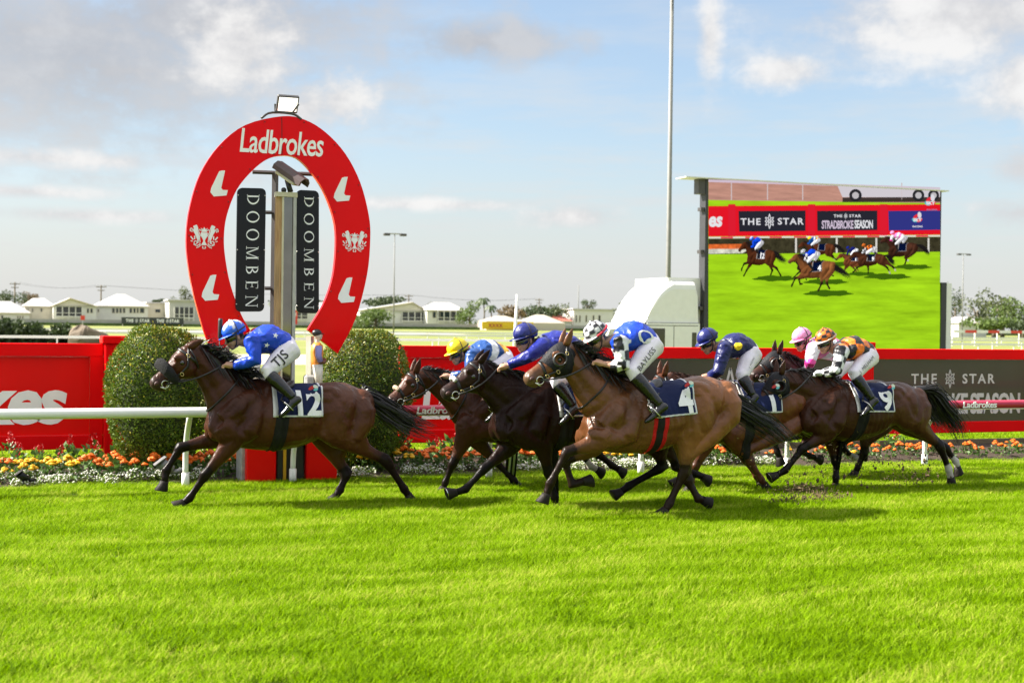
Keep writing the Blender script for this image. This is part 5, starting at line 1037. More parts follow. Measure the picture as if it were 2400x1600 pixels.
def jockey(key, hkey, J):
    H = HORSES[hkey]; Y = H['Y']; P = lambda q, dy=0.0: PY(*px(*q), Y + dy); ey = np.array([0, 1.0, 0])
    hel = P(J['helmet'], J.get('head_y', 0.0)); hip = P(J['hip'], 0); root = empty('person', (hip[0], Y, H['Wt'][2]), J['label'], 'jockey', 'jockeys in the race')
    fa = R(J.get('face', 24)); f = np.array([-math.cos(fa), 0, -math.sin(fa)]); u = np.array([-math.sin(fa), 0, math.cos(fa)]); hs = J.get('hs', 1.0)
    hc = hel - u * .028 * hs
    X = lambda a, b, c=0.0: hc + (f * a + u * b + ey * c) * hs
    sides = {}
    for sg in (-1, 1):
        nf = J if sg < 0 else {**J, **J.get('far', {})}
        sides[sg] = dict(sh=P(J['shoulder'], sg * .165), el=P(nf['elbow'], sg * .215), wr=P(nf['wrist'], sg * .085), ha=P(nf['hand'], sg * .055),
                         hip=P(J['hip'], sg * .095), kn=P(nf['knee'], sg * .225), an=P(nf['ankle'], sg * .325), to=P(nf['toe'], sg * .315))
    nb = (sides[-1]['sh'] + sides[1]['sh']) / 2; nb = np.array([nb[0], Y, nb[2]]); pel = np.array([hip[0], Y, hip[2]])
    ax = pel - nb; La = np.linalg.norm(ax); ax /= La; up = np.array([-ax[2], 0, ax[0]]); up = up if up[2] > 0 else -up
    arch = J.get('arch', .045)
    def TC(t): return nb + ax * La * t + up * (arch * math.sin(max(0, min(1, t)) * math.pi) + .015)
    def ring(t, h, w): return ell_ring(TC(t), ey * w, up * h, .12)
    TQ = [(-.16, .05, .055), (-.06, .085, .12), (.06, .112, .172), (.22, .125, .182), (.42, .122, .168), (.62, .112, .152), (.80, .108, .148), (.94, .112, .152), (1.04, .105, .15), (1.14, .075, .11)]
    # --- body: one continuous figure under the clothes
    b = MB(); b.loft([ring(t, h * .84, w * .86) for t, h, w in TQ])
    b.tube([TC(-.05), TC(-.18) * .5 + X(-.03, -.10) * .5, X(-.028, -.075), X(-.01, -.02)], [.075, .058, .054, .05], 12)
    E = np.array([f, ey, u]).T
    def bl(a, bb, c, r): b.ball(X(a, bb, c), 1.0, 14, 10, E * (np.array(r) * hs))
    bl(0, .015, 0, (.092, .074, .092)); bl(.030, -.050, 0, (.058, .060, .078)); bl(.058, -.108, 0, (.030, .036, .026)); bl(.072, -.006, 0, (.022, .052, .018)); bl(.020, -.09, 0, (.05, .05, .032))
    b.tube([X(.083, -.015), X(.098, -.042), X(.108, -.058), X(.094, -.064)], np.array([.010, .012, .014, .010]) * hs, 8)
    bl(.086, -.086, 0, (.011, .022, .008)); bl(.082, -.099, 0, (.011, .019, .008))
    for sg in (-1, 1): bl(-.012, -.035, sg * .074, (.018, .009, .030)); bl(.062, -.055, sg * .036, (.02, .018, .018))
    for sg in (-1, 1):
        S = sides[sg]; b.tube([S['sh'], S['sh'] * .5 + S['el'] * .5, S['el'], S['el'] * .5 + S['wr'] * .5, S['wr']], [.055, .047, .040, .036, .026], 10)
        b.tube([S['hip'], S['kn'], S['an']], [.085, .050, .026], 10)
        hd = S['ha'] - S['wr']; hd /= np.linalg.norm(hd) + 1e-9; kn = S['wr'] + hd * .075; dn = np.array([0, 0, -1.0]); dn = dn - hd * (dn @ hd); dn /= np.linalg.norm(dn)
        lt = np.cross(hd, dn); 
        b.tube([S['wr'], S['wr'] + hd * .03, kn], [.026, .033, .030], 10); b.ball(S['wr'] + hd * .05, 1.0, 12, 8, np.array([hd * .045, dn * .020, lt * .040]).T)
        for i, (o, ln) in enumerate(((-.030, .9), (-.010, 1.0), (.010, .95), (.030, .78))):     # four fingers closed on the rein
            p0 = kn + lt * o; p1 = p0 + hd * .030 * ln + dn * .008; p2 = p1 + hd * .004 + dn * .028 * ln; p3 = p2 - hd * .022 + dn * .004
            b.tube([p0 - hd * .012, p0, p1, p2, p3], [.0095, .0095, .009, .0085, .008], 7)
        q = S['wr'] + hd * .025 + lt * (-sg) * -.030; b.tube([q, q + hd * .03 + dn * .018 + lt * .01 * sg, q + hd * .055 + dn * .03, q + hd * .06 + dn * .036 - lt * .012 * sg], [.013, .0115, .010, .009], 7)   # thumb
    V, Fc = remesh(b, .0068, 2, .4)
    C = np.tile(np.array((.50, .27, .185)), (len(V), 1)); d_h = np.min([np.linalg.norm(V - X(-.05, -.02), axis=1)], axis=0)
    rel = (V - hc) / hs; ru, rf, ry = rel @ u, rel @ f, rel @ ey
    hairm = ((np.linalg.norm(rel, axis=1) < .17) * smoothstep(rf, -.015, -.04) * smoothstep(ru, -.085, -.06))[:, None]; C = C * (1 - hairm) + np.array((.03, .018, .012)) * hairm
    lip = ((np.abs(ry) < .024) * (rf > .072) * (np.abs(ru + .092) < .012))[:, None]; C = C * (1 - lip * .6) + np.array((.38, .12, .10)) * lip * .6
    if J.get('stubble', .25): st = ((np.linalg.norm(rel, axis=1) < .18) * smoothstep(ru, -.07, -.10))[:, None] * J.get('stubble', .25); C = C * (1 - st) + C * .4 * st
    if 'gloves' in J:
        g = np.zeros(len(V))
        for sg in (-1, 1): dd, tt = seg_dt(V, sides[sg]['wr'], sides[sg]['ha']); g = np.maximum(g, dd < .075)
        C = C * (1 - g[:, None]) + np.array(J['gloves']) * g[:, None]
    sk = M('skin_tone', attr=True, rough=.48, var=.10, scale=18, bump=.06, bscale=60)
    mesh_obj('body', V, Fc, sk, root, True, C)
    # --- silks
    s = MB(); s.loft([ring(t, h * 1.09, w * 1.09) for t, h, w in TQ if t < 1.0][1:]); cut = J.get('sleeve', 1.0)
    pol = {}
    for sg in (-1, 1):
        S = sides[sg]; wr = S['el'] + (S['wr'] - S['el']) * (J.get('cuff', .92)); pol[sg] = [S['sh'], S['el'], wr]
        s.tube([TC(.12) * .35 + S['sh'] * .65, S['sh'], S['sh'] * .55 + S['el'] * .45, S['el'], S['el'] * .5 + wr * .5, wr], [.085, .082, .072, .062, .056, .045], 14)
    V, Fc = remesh(s, .0105, 3, .5)
    # loose cloth: folds run around the limbs and across the back
    wq = V + np.stack([vnoise(V, 9, 1), vnoise(V, 8, 2), vnoise(V, 10, 3)], 1) * .05; nz = (1 - 2 * np.abs(vnoise(wq * (1.3, .5, 1.0), 30, 4))) * .55 + (1 - 2 * np.abs(vnoise(wq * (1, .6, 1.5), 15, 5))) * .9; ctr = TC(.4); g = V - ctr; g /= np.linalg.norm(g, axis=1)[:, None] + 1e-6; V = V + g * (nz * .0085)[:, None]
    d = {}
    t_ax = ((V - nb) @ ax) / La
    dt = np.abs((V - TC(.4)) @ ey); darm = np.full(len(V), 9.0); larm = np.zeros(len(V)); ang = np.zeros(len(V)); sgn = np.zeros(len(V))
    for sg in (-1, 1):
        a0, a1, a2 = pol[sg]; l1, l2 = np.linalg.norm(a1 - a0), np.linalg.norm(a2 - a1)
        for (p, q, base) in ((a0, a1, 0), (a1, a2, l1)):
            dd, tt = seg_dt(V, p, q); m = dd < darm; darm[m] = dd[m]; larm[m] = base + tt[m] * np.linalg.norm(q - p)
            dr = (q - p) / np.linalg.norm(q - p); pr = V - p - tt[:, None] * (q - p); e1 = np.cross(dr, ey); e1 /= np.linalg.norm(e1); e2 = np.cross(dr, e1); ang[m] = np.arctan2(pr @ e2, pr @ e1)[m]; sgn[m] = sg
    axial = np.linalg.norm(V - (nb + np.clip(t_ax, -.1, 1)[:, None] * ax * La), axis=1); arm = (darm < .105) & ((larm > .055) | (dt > .19)) & ~((np.abs((V - nb) @ ey) < .155) & (larm < .12))
    tang = np.arctan2((V - nb) @ ey, (V - nb - t_ax[:, None] * ax * La) @ up)
    C = J['pattern'](V, t_ax * La, tang, arm, larm, ang); silks = mesh_obj('silks', V, Fc, M_SILK, root, True, C); bs = BVHTree.FromPolygons([Vector(q) for q in V], Fc)
    white_c = MB(); cr = ring(-.10, .082, .085); white_c.loft([cr, ring(-.15, .068, .072)], cap=False); white_c.build('collar', M_WHITE_PRINT, silks, True)
    # --- breeches
    s = MB(); s.loft([ring(t, h * 1.03, w * 1.02) for t, h, w in TQ if t > .75])
    for sg in (-1, 1):
        S = sides[sg]; k = S['kn'] + (S['an'] - S['kn']) * .12
        s.tube([TC(.98) * .4 + S['hip'] * .6, S['hip'] + (pel - nb) / La * .02, S['hip'] * .55 + S['kn'] * .45, S['kn'] + u * 0, k], [.10, .112, .092, .070, .060], 14)
    V, Fc = remesh(s, .0105, 4, .5); kn = sides[-1]['kn']; V = V + np.stack([vnoise(V, 30, 6), vnoise(V, 24, 7), vnoise(V, 28, 8)], 1) * .0025
    br = mesh_obj('breeches', V, Fc, M_BREECH, root, True); bb = BVHTree.FromPolygons([Vector(q) for q in V], Fc)
    if J.get('name'):
        a, h_ = sides[-1]['kn'], sides[-1]['hip']; dx = (h_ - a); dx[1] = 0; Ld = np.linalg.norm(dx); dx /= Ld; dz = np.array([-dx[2], 0, dx[0]]); v, fa_ = text2d(J['name'], J.get('name_b', .012), 0, 1.05); w = J.get('name_w', .2); sc = w / (v[:, 0].max() - v[:, 0].min())
        decal('lettering', v * sc, fa_, a + dx * Ld * J.get('name_t', .58) + dz * .0 + np.array([0, -.2, 0]), dx, dz, bb, (0, 1, 0), M_BLACK_PRINT, br, .006, .02)
    # --- boots
    for sg in (-1, 1):
        S = sides[sg]; s = MB(); k0 = S['kn'] + (S['an'] - S['kn']) * .10; fd = S['to'] - S['an']; fd /= np.linalg.norm(fd)
        s.tube([k0, S['kn'] * .7 + S['an'] * .3, S['kn'] * .4 + S['an'] * .6, S['an'] * .92 + S['kn'] * .08, S['an']], [.064, .066, .056, .044, .043], 14)
        dn = (S['an'] - S['kn']); dn /= np.linalg.norm(dn); so = S['an'] + dn * .055 - fd * .03
        s.loft([ell_ring(so + fd * t + dn * z, ey * w, np.cross(ey, fd) * h) for t, z, w, h in ((-.02, -.01, .02, .02), (.0, -.01, .034, .036), (.08, -.012, .036, .040), (.16, .0, .042, .030), (.22, .004, .036, .022), (.25, .004, .012, .010))])
        V, Fc = remesh(s, .009, 3, .5); bt = mesh_obj('boot', V, Fc, M_BOOT, root, True)
        c = so + fd * .12 + dn * .03; MB().tube([c + ey * .06, c + ey * .06 - dn * .09, c - dn * .14, c - ey * .06 - dn * .09, c - ey * .06, c + ey * .06], .0055, 6).build('stirrup', M_STEEL, H['root'], True)
        MB().tube([c - dn * .14, H['T'](.66, 1.45, sg * .25)], .009, 6).build('stirrup_leather', M_LEATHER, H['root'], True)
    # --- cap over the skull, peak, straps, goggles
    NU, NV = 32, 14; vs, cs = [], []; r3 = np.array((.116, .099, .104)) * hs; c0 = X(-.006, .030)
    for i in range(NV + 1):
        p = (i / NV) * R(112)
        for k in range(NU):
            t = 2 * math.pi * k / NU; fr = math.cos(t); low = 1 - .12 * max(0, fr) * max(0, i / NV - .6) / .4
            w = 1 + .018 * math.sin(t * 8 + 2 * i) * (i / NV)
            vs.append(c0 + f * r3[0] * math.sin(p) * fr * w + ey * r3[1] * math.sin(p) * math.sin(t) * w + u * r3[2] * math.cos(p * low)); cs.append(J['cap'](i / NV, k / NU))
    fs = [[i * NU + k, i * NU + (k + 1) % NU, (i + 1) * NU + (k + 1) % NU, (i + 1) * NU + k] for i in range(NV) for k in range(NU)]
    hm = mesh_obj('helmet', vs, fs, M_CAP, root, True, cs); md = hm.modifiers.new('t', 'SOLIDIFY'); md.thickness = .006; md.offset = -1
    vs, fs = [], []; n = 15
    for i in range(n):
        t = (i / (n - 1) - .5) * R(150); ct, st = math.cos(t), math.sin(t)
        for k, ext in enumerate((0.90, 1.15, 1.38)):
            e = 1 + (ext - 1) * max(0, ct) ** .8 if ext > 1 else ext
            vs.append(c0 + f * r3[0] * e * ct + ey * r3[1] * (e if ext <= 1 else 1 + (e - 1) * .5) * st + u * hs * (-.020 - .012 * max(0, e - 1) * 3 + .0 * k))
    for i in range(n - 1):
        for k in range(2): fs.append([i * 3 + k, i * 3 + k + 1, (i + 1) * 3 + k + 1, (i + 1) * 3 + k])
    pk = mesh_obj('peak', vs, fs, M_CAP, hm, True, np.tile(np.array(J['peak']), (len(vs), 1)), local=False); md = pk.modifiers.new('t', 'SOLIDIFY'); md.thickness = .007
    MB().ball(c0 + u * r3[2] * 1.02, .010, 8, 6).build('button', M_CAP, hm, True, np.tile(np.array(J['cap'](0, 0)), (42, 1)))
    # goggles
    vs, fs = [], []; n = 15
    for i in range(n):
        t = (i / (n - 1) - .5) * R(165)
        for a, dz in ((.93, -.058), (1.0, -.050), (1.04, -.032), (1.0, -.012), (.93, -.006)):
            vs.append(X(-.005 + .104 * a * math.cos(t) ** .8 if math.cos(t) > 0 else 0, dz + .012 * (1 - math.cos(t)), .079 * a * math.sin(t)))
    for i in range(n - 1):
        for k in range(4): fs.append([i * 5 + k, i * 5 + k + 1, (i + 1) * 5 + k + 1, (i + 1) * 5 + k])
    go = mesh_obj('goggles', vs, fs, M_GOGGLE, root, True)
    sm = M('strap_' + key, J['strap'], .6) if 'strap' in J else M_STRAP
    pts = [c0 + f * r3[0] * 1.03 * math.cos(t) + ey * r3[1] * 1.03 * math.sin(t) + u * (-.012 + .02 * -math.cos(t)) * hs for t in np.linspace(R(70), R(290), 21)]; MB().tube(pts, .007 * J.get('strap_w', 1), 6).build('goggle_strap', sm, go, True)
    MB().tube([c0 + ey * sg_ * r3[1] * .98 + u * hs * q + f * hs * a for sg_, q, a in ((-1, -.02, .0), (-.98, -.07, .015), (-.75, -.12, .035), (0, -.155, .05), (.75, -.12, .035), (.98, -.07, .015), (1, -.02, .0))], .006, 6).build('chin_strap', M_STRAP, hm, True)
    MB().tube([c0 + (f * .2 * math.sin(a) * r3[0] + ey * r3[1] * 1.02 * math.sin(a) + u * r3[2] * 1.02 * math.cos(a)) if False else c0 + ey * r3[1] * 1.025 * math.sin(a) + u * r3[2] * 1.025 * math.cos(a) - f * .02 for a in np.linspace(-R(105), R(105), 21)], .004, 5).build('cap_cord', M_STRAP, hm, True)
    # reins from bit to hands
    for sg in (-1, 1):
        if sg in H.get('bit', {}):
            a, c = H['bit'][sg], sides[sg]['ha']; pts = [a * (1 - t) + c * t + np.array([0, sg * .07 * math.sin(math.pi * t), -.035 * math.sin(math.pi * t)]) for t in np.linspace(0, 1, 10)]
            MB().tube(pts, .0095, 6).build('rein', M_LEATHER, H['root'], True)
    for fn in J.get('extra', ()): fn(bs, silks, TC, ax, up, sides, root, X)
    return dict(root=root, sides=sides, X=X, f=f, u=u)

def plain(c, sl=None):
    c = np.array(c)
    def fn(V, l, ta, arm, la, an): 
        o = np.tile(c, (len(V), 1))
        if sl is not None: o[arm] = sl
        return o
    return fn
def checks(arm, la, an, o, a, b, n=4, h=.068):
    q = (np.floor(la / h) + np.floor((an + math.pi) / (2 * math.pi) * n)).astype(int) % 2; o[arm & (q == 0)] = a; o[arm & (q == 1)] = b
def star(r, n=5, k=.42):
    p = [(0, 0)] + [((r if i % 2 == 0 else r * k) * math.cos(i * math.pi / n + .3), (r if i % 2 == 0 else r * k) * math.sin(i * math.pi / n + .3)) for i in range(2 * n)]; return np.array(p), [[0, i, i % (2 * n) + 1] for i in range(1, 2 * n + 1)]
def disc(r, ry=None, n=20): return np.array([(0, 0)] + [(r * math.cos(t), (ry or r) * math.sin(t)) for t in np.linspace(0, 2 * math.pi, n, endpoint=False)]), [[0, i, i % n + 1] for i in range(1, n + 1)]
def annulus(r0, r1, k=1.0, n=28):
    v = [(r * math.cos(t), k * r * math.sin(t)) for t in np.linspace(0, 2 * math.pi, n, endpoint=False) for r in (r0, r1)]; f = []
    for i in range(n): j = (i + 1) % n; f += [[2 * i, 2 * i + 1, 2 * j + 1], [2 * i, 2 * j + 1, 2 * j]]
    return np.array(v), f
RB, DB, NV_ = np.array((.004, .045, .46)), np.array((.006, .011, .12)), np.array((.005, .008, .075))
def cap_plain(c): c = np.array(c); return lambda i, k: c
def cap_check(a, b, n=8, m=4): return lambda i, k: (np.array(a) if (int(i * m + .3) + int(k * n)) % 2 == 0 else np.array(b))
def cap_star(i, k):
    z = abs((k * 6) % 1 - .5) * 2; return WH if i < .66 - .52 * z else np.array((.012, .10, .60))
def yel_pat(V, l, ta, arm, la, an):
    o = np.tile(np.array((.008, .055, .22)), (len(V), 1)); q = l - .10 * np.abs(np.sin(ta)) ** 1.0 * np.cos(ta).clip(0) + .05 * np.cos(ta)
    o[(q > .12) & (q <= .20)] = WH; o[(q > .20) & (q <= .26)] = (.008, .055, .22); o[q > .26] = (.70, .36, .015); o[arm] = (.008, .055, .22); return o
def four_pat(V, l, ta, arm, la, an): o = np.tile(RB, (len(V), 1)); checks(arm, la, an, o, WH, BK, 4, .088); return o
def pink_pat(V, l, ta, arm, la, an):
    o = np.tile(np.array((.70, .18, .42)), (len(V), 1)); o[(l > .10) & (l < .20)] = WH; o[(l > .32)] = WH; o[arm] = WH; o[arm & (la > .16) & (la < .27)] = (.72, .06, .33); return o
def orange_pat(V, l, ta, arm, la, an):
    OR = np.array((.75, .17, .012)); o = np.tile(BK, (len(V), 1)); q = (np.floor((l + .04) / .10) + np.floor((ta + math.pi) / (2 * math.pi) * 6)).astype(int) % 2; o[q == 0] = OR; checks(arm, la, an, o, WH, BK, 4, .07); return o
def put(shape, t, sidev, zoff, d, mat, name='emblem', off=.010):
    def fn(bs, silks, TC, ax, up, sides, root, X):
        d_ = np.array(d, float); d_ /= np.linalg.norm(d_); uy = up - d_ * (up @ d_); uy = uy / np.linalg.norm(uy) if np.linalg.norm(uy) > .3 else np.cross(d_, ax)
        decal(name, shape[0], shape[1], TC(t) + np.array([0, sidev, 0]) + up * zoff, ax, uy, bs, d_, mat, silks, off, .02)
    return fn
M_YEL = M('yellow_print', (.78, .55, .01), .6)
JC = {
 'twelve': dict(label='jockey in royal blue silks with white star cap, leading on number 12', helmet=('J1', 455, 355), hip=('J1', 1720, 770), shoulder=('J1', 900, 600), elbow=('J1', 985, 1010), wrist=('J1', 470, 1140), hand=('J1', 250, 1115), knee=('J1', 1235, 1300),
   ankle=('Z1', 1165, 690), toe=('Z1', 1085, 755), face=22, pattern=plain(RB), cap=cap_star, peak=(.012, .10, .60), name='TJS', name_w=.17, name_t=.56, stubble=.5, cuff=.97,
   extra=[put(star(.030), .45, -.3, .08, (0, 1, -.35), M_WHITE_PRINT), put(star(.028), .30, -.3, -.075, (0, 1, .15), M_WHITE_PRINT), put(star(.026), .70, -.3, -.06, (0, 1, .1), M_WHITE_PRINT)]),
 'yellow': dict(label='jockey in bright yellow cap with blue, white and yellow banded silks', helmet=('J0', 1345, 285), hip=('J0', 2230, 500), shoulder=('J0', 1640, 430), elbow=('J0', 1560, 760), wrist=('J0', 1215, 800), hand=('J0', 1080, 790), knee=('S', 1128, 897),
   ankle=('S', 1168, 950), toe=('S', 1148, 964), face=20, pattern=yel_pat, cap=cap_plain((.80, .58, .006)), peak=(.80, .58, .006), name='CT', name_w=.10, name_t=.7),
 'blue': dict(label='jockey in plain deep blue silks reaching forward behind the number 4 horse', helmet=('J2', 550, 340), hip=('S', 1366, 838), shoulder=('J2', 880, 560), elbow=('J2', 640, 740), wrist=('J2', 240, 915), hand=('J2', 60, 955), knee=('J2', 1120, 1230),
   ankle=('Z2', 1545, 715), toe=('Z2', 1480, 765), face=14, hs=1.04, pattern=plain((.007, .014, .19)), cap=cap_plain((.007, .012, .13)), peak=(.01, .015, .1)),
 'four': dict(label='jockey in royal blue body and checked sleeves and cap, riding number 4', helmet=('J3', 115, 310), hip=('J3', 1140, 540), shoulder=('J3', 560, 490), elbow=('J3', 640, 930), wrist=('J3', 270, 880), hand=('J3', 80, 830), knee=('J3', 800, 1060),
   ankle=('Z3', 1085, 680), toe=('Z3', 1005, 735), face=30, pattern=four_pat, cap=cap_check(WH, BK, 10, 5), peak=(.6, .6, .62), name='BAYLISS', name_w=.26, name_t=.52, name_b=.0, strap=(.5, .01, .03), strap_w=1.6, cuff=.58, arch=.06,
   extra=[put(annulus(.058, .085, .6), .52, -.3, .10, (0, .8, -.7), M_WHITE_PRINT), put(annulus(.03, .06, .8), .72, -.3, -.06, (0, 1, .1), M_WHITE_PRINT)]),
 'chestnut': dict(label='jockey in dark navy silks with a yellow shoulder disc and navy cap', helmet=('J4', 290, 250), hip=('J4', 1090, 540), shoulder=('J4', 620, 450), elbow=('J4', 490, 880), wrist=('J4', 330, 945), hand=('J4', 150, 985), knee=('J4', 930, 950),
   ankle=('S', 1764, 925), toe=('S', 1748, 945), face=26, pattern=plain(NV_), cap=cap_plain(DB), peak=DB, cuff=.9, name='J. MOON', name_w=.13, name_t=.6, name_b=-.01,
   extra=[put(disc(.045, .04), .10, -.3, .07, (0, .9, -.5), M_YEL, 'yellow_disc')]),
 'pink': dict(label='jockey in pink cap and pink and white silks behind the orange cap', helmet=('J5', 455, 225), hip=('S', 1985, 840), shoulder=('J5', 680, 440), elbow=('J5', 620, 700), wrist=('J5', 590, 790), hand=('J5', 480, 830), knee=('S', 1946, 892), ankle=('S', 1978, 945), toe=('S', 1962, 960), face=18,
   pattern=pink_pat, cap=cap_plain((.75, .28, .50)), peak=(.75, .25, .45), gloves=(.62, .62, .62)),
 'nine': dict(label='jockey in orange and black checked silks and cap, riding number 9', helmet=('J5', 890, 250), hip=('J5', 1680, 590), shoulder=('J5', 1190, 500), elbow=('J5', 1110, 840), wrist=('J5', 850, 895), hand=('J5', 660, 890), knee=('J5', 1425, 930), ankle=('J5', 1750, 1360), toe=('J5', 1640, 1460), face=18,
   pattern=orange_pat, cap=cap_check((.75, .17, .012), BK, 10, 5), peak=(.5, .45, .42), gloves=(.62, .62, .66), name='J. MELHAM', name_w=.27, name_t=.55, name_b=-.005, strap=(.5, .38, .3), strap_w=1.4),
}
JK = {k: jockey(k, k, c) for k, c in JC.items()}
_s = JK['twelve']['sides'][1]; _h = _s['ha']
_wt = PY(*px('J1', 165, 60), 13.62 + .02); _wb = PY(*px('J1', 130, 1130), 13.62 + .02)
wp = empty('whip', _wb, 'thin black whip held upright by the leading blue jockey', 'whip')
MB().tube([_wb, _wb * .45 + _wt * .55], [.006, .005], 8).build('shaft', M_STRAP, wp, True)
MB().tube([_wb * .45 + _wt * .55, _wb * .4 + _wt * .6, _wb * .05 + _wt * .95, _wt], [.009, .020, .021, .017], 10).build('padded_flap', M_STRAP, wp, True)
# ================================================================= background beyond the barrier
FR['S6'] = (1380, 380, .43367); FR['W2'] = (0, 640, .20408); FR['W5'] = (820, 640, .28061)
def far(px_, py_, Y): return PY(px_, py_, Y)
WWALL = M('weatherboard_white', (.66, .64, .60), .7, var=.06, scale=.6); CWALL = M('cream_cladding', (.62, .57, .46), .7, var=.06, scale=.6); GWALL = M('grey_render', (.45, .44, .42), .8, var=.08, scale=.5)
WROOF = M('white_roof_sheet', (.50, .48, .46), .5, var=.08, scale=.6); GROOF = M('grey_roof_sheet', (.30, .31, .32), .5, var=.10, scale=.6); RROOF = M('red_roof_tile', (.45, .13, .09), .7, var=.15, scale=.6)
GLAS = M('dark_window', (.03, .04, .05), .12, var=.2); FASC = M('fascia_cream', (.58, .52, .42), .6); LATT = M('dark_verandah', (.06, .06, .065), .6, var=.3, scale=2)
def house(x0, x1, eave, ridge, Y, label, roof='hip', wall=WWALL, rm=WROOF, depth=9.0, wins=(), gable=None, verandah=None, rx=.3):
    """x0..x1 wall ends, eave and ridge heights as photo pixels on the plane Y"""
    xm = (x0 + x1) / 2; a, b = far(x0, eave, Y), far(x1, eave, Y); ze, zr_ = far(xm, eave, Y)[2], far(xm, ridge, Y)[2]; X0, X1 = a[0], b[0]; w = X1 - X0
    o = empty('house', ((X0 + X1) / 2, Y, 0), label, 'house', 'houses beyond the course'); MB().box2((X0, Y, 0), (X1, Y + depth, ze)).build('wall', wall, o)
    ov = .5; e = ze - .02
    if roof == 'flat': MB().box2((X0 - ov, Y - ov, ze), (X1 + ov, Y + depth, ze + .35)).build('roof', rm, o)
    elif roof == 'hip':
        r0, r1 = X0 + w * rx, X1 - w * rx; yv = Y + depth / 2; v = [(X0 - ov, Y - ov, e), (X1 + ov, Y - ov, e), (X1 + ov, Y + depth + ov, e), (X0 - ov, Y + depth + ov, e), (r0, yv, zr_), (r1, yv, zr_)]
        mesh_obj('roof', v, [[0, 1, 5, 4], [1, 2, 5], [2, 3, 4, 5], [3, 0, 4], [3, 2, 1, 0]], rm, o); MB().box2((X0 - ov, Y - ov - .05, e - .22), (X1 + ov, Y - ov + .02, e + .03)).build('gutter', FASC, o)
    else:
        xr = far(gable, ridge, Y)[0]; v = [(X0 - ov, Y - ov, e), (X1 + ov, Y - ov, e), (xr, Y - ov, zr_), (X0 - ov, Y + depth, e), (X1 + ov, Y + depth, e), (xr, Y + depth, zr_)]
        mesh_obj('roof', v, [[0, 2, 5, 3], [2, 1, 4, 5], [0, 3, 4, 1]], rm, o); mesh_obj('gable_wall', [(X0, Y - .1, e), (X1, Y - .1, e), (xr, Y - .1, zr_ - .25)], [[0, 1, 2]], CWALL, o)
        for p, q in ((v[0], v[2]), (v[1], v[2])): MB().tube([np.array(p) - (0, .05, .1), np.array(q) - (0, .05, .1)], .16, 4).build('barge_board', FASC, o)
    for (p, q, t, bt) in wins:
        A, B = far(p, t, Y - .1), far(q, bt, Y - .1); wn = MB().box2((A[0], Y - .10, B[2]), (B[0], Y + .02, A[2])).build('window', FASC, o); MB().box2((A[0] + .12, Y - .13, B[2] + .12), (B[0] - .12, Y - .09, A[2] - .12)).build('pane', GLAS, wn)
    if verandah:
        p, q, t, bt = verandah; A, B = far(p, t, Y), far(q, bt, Y); vd = MB().box2((A[0], Y - .06, B[2]), (B[0], Y + .02, A[2])).build('verandah', LATT, o)  # dark slab painted on the wall as the shaded verandah opening
        for k in range(5): xx = A[0] + (B[0] - A[0]) * k / 4; MB().box2((xx - .12, Y - .9, 0), (xx + .12, Y - .7, A[2])).build('verandah_post', WWALL, vd)
        MB().box2((A[0], Y - .95, B[2] - .15), (B[0], Y - .65, B[2] + .15)).build('verandah_rail', WWALL, vd); MB().box2((A[0], Y - .92, B[2] + .9), (B[0], Y - .72, B[2] + 1.05)).build('verandah_rail', WWALL, vd)
    return o
W2 = lambda x, y: px('W2', x, y); W5 = lambda x, y: px('W5', x, y)
def wr_(fr, *l): return [(px(fr, a, 0)[0], px(fr, b, 0)[0], px(fr, 0, t)[1], px(fr, 0, c)[1]) for a, b, t, c in l]
YF = 404.0
house(-75, 69, 732, 705, 414, 'white house with hipped roof at the left edge', wins=wr_('W2', (195, 215, 488, 530), (222, 242, 488, 530), (252, 272, 488, 530), (10, 40, 480, 528)))
house(*[W2(q, 0)[0] for q in (285, 620)], 717, 698, 420, 'cream panelled wing of the house with the gabled verandah', wall=CWALL, rm=WROOF, wins=wr_('W2', (365, 385, 400, 448), (465, 490, 400, 448), (315, 330, 400, 445)))
house(*[W2(q, 0)[0] for q in (612, 1105)], 717, 698, 416, 'gabled house with a dark verandah behind the small red sign', roof='gable', gable=W2(805, 0)[0], wall=WWALL, rm=WROOF, verandah=wr_('W2', (640, 940, 385, 500))[0], wins=wr_('W2', (995, 1025, 402, 460), (1035, 1068, 402, 460)))
house(*[W2(q, 0)[0] for q in (1105, 1700)], 717, 688, 424, 'broad white hip roofed house with a strip of front windows', wins=wr_('W2', (1285, 1320, 398, 460), (1330, 1362, 398, 460), (1370, 1400, 398, 460), (1410, 1440, 398, 460), (1485, 1520, 398, 460), (1530, 1560, 398, 460), (1568, 1595, 398, 460), (1605, 1660, 398, 460), (1120, 1140, 410, 450)), rx=.42)
house(*[W2(q, 0)[0] for q in (1700, 1900)], 711, 708, 428, 'low cream building between the hip roofed and flat roofed houses', roof='flat', wall=CWALL, wins=wr_('W2', (1780, 1845, 410, 455)))
house(*[W2(q, 0)[0] for q in (1945, 2300)], 705, 702, 418, 'modern flat roofed house behind the red arch leg', roof='flat', wall=GWALL, verandah=wr_('W2', (2000, 2220, 390, 515))[0])
house(*[W5(q, 0)[0] for q in (-500, 90)], 727, 708, 430, 'white house seen through the red arch', verandah=(660, 720, 728, 748))
house(*[W5(q, 0)[0] for q in (90, 640)], 728, 707, 424, 'grey gabled house with dark verandah right of the red arch', roof='gable', gable=W5(520, 0)[0], rm=GROOF, verandah=wr_('W5', (430, 640, 325, 400))[0])
house(*[W5(q, 0)[0] for q in (645, 965)], 727, 708, 420, 'white hip roofed house beside the palms', wins=wr_('W5', (750, 850, 320, 375), (690, 720, 320, 375)), verandah=wr_('W5', (730, 930, 318, 400))[0])
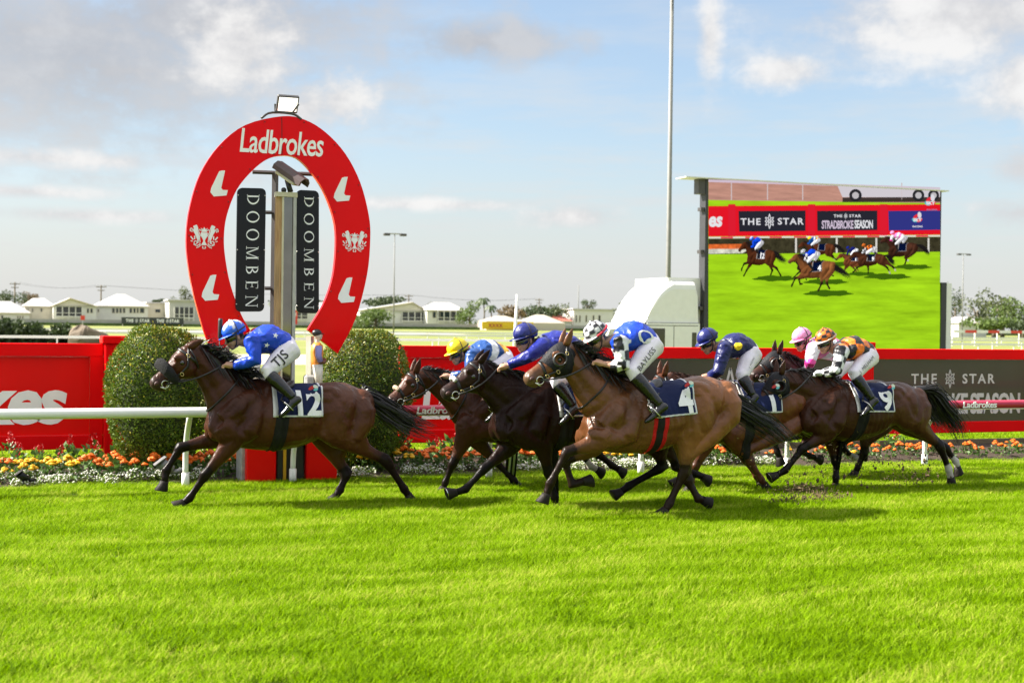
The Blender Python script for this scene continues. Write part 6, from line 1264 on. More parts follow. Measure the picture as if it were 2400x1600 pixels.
house(*[W5(q, 0)[0] for q in (1700, 1850)], 752, 739, 430, 'small house with a red tiled roof beyond the marquees', rm=RROOF)
house(*[W5(q, 0)[0] for q in (1870, 2200)], 726, 724, 432, 'white two storey block with slit windows left of the truck', roof='flat', wins=wr_('W5', (1885, 1898, 350, 410), (1915, 1928, 350, 410), (1968, 1982, 350, 410), (2028, 2042, 350, 410), (2075, 2095, 350, 410)))
house(2247, 2312, 757, 742, 300, 'small pale roofed house at the far right', rm=WROOF)
for (a, b, t, e, lb) in ((1140, 1232, 740, 752, 'cream marquee behind the yellow banner'), (1228, 1325, 737, 756, 'white peaked marquee right of the yellow banner')):
    A, B, T_ = far(a, e, 396), far(b, e, 396), far((a + b) / 2, t, 396); o = empty('marquee', ((A[0] + B[0]) / 2, 396, 0), lb, 'marquee', 'marquees on the far side'); d_ = 8; y0 = 396; v = [(A[0], y0, A[2]), (B[0], y0, A[2]), (B[0], y0 + d_, A[2]), (A[0], y0 + d_, A[2]), (A[0] * .6 + B[0] * .4, y0 + 4, T_[2]), (A[0] * .4 + B[0] * .6, y0 + 4, T_[2])]
    mesh_obj('canopy', v, [[0, 1, 5, 4], [1, 2, 5], [2, 3, 4, 5], [3, 0, 4]], M('canvas', (.66, .60, .50), .8, trans=.3), o); MB().box2((A[0], y0, 0), (B[0], y0 + d_, A[2])).build('side_wall', M('canvas'), o)
# boundary fence in bays with banners
FEN = M('grey_fence_sheet', (.40, .37, .33), .7, var=.10, scale=.4); zf = far(500, 752, YF)[2]
fx0, fx1 = far(-500, 760, YF)[0], far(3000, 770, YF)[0]; nb_ = 40
fe_ = empty('boundary_fence', (0, YF, 0), 'long grey sheet boundary fence below the houses', 'fence')
for i in range(nb_):
    a = fx0 + (fx1 - fx0) * i / nb_; b = fx0 + (fx1 - fx0) * (i + 1) / nb_; MB().box2((a + .05, YF, 0), (b - .05, YF + .1, zf)).build('sheet', FEN, fe_); MB().box2((a - .08, YF - .1, 0), (a + .08, YF - .01, zf + .1)).build('fence_post', GWALL, fe_)
tag(MB().box2((fx0, YF - 2.5, 0), (fx1, YF - .6, .75)).build('low_hedge', M('hedge_green', (.06, .10, .02), .9, var=.5, scale=.8)), 'dark strip of planting along the foot of the boundary fence', 'hedge')
def banner(a, b, t, bt, Y, mat, txt, tm, label, space=1.2):
    A, B = far(a, t, Y), far(b, bt, Y); o = empty('banner', ((A[0] + B[0]) / 2, Y, 0), label, 'banner', 'banners on the far fence'); MB().box2((A[0], Y, B[2]), (B[0], Y + .15, A[2])).build('board', mat, o); w, h = B[0] - A[0], A[2] - B[2]; MB().box2((A[0] + .2, Y + .02, 0), (A[0] + .4, Y + .12, B[2] + .1)).build('leg', FEN, o); MB().box2((B[0] - .4, Y + .02, 0), (B[0] - .2, Y + .12, B[2] + .1)).build('leg', FEN, o)
    for (c, tw, s) in txt: lettering('lettering', s, (A[0] + w * c, Y - .02, (A[2] + B[2]) / 2), X3, Z3, tm, o, (0, .015, 0), .04, 0, space, w=w * tw, h=h * .5)
    return o, A, B
BLKB = M('dark_banner', (.035, .04, .04), .6); YELB = M('yellow_banner', (.70, .46, .01), .6); XRED = M('banner_red_letters', (.36, .02, .03), .6)
o, A, B = banner(*[W2(q, 0)[0] for q in (1395, 2110)], 743, 760, 401, BLKB, ((.13, .12, 'THE'), (.37, .16, 'STAR'), (.62, .12, 'THE'), (.85, .16, 'STAR')), WHT, 'dark banner with white lettering on the fence left of the arch')
for c in (.24, .735): v, f = star_mark((A[2] - B[2]) * .34); V, Fc = slab2d(v, f, (A[0] + (B[0] - A[0]) * c, 400.98, (A[2] + B[2]) / 2), X3, Z3, (0, .015, 0)); mesh_obj('star_emblem', V, Fc, WHT, o)
banner(1130, 1250, 753.5, 772, 395, YELB, ((.26, .28, 'XXXX'), (.80, .28, 'XXXX')), XRED, 'yellow banner with red crosses in front of the marquees')
A, B = far(189, 739, 395), far(199, 750, 395); o = empty('marker_sign', (A[0], 395, 0), 'small orange red square marker sign in front of the gabled house', 'sign'); MB().box2((A[0], 395, B[2]), (B[0], 395.1, A[2])).build('plate', M('marker_red', (.62, .05, .03), .6), o); MB().box2((A[0] * .5 + B[0] * .5 - .05, 395.02, 0), (A[0] * .5 + B[0] * .5 + .05, 395.08, B[2] + .1)).build('pole', WPLA, o)
A, B = far(663, 726, 330), far(697, 760, 330); o = empty('distance_marker', (A[0], 330, 0), 'red marker board with pale lettering seen between the mirror frame', 'sign'); MB().box2((A[0], 330, B[2]), (B[0], 330.2, A[2])).build('board', M('marker_red'), o); lettering('lettering', '1200M', ((A[0] + B[0]) / 2, 329.97, A[2] * .7 + B[2] * .3), X3, Z3, WHT, o, (0, .02, 0), .04, 0, 1.0, w=(B[0] - A[0]) * .8)
# far running rails with posts
def far_rail(Y, x0, x1, h, step, label, mat=WPLA, r=.06, sl=0.0):
    a, b = PG(x0, 900)[0], 0; A, B = PY(x0, 790, Y)[0], PY(x1, 790, Y)[0]; o = empty('infield_rail', ((A + B) / 2, Y, 0), label, 'rail', 'white rails across the infield'); MB().box2((A, Y - r, h - r * 1.2), (B, Y + r, h + r * 1.2)).build('beam', mat, o); n = int((B - A) / step); base = None
    for i in range(n + 1):
        if base is None: base = MB().box((0, 0, 0), (r * 1.1, r * 1.1, h)); v = np.vstack(base.v); me = bpy.data.meshes.new('post'); me.from_pydata(v.tolist(), [], base.f); me.materials.append(mat)
        q = bpy.data.objects.new('post', me); link(q, o); q.location = (A + i * step - (A + B) / 2, 0, h / 2 - .06)
far_rail(62, -150, 2500, 1.0, 2.3, 'nearest white infield rail behind the barrier', r=.045); far_rail(104, -150, 2500, .85, 3.2, 'second white infield rail behind the barrier', r=.06); far_rail(150, -150, 2500, .75, 4.5, 'third white infield rail near the sand track', r=.07)
A, B = PY(2235, 777, 130)[0], PY(2600, 782, 130)[0]; o = empty('striped_rail', (A, 130, 0), 'red and white striped rail at the far right', 'rail')
for i in range(14): a = A + (B - A) * i / 14; z = PY(2300, 777, 130)[2]; MB().box2((a, 130, z - .15), (a + (B - A) / 14 - .01, 130.2, z + .15)).build('rail_section', M('marker_red') if i % 2 else WPLA, o)
for i in range(4): MB().box2((A + i * 3, 130.21, 0), (A + i * 3 + .12, 130.33, z)).build('post', WPLA, o)
# ---- vegetation
def foliage_shape(center, rad, n, size, rg, clumps=9, flat=.75):
    V, Fc = [], []; cs = [np.array(center) + rg.normal(size=3) * np.array(rad) * .48 for _ in range(clumps)]
    for i in range(n):
        c = cs[rg.integers(clumps)]; d = rg.normal(size=3); d /= np.linalg.norm(d); p = c + d * np.array(rad) * .50 * rg.uniform(.5, 1.0); a = rg.normal(size=3) + d * .7 + (0, 0, .1); a /= np.linalg.norm(a); b = np.cross(a, rg.normal(size=3)); b /= np.linalg.norm(b); s = size * rg.uniform(.6, 1.3); k = len(V); V += [p, p + a * s * .5 + b * s * .35, p + a * s, p + a * s * .5 - b * s * .35]; Fc.append([k, k + 1, k + 2, k + 3])
    return V, Fc
TG = [M('eucalypt_leaf', (.085, .105, .035), .6, var=.45, scale=.35, trans=.25), M('dark_leaf', (.05, .075, .025), .6, var=.45, scale=.35, trans=.2), M('bright_leaf', (.10, .15, .03), .6, var=.4, scale=.4, trans=.3), M('dry_leaf', (.14, .10, .05), .7, var=.4, scale=.4, trans=.25)]
BARK = M('tree_bark', (.16, .13, .10), .9, var=.3, scale=2)
def tree(x, top, base, wpx, Y, kind, label, seed, name='tree', n=1100, grp='trees beyond the course'):
    T_, B_ = far(x, top, Y), far(x, base, Y); w = (far(x + wpx / 2, top, Y) - far(x - wpx / 2, top, Y))[0]; h = T_[2] - B_[2]; rg = np.random.default_rng(seed); o = empty(name, (B_[0], Y, 0), label, 'tree', grp); c = np.array([B_[0], Y, B_[2] + h * .5])
    tr = MB(); tr.tube([(B_[0], Y, 0), (B_[0] + .1 * w * .2, Y, B_[2] + h * .5)], [.05 * w + .08, .03 * w + .04], 7)
    for k in range(4): d = rg.normal(size=3); tr.tube([(B_[0], Y, max(.5, B_[2] + h * .15)), c + d * np.array((w, w, h)) * .16], [.03 * w, .012 * w], 5)
    tr.build('trunk', BARK, o, True); V, Fc = foliage_shape(c, (w * .52, w * .52, h * .56), n, max(.35, w * .075), rg); mesh_obj('crown', V, Fc, TG[kind], o)
for t in ((20, 682, 715, 60, 440, 1, 'dark tree behind the left edge house roof', 1), (72, 690, 712, 45, 445, 3, 'brownish tree behind the cream panelled wing', 2), (433, 678, 712, 36, 442, 0, 'slender tree against the left leg of the arch', 3), (308, 696, 712, 20, 450, 1, 'small treetop above the broad hip roofed house', 5), (372, 702, 712, 26, 450, 1, 'low treetop above the low cream building', 6),
          (880, 718, 757, 82, 400, 2, 'round bright tree left of the grey gabled house', 7), (890, 700, 722, 90, 446, 1, 'dark treeline behind the grey gabled roof', 8), (1100, 720, 757, 60, 408, 2, 'leafy shrub tree under the palms', 9), (1200, 722, 752, 80, 428, 3, 'dry brown tree behind the marquees', 10), (1262, 706, 748, 72, 430, 1, 'dark spreading tree left of the red roof', 11), (1300, 712, 750, 60, 436, 0, 'olive tree beside the red roof', 12), (1375, 705, 725, 32, 450, 1, 'small dark treetop above the slit window block', 13),
          (2238, 680, 762, 46, 330, 1, 'dark upright tree beside the screen frame', 14), (2290, 690, 765, 70, 310, 0, 'olive eucalypt right of the far floodlight', 15), (2350, 700, 765, 80, 300, 0, 'broad eucalypt near the right edge', 16), (2400, 712, 768, 70, 290, 2, 'rounded green tree at the right edge', 17), (2330, 748, 772, 100, 262, 2, 'low rounded shrubs before the right trees', 18), (2390, 742, 772, 60, 258, 1, 'low dark shrub at the right edge', 19),
          (1035, 716, 757, 40, 444, 0, 'olive tree behind the white hip roofed house', 20), (700, 706, 730, 120, 450, 1, 'dark treeline seen through the arch', 21), (1480, 715, 760, 90, 440, 0, 'tree hidden behind the truck cab', 22)):
    tree(*t)
def palm(x, top, base, rpx, Y, label, seed):
    T_, B_ = far(x, top, Y), far(x, base, Y); r = (far(x + rpx, top, Y) - far(x, top, Y))[0]; rg = np.random.default_rng(seed); o = empty('palm_tree', (B_[0], Y, 0), label, 'palm', 'palms beyond the course'); MB().tube([(B_[0], Y, 0), (B_[0] + .3, Y, T_[2] * .5), (T_[0], Y, T_[2])], [.3, .22, .18], 8).build('trunk', BARK, o, True)
    V, Fc = [], []
    for i in range(13):
        a = 2 * math.pi * i / 13 + rg.uniform(-.2, .2); u = rg.uniform(.1, .9); d = np.array([math.cos(a), math.sin(a), 0]); pts = [np.array([T_[0], Y, T_[2]]) + d * r * t + np.array([0, 0, r * (u * t - 1.15 * t * t)]) for t in np.linspace(0, 1, 9)]; sd = np.cross(d, Z3)
        for j in range(8):
            for s_ in (-1, 1): p = pts[j]; q = pts[j + 1]; k = len(V); V += [p, q, q + sd * s_ * r * .20 + (0, 0, -r * .13), p + sd * s_ * r * .20 + (0, 0, -r * .10)]; Fc.append([k, k + 1, k + 2, k + 3])
    mesh_obj('fronds', V, Fc, M('palm_frond', (.055, .085, .025), .5, var=.3, scale=1, trans=.2), o)
palm(1133, 700, 757, 16, 415, 'taller palm beside the white hip roofed house', 1); palm(1150, 717, 757, 14, 410, 'shorter palm beside the white hip roofed house', 2)
V, Fc = [], []; rg = np.random.default_rng(9); A, B = PY(-60, 785, 96)[0], PY(182, 785, 96)[0]
for i in range(7): q = A + (B - A) * (i + .5) / 7; v, f = foliage_shape((q, 96, .55), ((B - A) / 9, 1.4, .8), 900, .28, rg, 6); k = len(V); V += v; Fc += [[j + k for j in t] for t in f]
o = empty('hedge', ((A + B) / 2, 96, 0), 'dark clipped hedge across the infield at the left', 'hedge'); mesh_obj('crown', V, Fc, TG[1], o)
c = PY(203, 782, 92); m = MB(); m.ball((c[0], 92, .5), (1.2, .9, .75), 22, 14); v = np.vstack(m.v); v = v + np.stack([vnoise(v, 1.9, 1), vnoise(v, 2.1, 2), vnoise(v, 2.3, 3)], 1) * .30; tag(mesh_obj('boulder', v, m.f, M('sandstone', (.13, .10, .07), .9, var=.5, scale=1.2, bump=.6, bscale=3), smooth=False), 'brown sandstone boulder beside the infield hedge', 'boulder')
# ---- poles and wires
POLE = M('dull_pole_grey', (.20, .20, .19), .6, var=.1)
def pole(x, top, Y, r, label, kind='flood', base=None, grp=None, xb=None):
    T_ = far(x, top, Y); xb_ = T_[0] if xb is None else xb; o = empty('utility_pole' if kind == 'power' else ('flag_pole' if kind == 'flag' else 'floodlight_pole'), (T_[0], Y, 0), label, 'pole', grp); MB().tube([(xb_, Y, 0), ((xb_ + T_[0]) / 2, Y, T_[2] / 2), (T_[0], Y, T_[2])], [r, r * .85, r * .6], 12).build('shaft', TIMB if kind == 'power' else (WPLA if kind == 'flag' else POLE), o, True); t = np.array([T_[0], Y, T_[2]])
    if kind == 'power':
        MB().box(t - (0, 0, .6), (3.0, .2, .2)).build('crossarm', TIMB, o); MB().box(t - (0, 0, 1.6), (2.2, .2, .2)).build('crossarm', TIMB, o)
        for q in (-1.3, -.5, .5, 1.3): MB().tube([t + (q, 0, -.5), t + (q, 0, -.1)], .09, 6).build('insulator', GWALL, o)
    if kind == 'flood':
        MB().box(t, (1.7, .12, .10)).build('crossarm', ALU, o)
        for q in (-.9, .9): MB().box(t + (q * .8, -.1, -.08), (.55, .35, .2), bev=.03).build('lamp_head', DK, o)
    return t
o = empty('floodlight_pole', (PY(1566, 645, 56)[0], 56, 0), 'tall grey steel mast running out of the top of the picture', 'pole'); xx = PY(1571, 300, 56)[0]; MB().tube([(xx, 56, 0), (xx, 56, 5), (xx, 56, 16.5)], [.115, .105, .08], 14).build('shaft', POLE, o, True); MB().box((xx, 56, 16.5), (2.2, .3, .15)).build('crossarm', ALU, o)
for q in (-.9, 0, .9): MB().box((xx + q, 55.8, 16.3), (.6, .4, .35), bev=.04).build('lamp_head', DK, o)
p1_ = pole(925, 548, 118, .065, 'slim twin headed light pole right of the arch'); pole(2258, 595, 150, .08, 'slim twin headed light pole at the far right')
t1 = pole(35, 661, 455, .30, 'leaning power pole behind the left edge house', 'power', grp='power poles'); t2 = pole(237, 668, 455, .28, 'power pole behind the broad hip roofed house', 'power', grp='power poles'); t3 = pole(958, 690, 470, .25, 'short power pole behind the grey gabled roof', 'power', grp='power poles'); t4 = pole(1264, 699, 470, .25, 'power pole above the dark spreading tree', 'power', grp='power poles'); t5 = pole(1356, 668, 470, .22, 'thin mast left of the truck', 'mast')
pole(1212, 690, 46, .07, 'plain white leaning flag pole behind the blue jockey', 'flag', xb=PY(1203, 812, 46)[0])
for a, b, lb in ((t1, t2, 'left'), (t2, t3, 'middle'), (t3, t4, 'right')):
    w = empty('power_line', (a + b) / 2, f'pair of thin power lines strung between the {lb} power poles', 'wire', 'power lines')
    for q in (-1.3, 1.3): MB().tube([a * (1 - t) + b * t + np.array([q, 0, -.1 - 1.2 * math.sin(math.pi * t)]) for t in np.linspace(0, 1, 14)], .022, 4).build('wire', BLKM, w)
# ---- screen truck
YS = 36.4; S6 = lambda x, y, Y=YS: PY(*px('S6', x, y), Y)
tk = empty('screen_truck', (PY(1560, 800, YS)[0], YS + 1.2, 0), 'white truck cab with tall roof fairing beside the video screen', 'truck'); TW = M('truck_white', (.70, .70, .69), .25, var=.04, coat=.4)
Xf = PY(1490, 780, YS)[0]; Xr = PY(1640, 780, YS)[0]; zr2 = PY(1560, 757, YS)[2]; zf2 = PY(1600, 658, YS)[2]; D2 = 2.35; zmid = (zr2 + .45) / 2
prof = [(Xf + .02, .45), (Xf, 1.0), (Xf + .10, zr2 - .5), (Xf + .36, zr2), (Xr, zr2), (Xr, .45)]
MB().prism(prof, (0, YS, 0), X3, Z3, (0, D2, 0)).build('cab', TW, tk)
fr0 = [(Xf + .30, zr2 + .004), (Xf + .34, zr2 + .10), (Xf + .55, zr2 + .55), (Xf + .85, zr2 + .95), (Xf + 1.15, zf2 - .02), (Xf + 1.3, zf2), (Xr - .12, zf2), (Xr - .05, zf2 - .25), (Xr - .02, zr2 + .004)]
fr_ = [(q[0], q[1]) for q in spline([(a, b, 0) for a, b in fr0[:7]], 30)] + fr0[7:]
rings = []
for k, (yy, sc) in enumerate(((.06, .80), (.08, .90), (.14, .965), (.26, 1.0), (D2 - .26, 1.0), (D2 - .14, .965), (D2 - .08, .90), (D2 - .06, .80))): rings.append(np.array([(x * 1.0, YS + yy, zr2 + .004 + (z - zr2 - .004) * sc) for x, z in fr_]))
m = MB(); m.loft(rings); m.build('roof_fairing', TW, tk)
for (xa, xb, za, zb_) in ((Xf + .30, Xf + .315, .6, zr2 - .06), (Xf + 1.18, Xf + 1.195, .6, zr2 - .06), (Xf + .30, Xr - .05, zr2 - .075, zr2 - .06)): MB().box2((xa, YS - .004, za), (xb, YS + .01, zb_)).build('door_seam', BLKM, tk)
MB().box2((Xf + .2, YS + .05, zr2 - .03), (Xr - .01, YS + D2 - .05, zr2 + .012)).build('roof_gap', BLKM, tk)  # black strip painted as the shadow line between fairing and cab
A, B = PY(1510, 769, YS), PY(1558, 814, YS); MB().box2((A[0], YS - .006, B[2] - .3), (B[0], YS + .02, A[2])).build('side_window', M_GOGGLE, tk); A, B = PY(1622, 779, YS), PY(1632, 814, YS); MB().box2((A[0], YS - .006, B[2] - .2), (B[0], YS + .02, A[2])).build('rear_window', M_GOGGLE, tk)
nrm = np.array([-(zr2 - .5 - 1.0), 0, .1]); MB().add([(Xf + .015, YS + .15, 1.06), (Xf + .015, YS + D2 - .15, 1.06), (Xf + .088, YS + D2 - .15, zr2 - .52), (Xf + .088, YS + .15, zr2 - .52), (Xf - .004, YS + .15, 1.06), (Xf - .004, YS + D2 - .15, 1.06), (Xf + .075, YS + D2 - .15, zr2 - .52), (Xf + .075, YS + .15, zr2 - .52)], [[4, 5, 6, 7], [0, 4, 7, 3], [1, 2, 6, 5], [3, 7, 6, 2], [0, 1, 5, 4]]).build('windscreen', M_GOGGLE, tk)
MB().add([(Xf - .25, YS + .02, zr2 - .14), (Xf - .25, YS + D2 - .02, zr2 - .14), (Xf + .3, YS + D2 - .02, zr2 + .02), (Xf + .3, YS + .02, zr2 + .02), (Xf - .25, YS + .02, zr2 - .18), (Xf - .25, YS + D2 - .02, zr2 - .18), (Xf + .3, YS + D2 - .02, zr2 - .03), (Xf + .3, YS + .02, zr2 - .03)], [[0, 1, 2, 3], [7, 6, 5, 4], [0, 4, 5, 1], [0, 3, 7, 4], [1, 5, 6, 2]]).build('sun_visor', TW, tk)
for yy in (YS - .16, YS + D2 + .16): MB().tube([(Xf + .05, yy, 1.25), (Xf + .05, yy, 1.7)], .10, 8).build('mirror', BLKM, tk)
MB().tube([(Xf + .25, YS - .02, zr2 - .05), (Xf - .02, YS - .2, zr2 + .02), (Xf - .05, YS - .2, zr2 - .15)], .025, 6).build('mirror_arm', BLKM, tk, True)
for x in (Xf + .7, Xr + 1.6, Xr + 5.2, Xr + 6.3):
    w = MB().lathe([(.42, 0), (.45, .03), (.45, .24), (.42, .27)], (x, YS + .02, .45), 22, 'Y').build('wheel', BLKM, tk, True); MB().lathe([(.24, -.012), (.25, .0), (.1, .01)], (x, YS + .02, .45), 16, 'Y').build('rim', ALU, w, True)
MB().box2((Xf + .4, YS + .2, .5), (Xr + 7.6, YS + D2 - .2, .85)).build('chassis', BLKM, tk)
A = PY(1523, 651, YS + .3); B = PY(1655, 651, YS + .3); MB().box2((Xr - .9, YS + .25, .9), (Xr + .15, YS + D2, PY(1600, 651, YS + .25)[2])).build('equipment_box', TW, tk)
sc_ = empty('video_screen', (PY(1930, 800, YS)[0], YS, 0), 'large lit video screen on a truck showing the race', 'screen')
xl, xr_ = S6(645, 500)[0], S6(1899, 500)[0]; ztop = S6(645, 92)[2]; zbot = S6(800, 1060)[2] - .2
SS = (ztop - 0) ; MB().box2((xl - .10, YS + .006, zbot), (xr_ + .02, YS + .35, ztop)).build('cabinet', M('screen_frame', (.03, .03, .035), .5), sc_)
MB().box2((xl - .80, YS - .12, ztop + .004), (xr_ + .2, YS + .5, ztop + .035)).build('canopy', M('canopy_white', (.6, .6, .56), .5), sc_); MB().box2((xl - .32, YS + .02, ztop - .42), (xl - .11, YS + .3, ztop)).build('canopy_bracket', DK, sc_)
for q in (.8, 2.0, 3.6): MB().box2((xl - .22, YS + .05, ztop - q - .10), (xl - .101, YS + .25, ztop - q)).build('hinge', DK, sc_)
A = S6(1903, 650); MB().box2((xr_ + .03, YS - .05, .5), (xr_ + .22, YS + .3, A[2])).build('side_frame', M('screen_frame'), sc_); MB().box2((xr_ + .222, YS - .03, .5), (xr_ + .42, YS + .3, A[2] - .02)).build('side_frame', TW, sc_)
MB().box2((xl + .1, YS + .36, .6), (xr_ - .1, YS + 2.0, 1.2)).build('trailer_bed', TW, sc_)
for q in (.1, .5, .9): x = xl + (xr_ - xl) * q; MB().box2((x - .1, YS + .37, 0), (x + .1, YS + .57, .6)).build('stabiliser_leg', DK, sc_)
# picture on the screen: flat lit shapes
EMI = {}
def emi(c, s=1.0, noise=0.0, sc=3.0, st=(1, 1, 1), attr=False):
    k = (tuple(c), s, noise, sc, attr)
    if k in EMI: return EMI[k]
    m = bpy.data.materials.new('screen_light'); m.use_nodes = True; nt = m.node_tree; nt.nodes.clear(); L = nt.links.new; out = nt.nodes.new('ShaderNodeOutputMaterial'); e = nt.nodes.new('ShaderNodeEmission'); e.inputs[1].default_value = s
    if attr: a = nt.nodes.new('ShaderNodeAttribute'); a.attribute_name = 'Col'; L(a.outputs['Color'], e.inputs[0])
    elif noise:
        tcn = nt.nodes.new('ShaderNodeTexCoord'); mp = nt.nodes.new('ShaderNodeMapping'); mp.inputs['Scale'].default_value = st; L(tcn.outputs['Object'], mp.inputs[0]); n = nt.nodes.new('ShaderNodeTexNoise'); n.inputs['Scale'].default_value = sc; n.inputs['Detail'].default_value = 8; n.inputs['Roughness'].default_value = .68; L(mp.outputs[0], n.inputs['Vector']); r = nt.nodes.new('ShaderNodeValToRGB'); L(n.outputs['Fac'], r.inputs[0]); r.color_ramp.elements[0].position = .3; r.color_ramp.elements[1].position = .7; r.color_ramp.elements[0].color = (*[q * (1 - noise) for q in c], 1); r.color_ramp.elements[1].color = (*[q * (1 + noise) for q in c], 1); L(r.outputs[0], e.inputs[0])
    else: e.inputs[0].default_value = (*c, 1)
    L(e.outputs[0], out.inputs[0]); EMI[k] = m; return m
pic = empty_part('picture', sc_); EX = .34          # one lit panel, drawn as thin layers
def sp(x, y, lay): p = S6(x, y); return np.array([p[0], YS - .003 * lay, p[2]])
def flat(pts, lay, col, name='picture_area', noise=0.0, sc=3.0, st=(1, 1, 1)): return mesh_obj(name, [sp(*q, lay) for q in pts], [list(range(len(pts)))], emi(col, EX, noise, sc, st), pic)
def rect(a, b, t, bt, lay, col, **k): return flat([(a, t), (b, t), (b, bt), (a, bt)], lay, col, **k)
def ytop(x): return 94 + (x - 648) * .034
flat([(646, 94), (1898, 137), (1898, 1075), (646, 1075)], 1, (.34, .62, .012), noise=.30, sc=1.4, st=(.35, 1, 3.0))
flat([(646, 94), (1898, 137), (1898, 222), (646, 205)], 2, (.50, .26, .20), noise=.25, sc=1.6, st=(.6, 1, 6)); flat([(646, 94), (1898, 137), (1898, 147), (646, 108)], 3, (.62, .50, .60))
flat([(1340, 122), (1898, 140), (1898, 190), (1370, 190)], 3, (.62, .58, .62)); flat([(1370, 192), (1898, 188), (1898, 215), (1370, 217)], 3, (.05, .035, .03))
for x, r_ in ((1440, 34), (1780, 32), (1862, 30)):
    flat([(x + r_ * math.cos(t), 180 + r_ * math.sin(t)) for t in np.linspace(0, 6.28, 20, endpoint=False)], 4, (.02, .02, .025)); flat([(x + r_ * .55 * math.cos(t), 180 + r_ * .55 * math.sin(t)) for t in np.linspace(0, 6.28, 16, endpoint=False)], 5, (.5, .48, .5))
for x in (770, 965, 1155, 1690): rect(x - 3, x + 3, 112, 205, 3, (.6, .5, .5))
flat([(646, 238), (1898, 228), (1898, 392), (646, 402)], 3, (.75, .008, .02)); 
for x in (772, 1203, 1592): rect(x - 20, x + 20, 228, 402, 4, (.70, .012, .03))
flat([(808, 265), (1170, 262), (1170, 372), (812, 376)], 4, (.02, .02, .03)); flat([(1232, 264), (1558, 262), (1558, 368), (1234, 372)], 4, (.02, .02, .03)); flat([(1617, 264), (1898, 262), (1898, 366), (1620, 370)], 4, (.03, .035, .22))
def slet(s, x, y, w, h, lay, col, bold=.03, shear=0.0, space=1.0):
    v, f = text2d(s, bold, shear, space); e = v.max(0) - v.min(0); return mesh_obj('picture_lettering', [sp(x + q[0] / e[0] * w, y - q[1] / e[1] * h, lay) for q in v], f, emi(col, EX), pic)
wc = (.75, .75, .78)
slet('THE', 873, 322, 108, 36, 5, wc, .02, 0, 1.2); slet('STAR', 1090, 320, 140, 36, 5, wc, .02, 0, 1.2); slet('THE', 1345, 291, 46, 16, 5, wc, .03, 0, 1.2); slet('STAR', 1438, 291, 64, 16, 5, wc, .03, 0, 1.2); slet('STRADBROKE', 1343, 338, 172, 46, 5, (.6, .5, .62), .03, 0, .9); slet('SEASON', 1484, 336, 100, 46, 5, wc, .03, 0, .9); slet('es', 684, 322, 74, 58, 5, wc, .04, .15)
for cx_, cy_, r_ in ((975, 320, 40), (1387, 291, 15)): v, f = star_mark(r_); mesh_obj('picture_emblem', [sp(cx_ + q[0], cy_ - q[1], 5) for q in v], f, emi(wc, EX), pic)
def blobs(cx_, cy_, s, lay):
    for (a, b, ra, rb, rot, c) in ((-.35, .25, .55, .3, .8, (.75, .03, .05)), (.35, .55, .35, .6, .1, (.7, .7, .75)), (-.5, -.35, .55, .35, -.4, (.05, .45, .5)), (.3, -.35, .6, .35, .4, (.75, .03, .05))):
        flat([(cx_ + s * (a + ra * math.cos(t) * math.cos(rot) - rb * math.sin(t) * math.sin(rot)), cy_ - s * (b + ra * math.cos(t) * math.sin(rot) + rb * math.sin(t) * math.cos(rot))) for t in np.linspace(0, 6.28, 16, endpoint=False)], lay, c, 'picture_emblem')
    slet('SKY', cx_, cy_ + s * .3, s * 1.6, s * .6, lay + 1, wc, .05)
blobs(1775, 303, 30, 5); slet('RACING', 1775, 348, 54, 10, 6, wc); blobs(1845, 212, 32, 6); slet('RACING', 1852, 258, 56, 9, 8, (.3, .2, .4))
for i in range(19): a = 646 + 1252 * i / 19; b = a + 1252 / 19; flat([(a, 404 - i * .55), (b, 404 - i * .55), (b, 413 - i * .55), (a, 413 - i * .55)], 5, (.75, .03, .12) if i % 2 else (.75, .65, .62))
flat([(646, 414), (1898, 404), (1898, 484), (646, 498)], 3, (.045, .04, .02), noise=.6, sc=4); flat([(646, 444), (870, 442), (870, 470), (646, 470)], 4, (.70, .14, .03), noise=.6, sc=5); flat([(646, 468), (880, 462), (830, 492), (646, 496)], 4, (.6, .6, .5), noise=.5, sc=6)
for x in (1118, 1338, 1552, 1834): rect(x - 5, x + 5, 410, 490, 6, (.68, .66, .6))
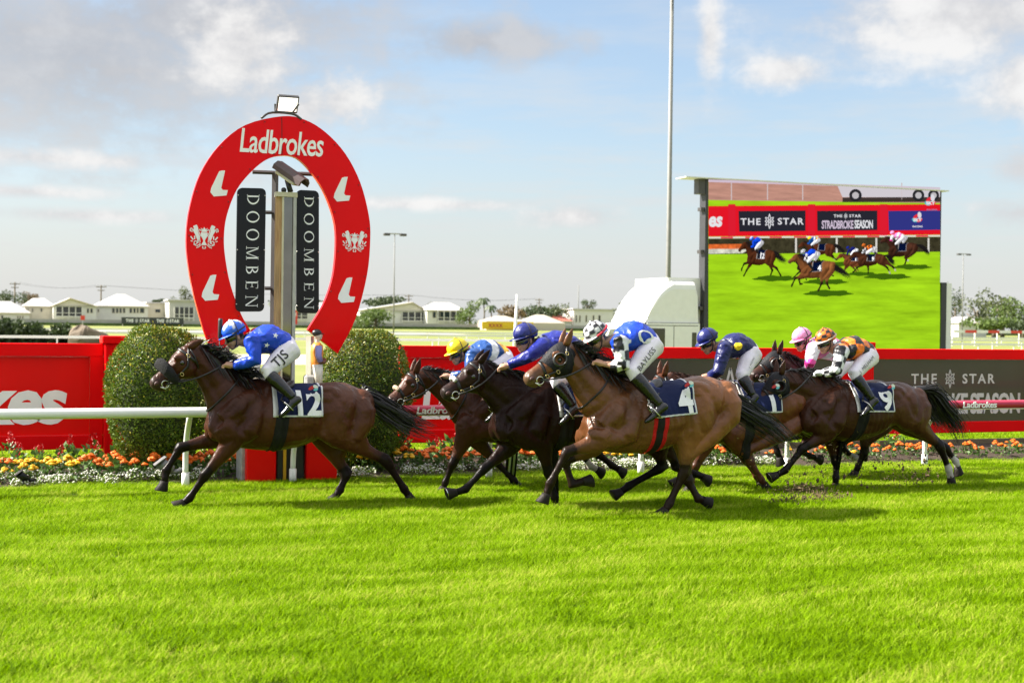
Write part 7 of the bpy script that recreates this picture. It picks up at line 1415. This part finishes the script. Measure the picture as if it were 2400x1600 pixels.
def miniature(key, x, y, width, lay, tint=1.0, vf=1.12):
    """this horse and rider as they appear in the broadcast picture, seen from higher up"""
    H = HORSES[key]; Vs, Cs, Fs = [], [], []; n0 = 0; lightd = np.array([-.6, -.35, .72])
    for root in (H['root'], JK[key]['root']):
        for ob in bpy.data.objects:
            if ob.type != 'MESH': continue
            p = ob
            while p.parent: p = p.parent
            if p != root or ob.name.split('.')[0] not in ('body', 'mane', 'tail', 'silks', 'breeches', 'boot', 'helmet', 'saddlecloth', 'saddle_pad', 'race_number'): continue
            if root != H['root'] and ob.name.startswith('body'): continue
            me = ob.data; nv = len(me.vertices); v = np.empty(nv * 3); me.vertices.foreach_get('co', v); nn = np.empty(nv * 3); me.vertices.foreach_get('normal', nn); nn = nn.reshape(-1, 3)
            mw = np.array(world_of(ob)); v = v.reshape(-1, 3) @ mw[:3, :3].T + mw[:3, 3]
            if 'Col' in me.color_attributes: c = np.empty(nv * 4); me.color_attributes['Col'].data.foreach_get('color', c); c = c.reshape(-1, 4)[:, :3]
            else: c = np.tile(np.array({'breeches': (.6, .6, .62), 'race_number': (.7, .7, .7)}.get(ob.name.split('.')[0], (.012, .01, .01))), (nv, 1))
            sh = .35 + .9 * np.clip(nn @ lightd, 0, 1); c = c * sh[:, None] * 2.0 * tint; f = [list(q.vertices) for q in me.polygons]
            if len(f) > 6000: 
                t = bpy.data.objects.new('t', me); COL.objects.link(t); dm = t.modifiers.new('d', 'DECIMATE'); dm.ratio = 3200 / len(f); ev = evaluated(t); nv2 = len(ev.vertices); v2 = np.empty(nv2 * 3); ev.vertices.foreach_get('co', v2); v2 = v2.reshape(-1, 3) @ mw[:3, :3].T + mw[:3, 3]; f = [list(q.vertices) for q in ev.polygons]
                from mathutils.kdtree import KDTree
                kd = KDTree(nv); [kd.insert(Vector(q), i) for i, q in enumerate(v)]; kd.balance(); c = c[[kd.find(Vector(q))[1] for q in v2]]; v = v2; bpy.data.objects.remove(t); bpy.data.meshes.remove(ev)
            Vs.append(v); Cs.append(c); Fs += [[q + n0 for q in r] for r in f]; n0 += len(v)
    V, C = np.vstack(Vs), np.vstack(Cs); x0, x1 = H['V'][:, 0].min(), H['V'][:, 0].max() + .35; k = width / (x1 - x0); el_ = R(17); yc = H['Y']; xc = (x0 + x1) / 2
    u = x + (V[:, 0] - xc) * k + (V[:, 1] - yc) * k * .25; w = y - (V[:, 2] * math.cos(el_) * vf + (V[:, 1] - yc) * math.sin(el_)) * k; dep = (V[:, 1] - yc) * math.cos(el_) - V[:, 2] * math.sin(el_)
    P3 = np.array([S6(a, b) for a, b in zip(u, w)]); P3[:, 1] = YS - .003 * lay - .004 + np.clip(dep, -1.5, 1.5) * .0012; mesh_obj('picture_rider', P3, Fs, emi((1, 1, 1), EX, attr=True), pic, True, C)
    flat([(x + width * .24 + width * .42 * math.cos(t) * (1 + .15 * math.sin(5 * t)), y + 6 + width * .055 * math.sin(t) * (1 + .2 * math.cos(7 * t))) for t in np.linspace(0, 6.28, 26, endpoint=False)], 3.5, (.05, .13, .004), 'picture_shadow')
miniature('pink', 1690, 560, 240, 7); miniature('yellow', 1250, 545, 245, 7); miniature('twelve', 940, 622, 270, 8, 1.0, 1.38); miniature('chestnut', 1430, 598, 190, 8, 1.3); miniature('nine', 1545, 612, 285, 9); miniature('blue', 1215, 640, 270, 9, 1.4); miniature('four', 1222, 702, 300, 10)
# ---- turf thrown up by the hooves
CL = M('turf_clods', (.10, .07, .03), .95, var=.5, scale=30); rg = np.random.default_rng(3); V, Fc = [], []
for (cx_, cy_, sx, sy, Yc, n, zmax) in ((1880, 1150, 60, 26, 12.9, 520, 1), (1950, 1170, 60, 18, 12.4, 160, 1), (2140, 1110, 90, 45, 13.3, 260, 1), (1990, 1110, 150, 60, 13.0, 220, 1), (2200, 1050, 70, 50, 13.6, 90, 1), (1870, 1175, 80, 22, 12.3, 220, 1)):
    for i in range(n):
        p = PY(cx_ + rg.normal() * sx * .5, cy_ + rg.normal() * sy * .5, Yc + rg.normal() * .12)
        if p[2] < .02: p[2] = .03 + rg.random() * .05
        s = rg.uniform(.003, .010) if rg.random() < .93 else rg.uniform(.012, .024); k = len(V); q = _oct * s * rg.uniform(.5, 1.5, (6, 1)) * (1, 1, rg.uniform(.4, 2.0)); V += list(p + q); Fc += [[j + k for j in t] for t in _of]
o = mesh_obj('flying_turf', V, Fc, CL); tag(o, 'brown clods and loose turf kicked up beneath the number 9 horse', 'turf', kind='stuff')
V, Fc = [], []
for i in range(420):
    p = PY(1940 + rg.normal() * 170, 1105 + rg.normal() * 45, 13.1 + rg.normal() * .3); d = rg.normal(size=3); d /= np.linalg.norm(d); b = np.cross(d, rg.normal(size=3)); b /= np.linalg.norm(b); l = rg.uniform(.015, .06); p[2] = max(p[2], .04); k = len(V); V += [p, p + d * l * .5 + b * .002, p + d * l, p + d * l * .5 - b * .002]; Fc.append([k, k + 1, k + 2, k + 3])
o = mesh_obj('flying_grass', V, Fc, M('dry_grass_bits', (.32, .30, .08), .7, var=.4, scale=40)); tag(o, 'loose grass blades flying behind the leading group', 'grass', kind='stuff')
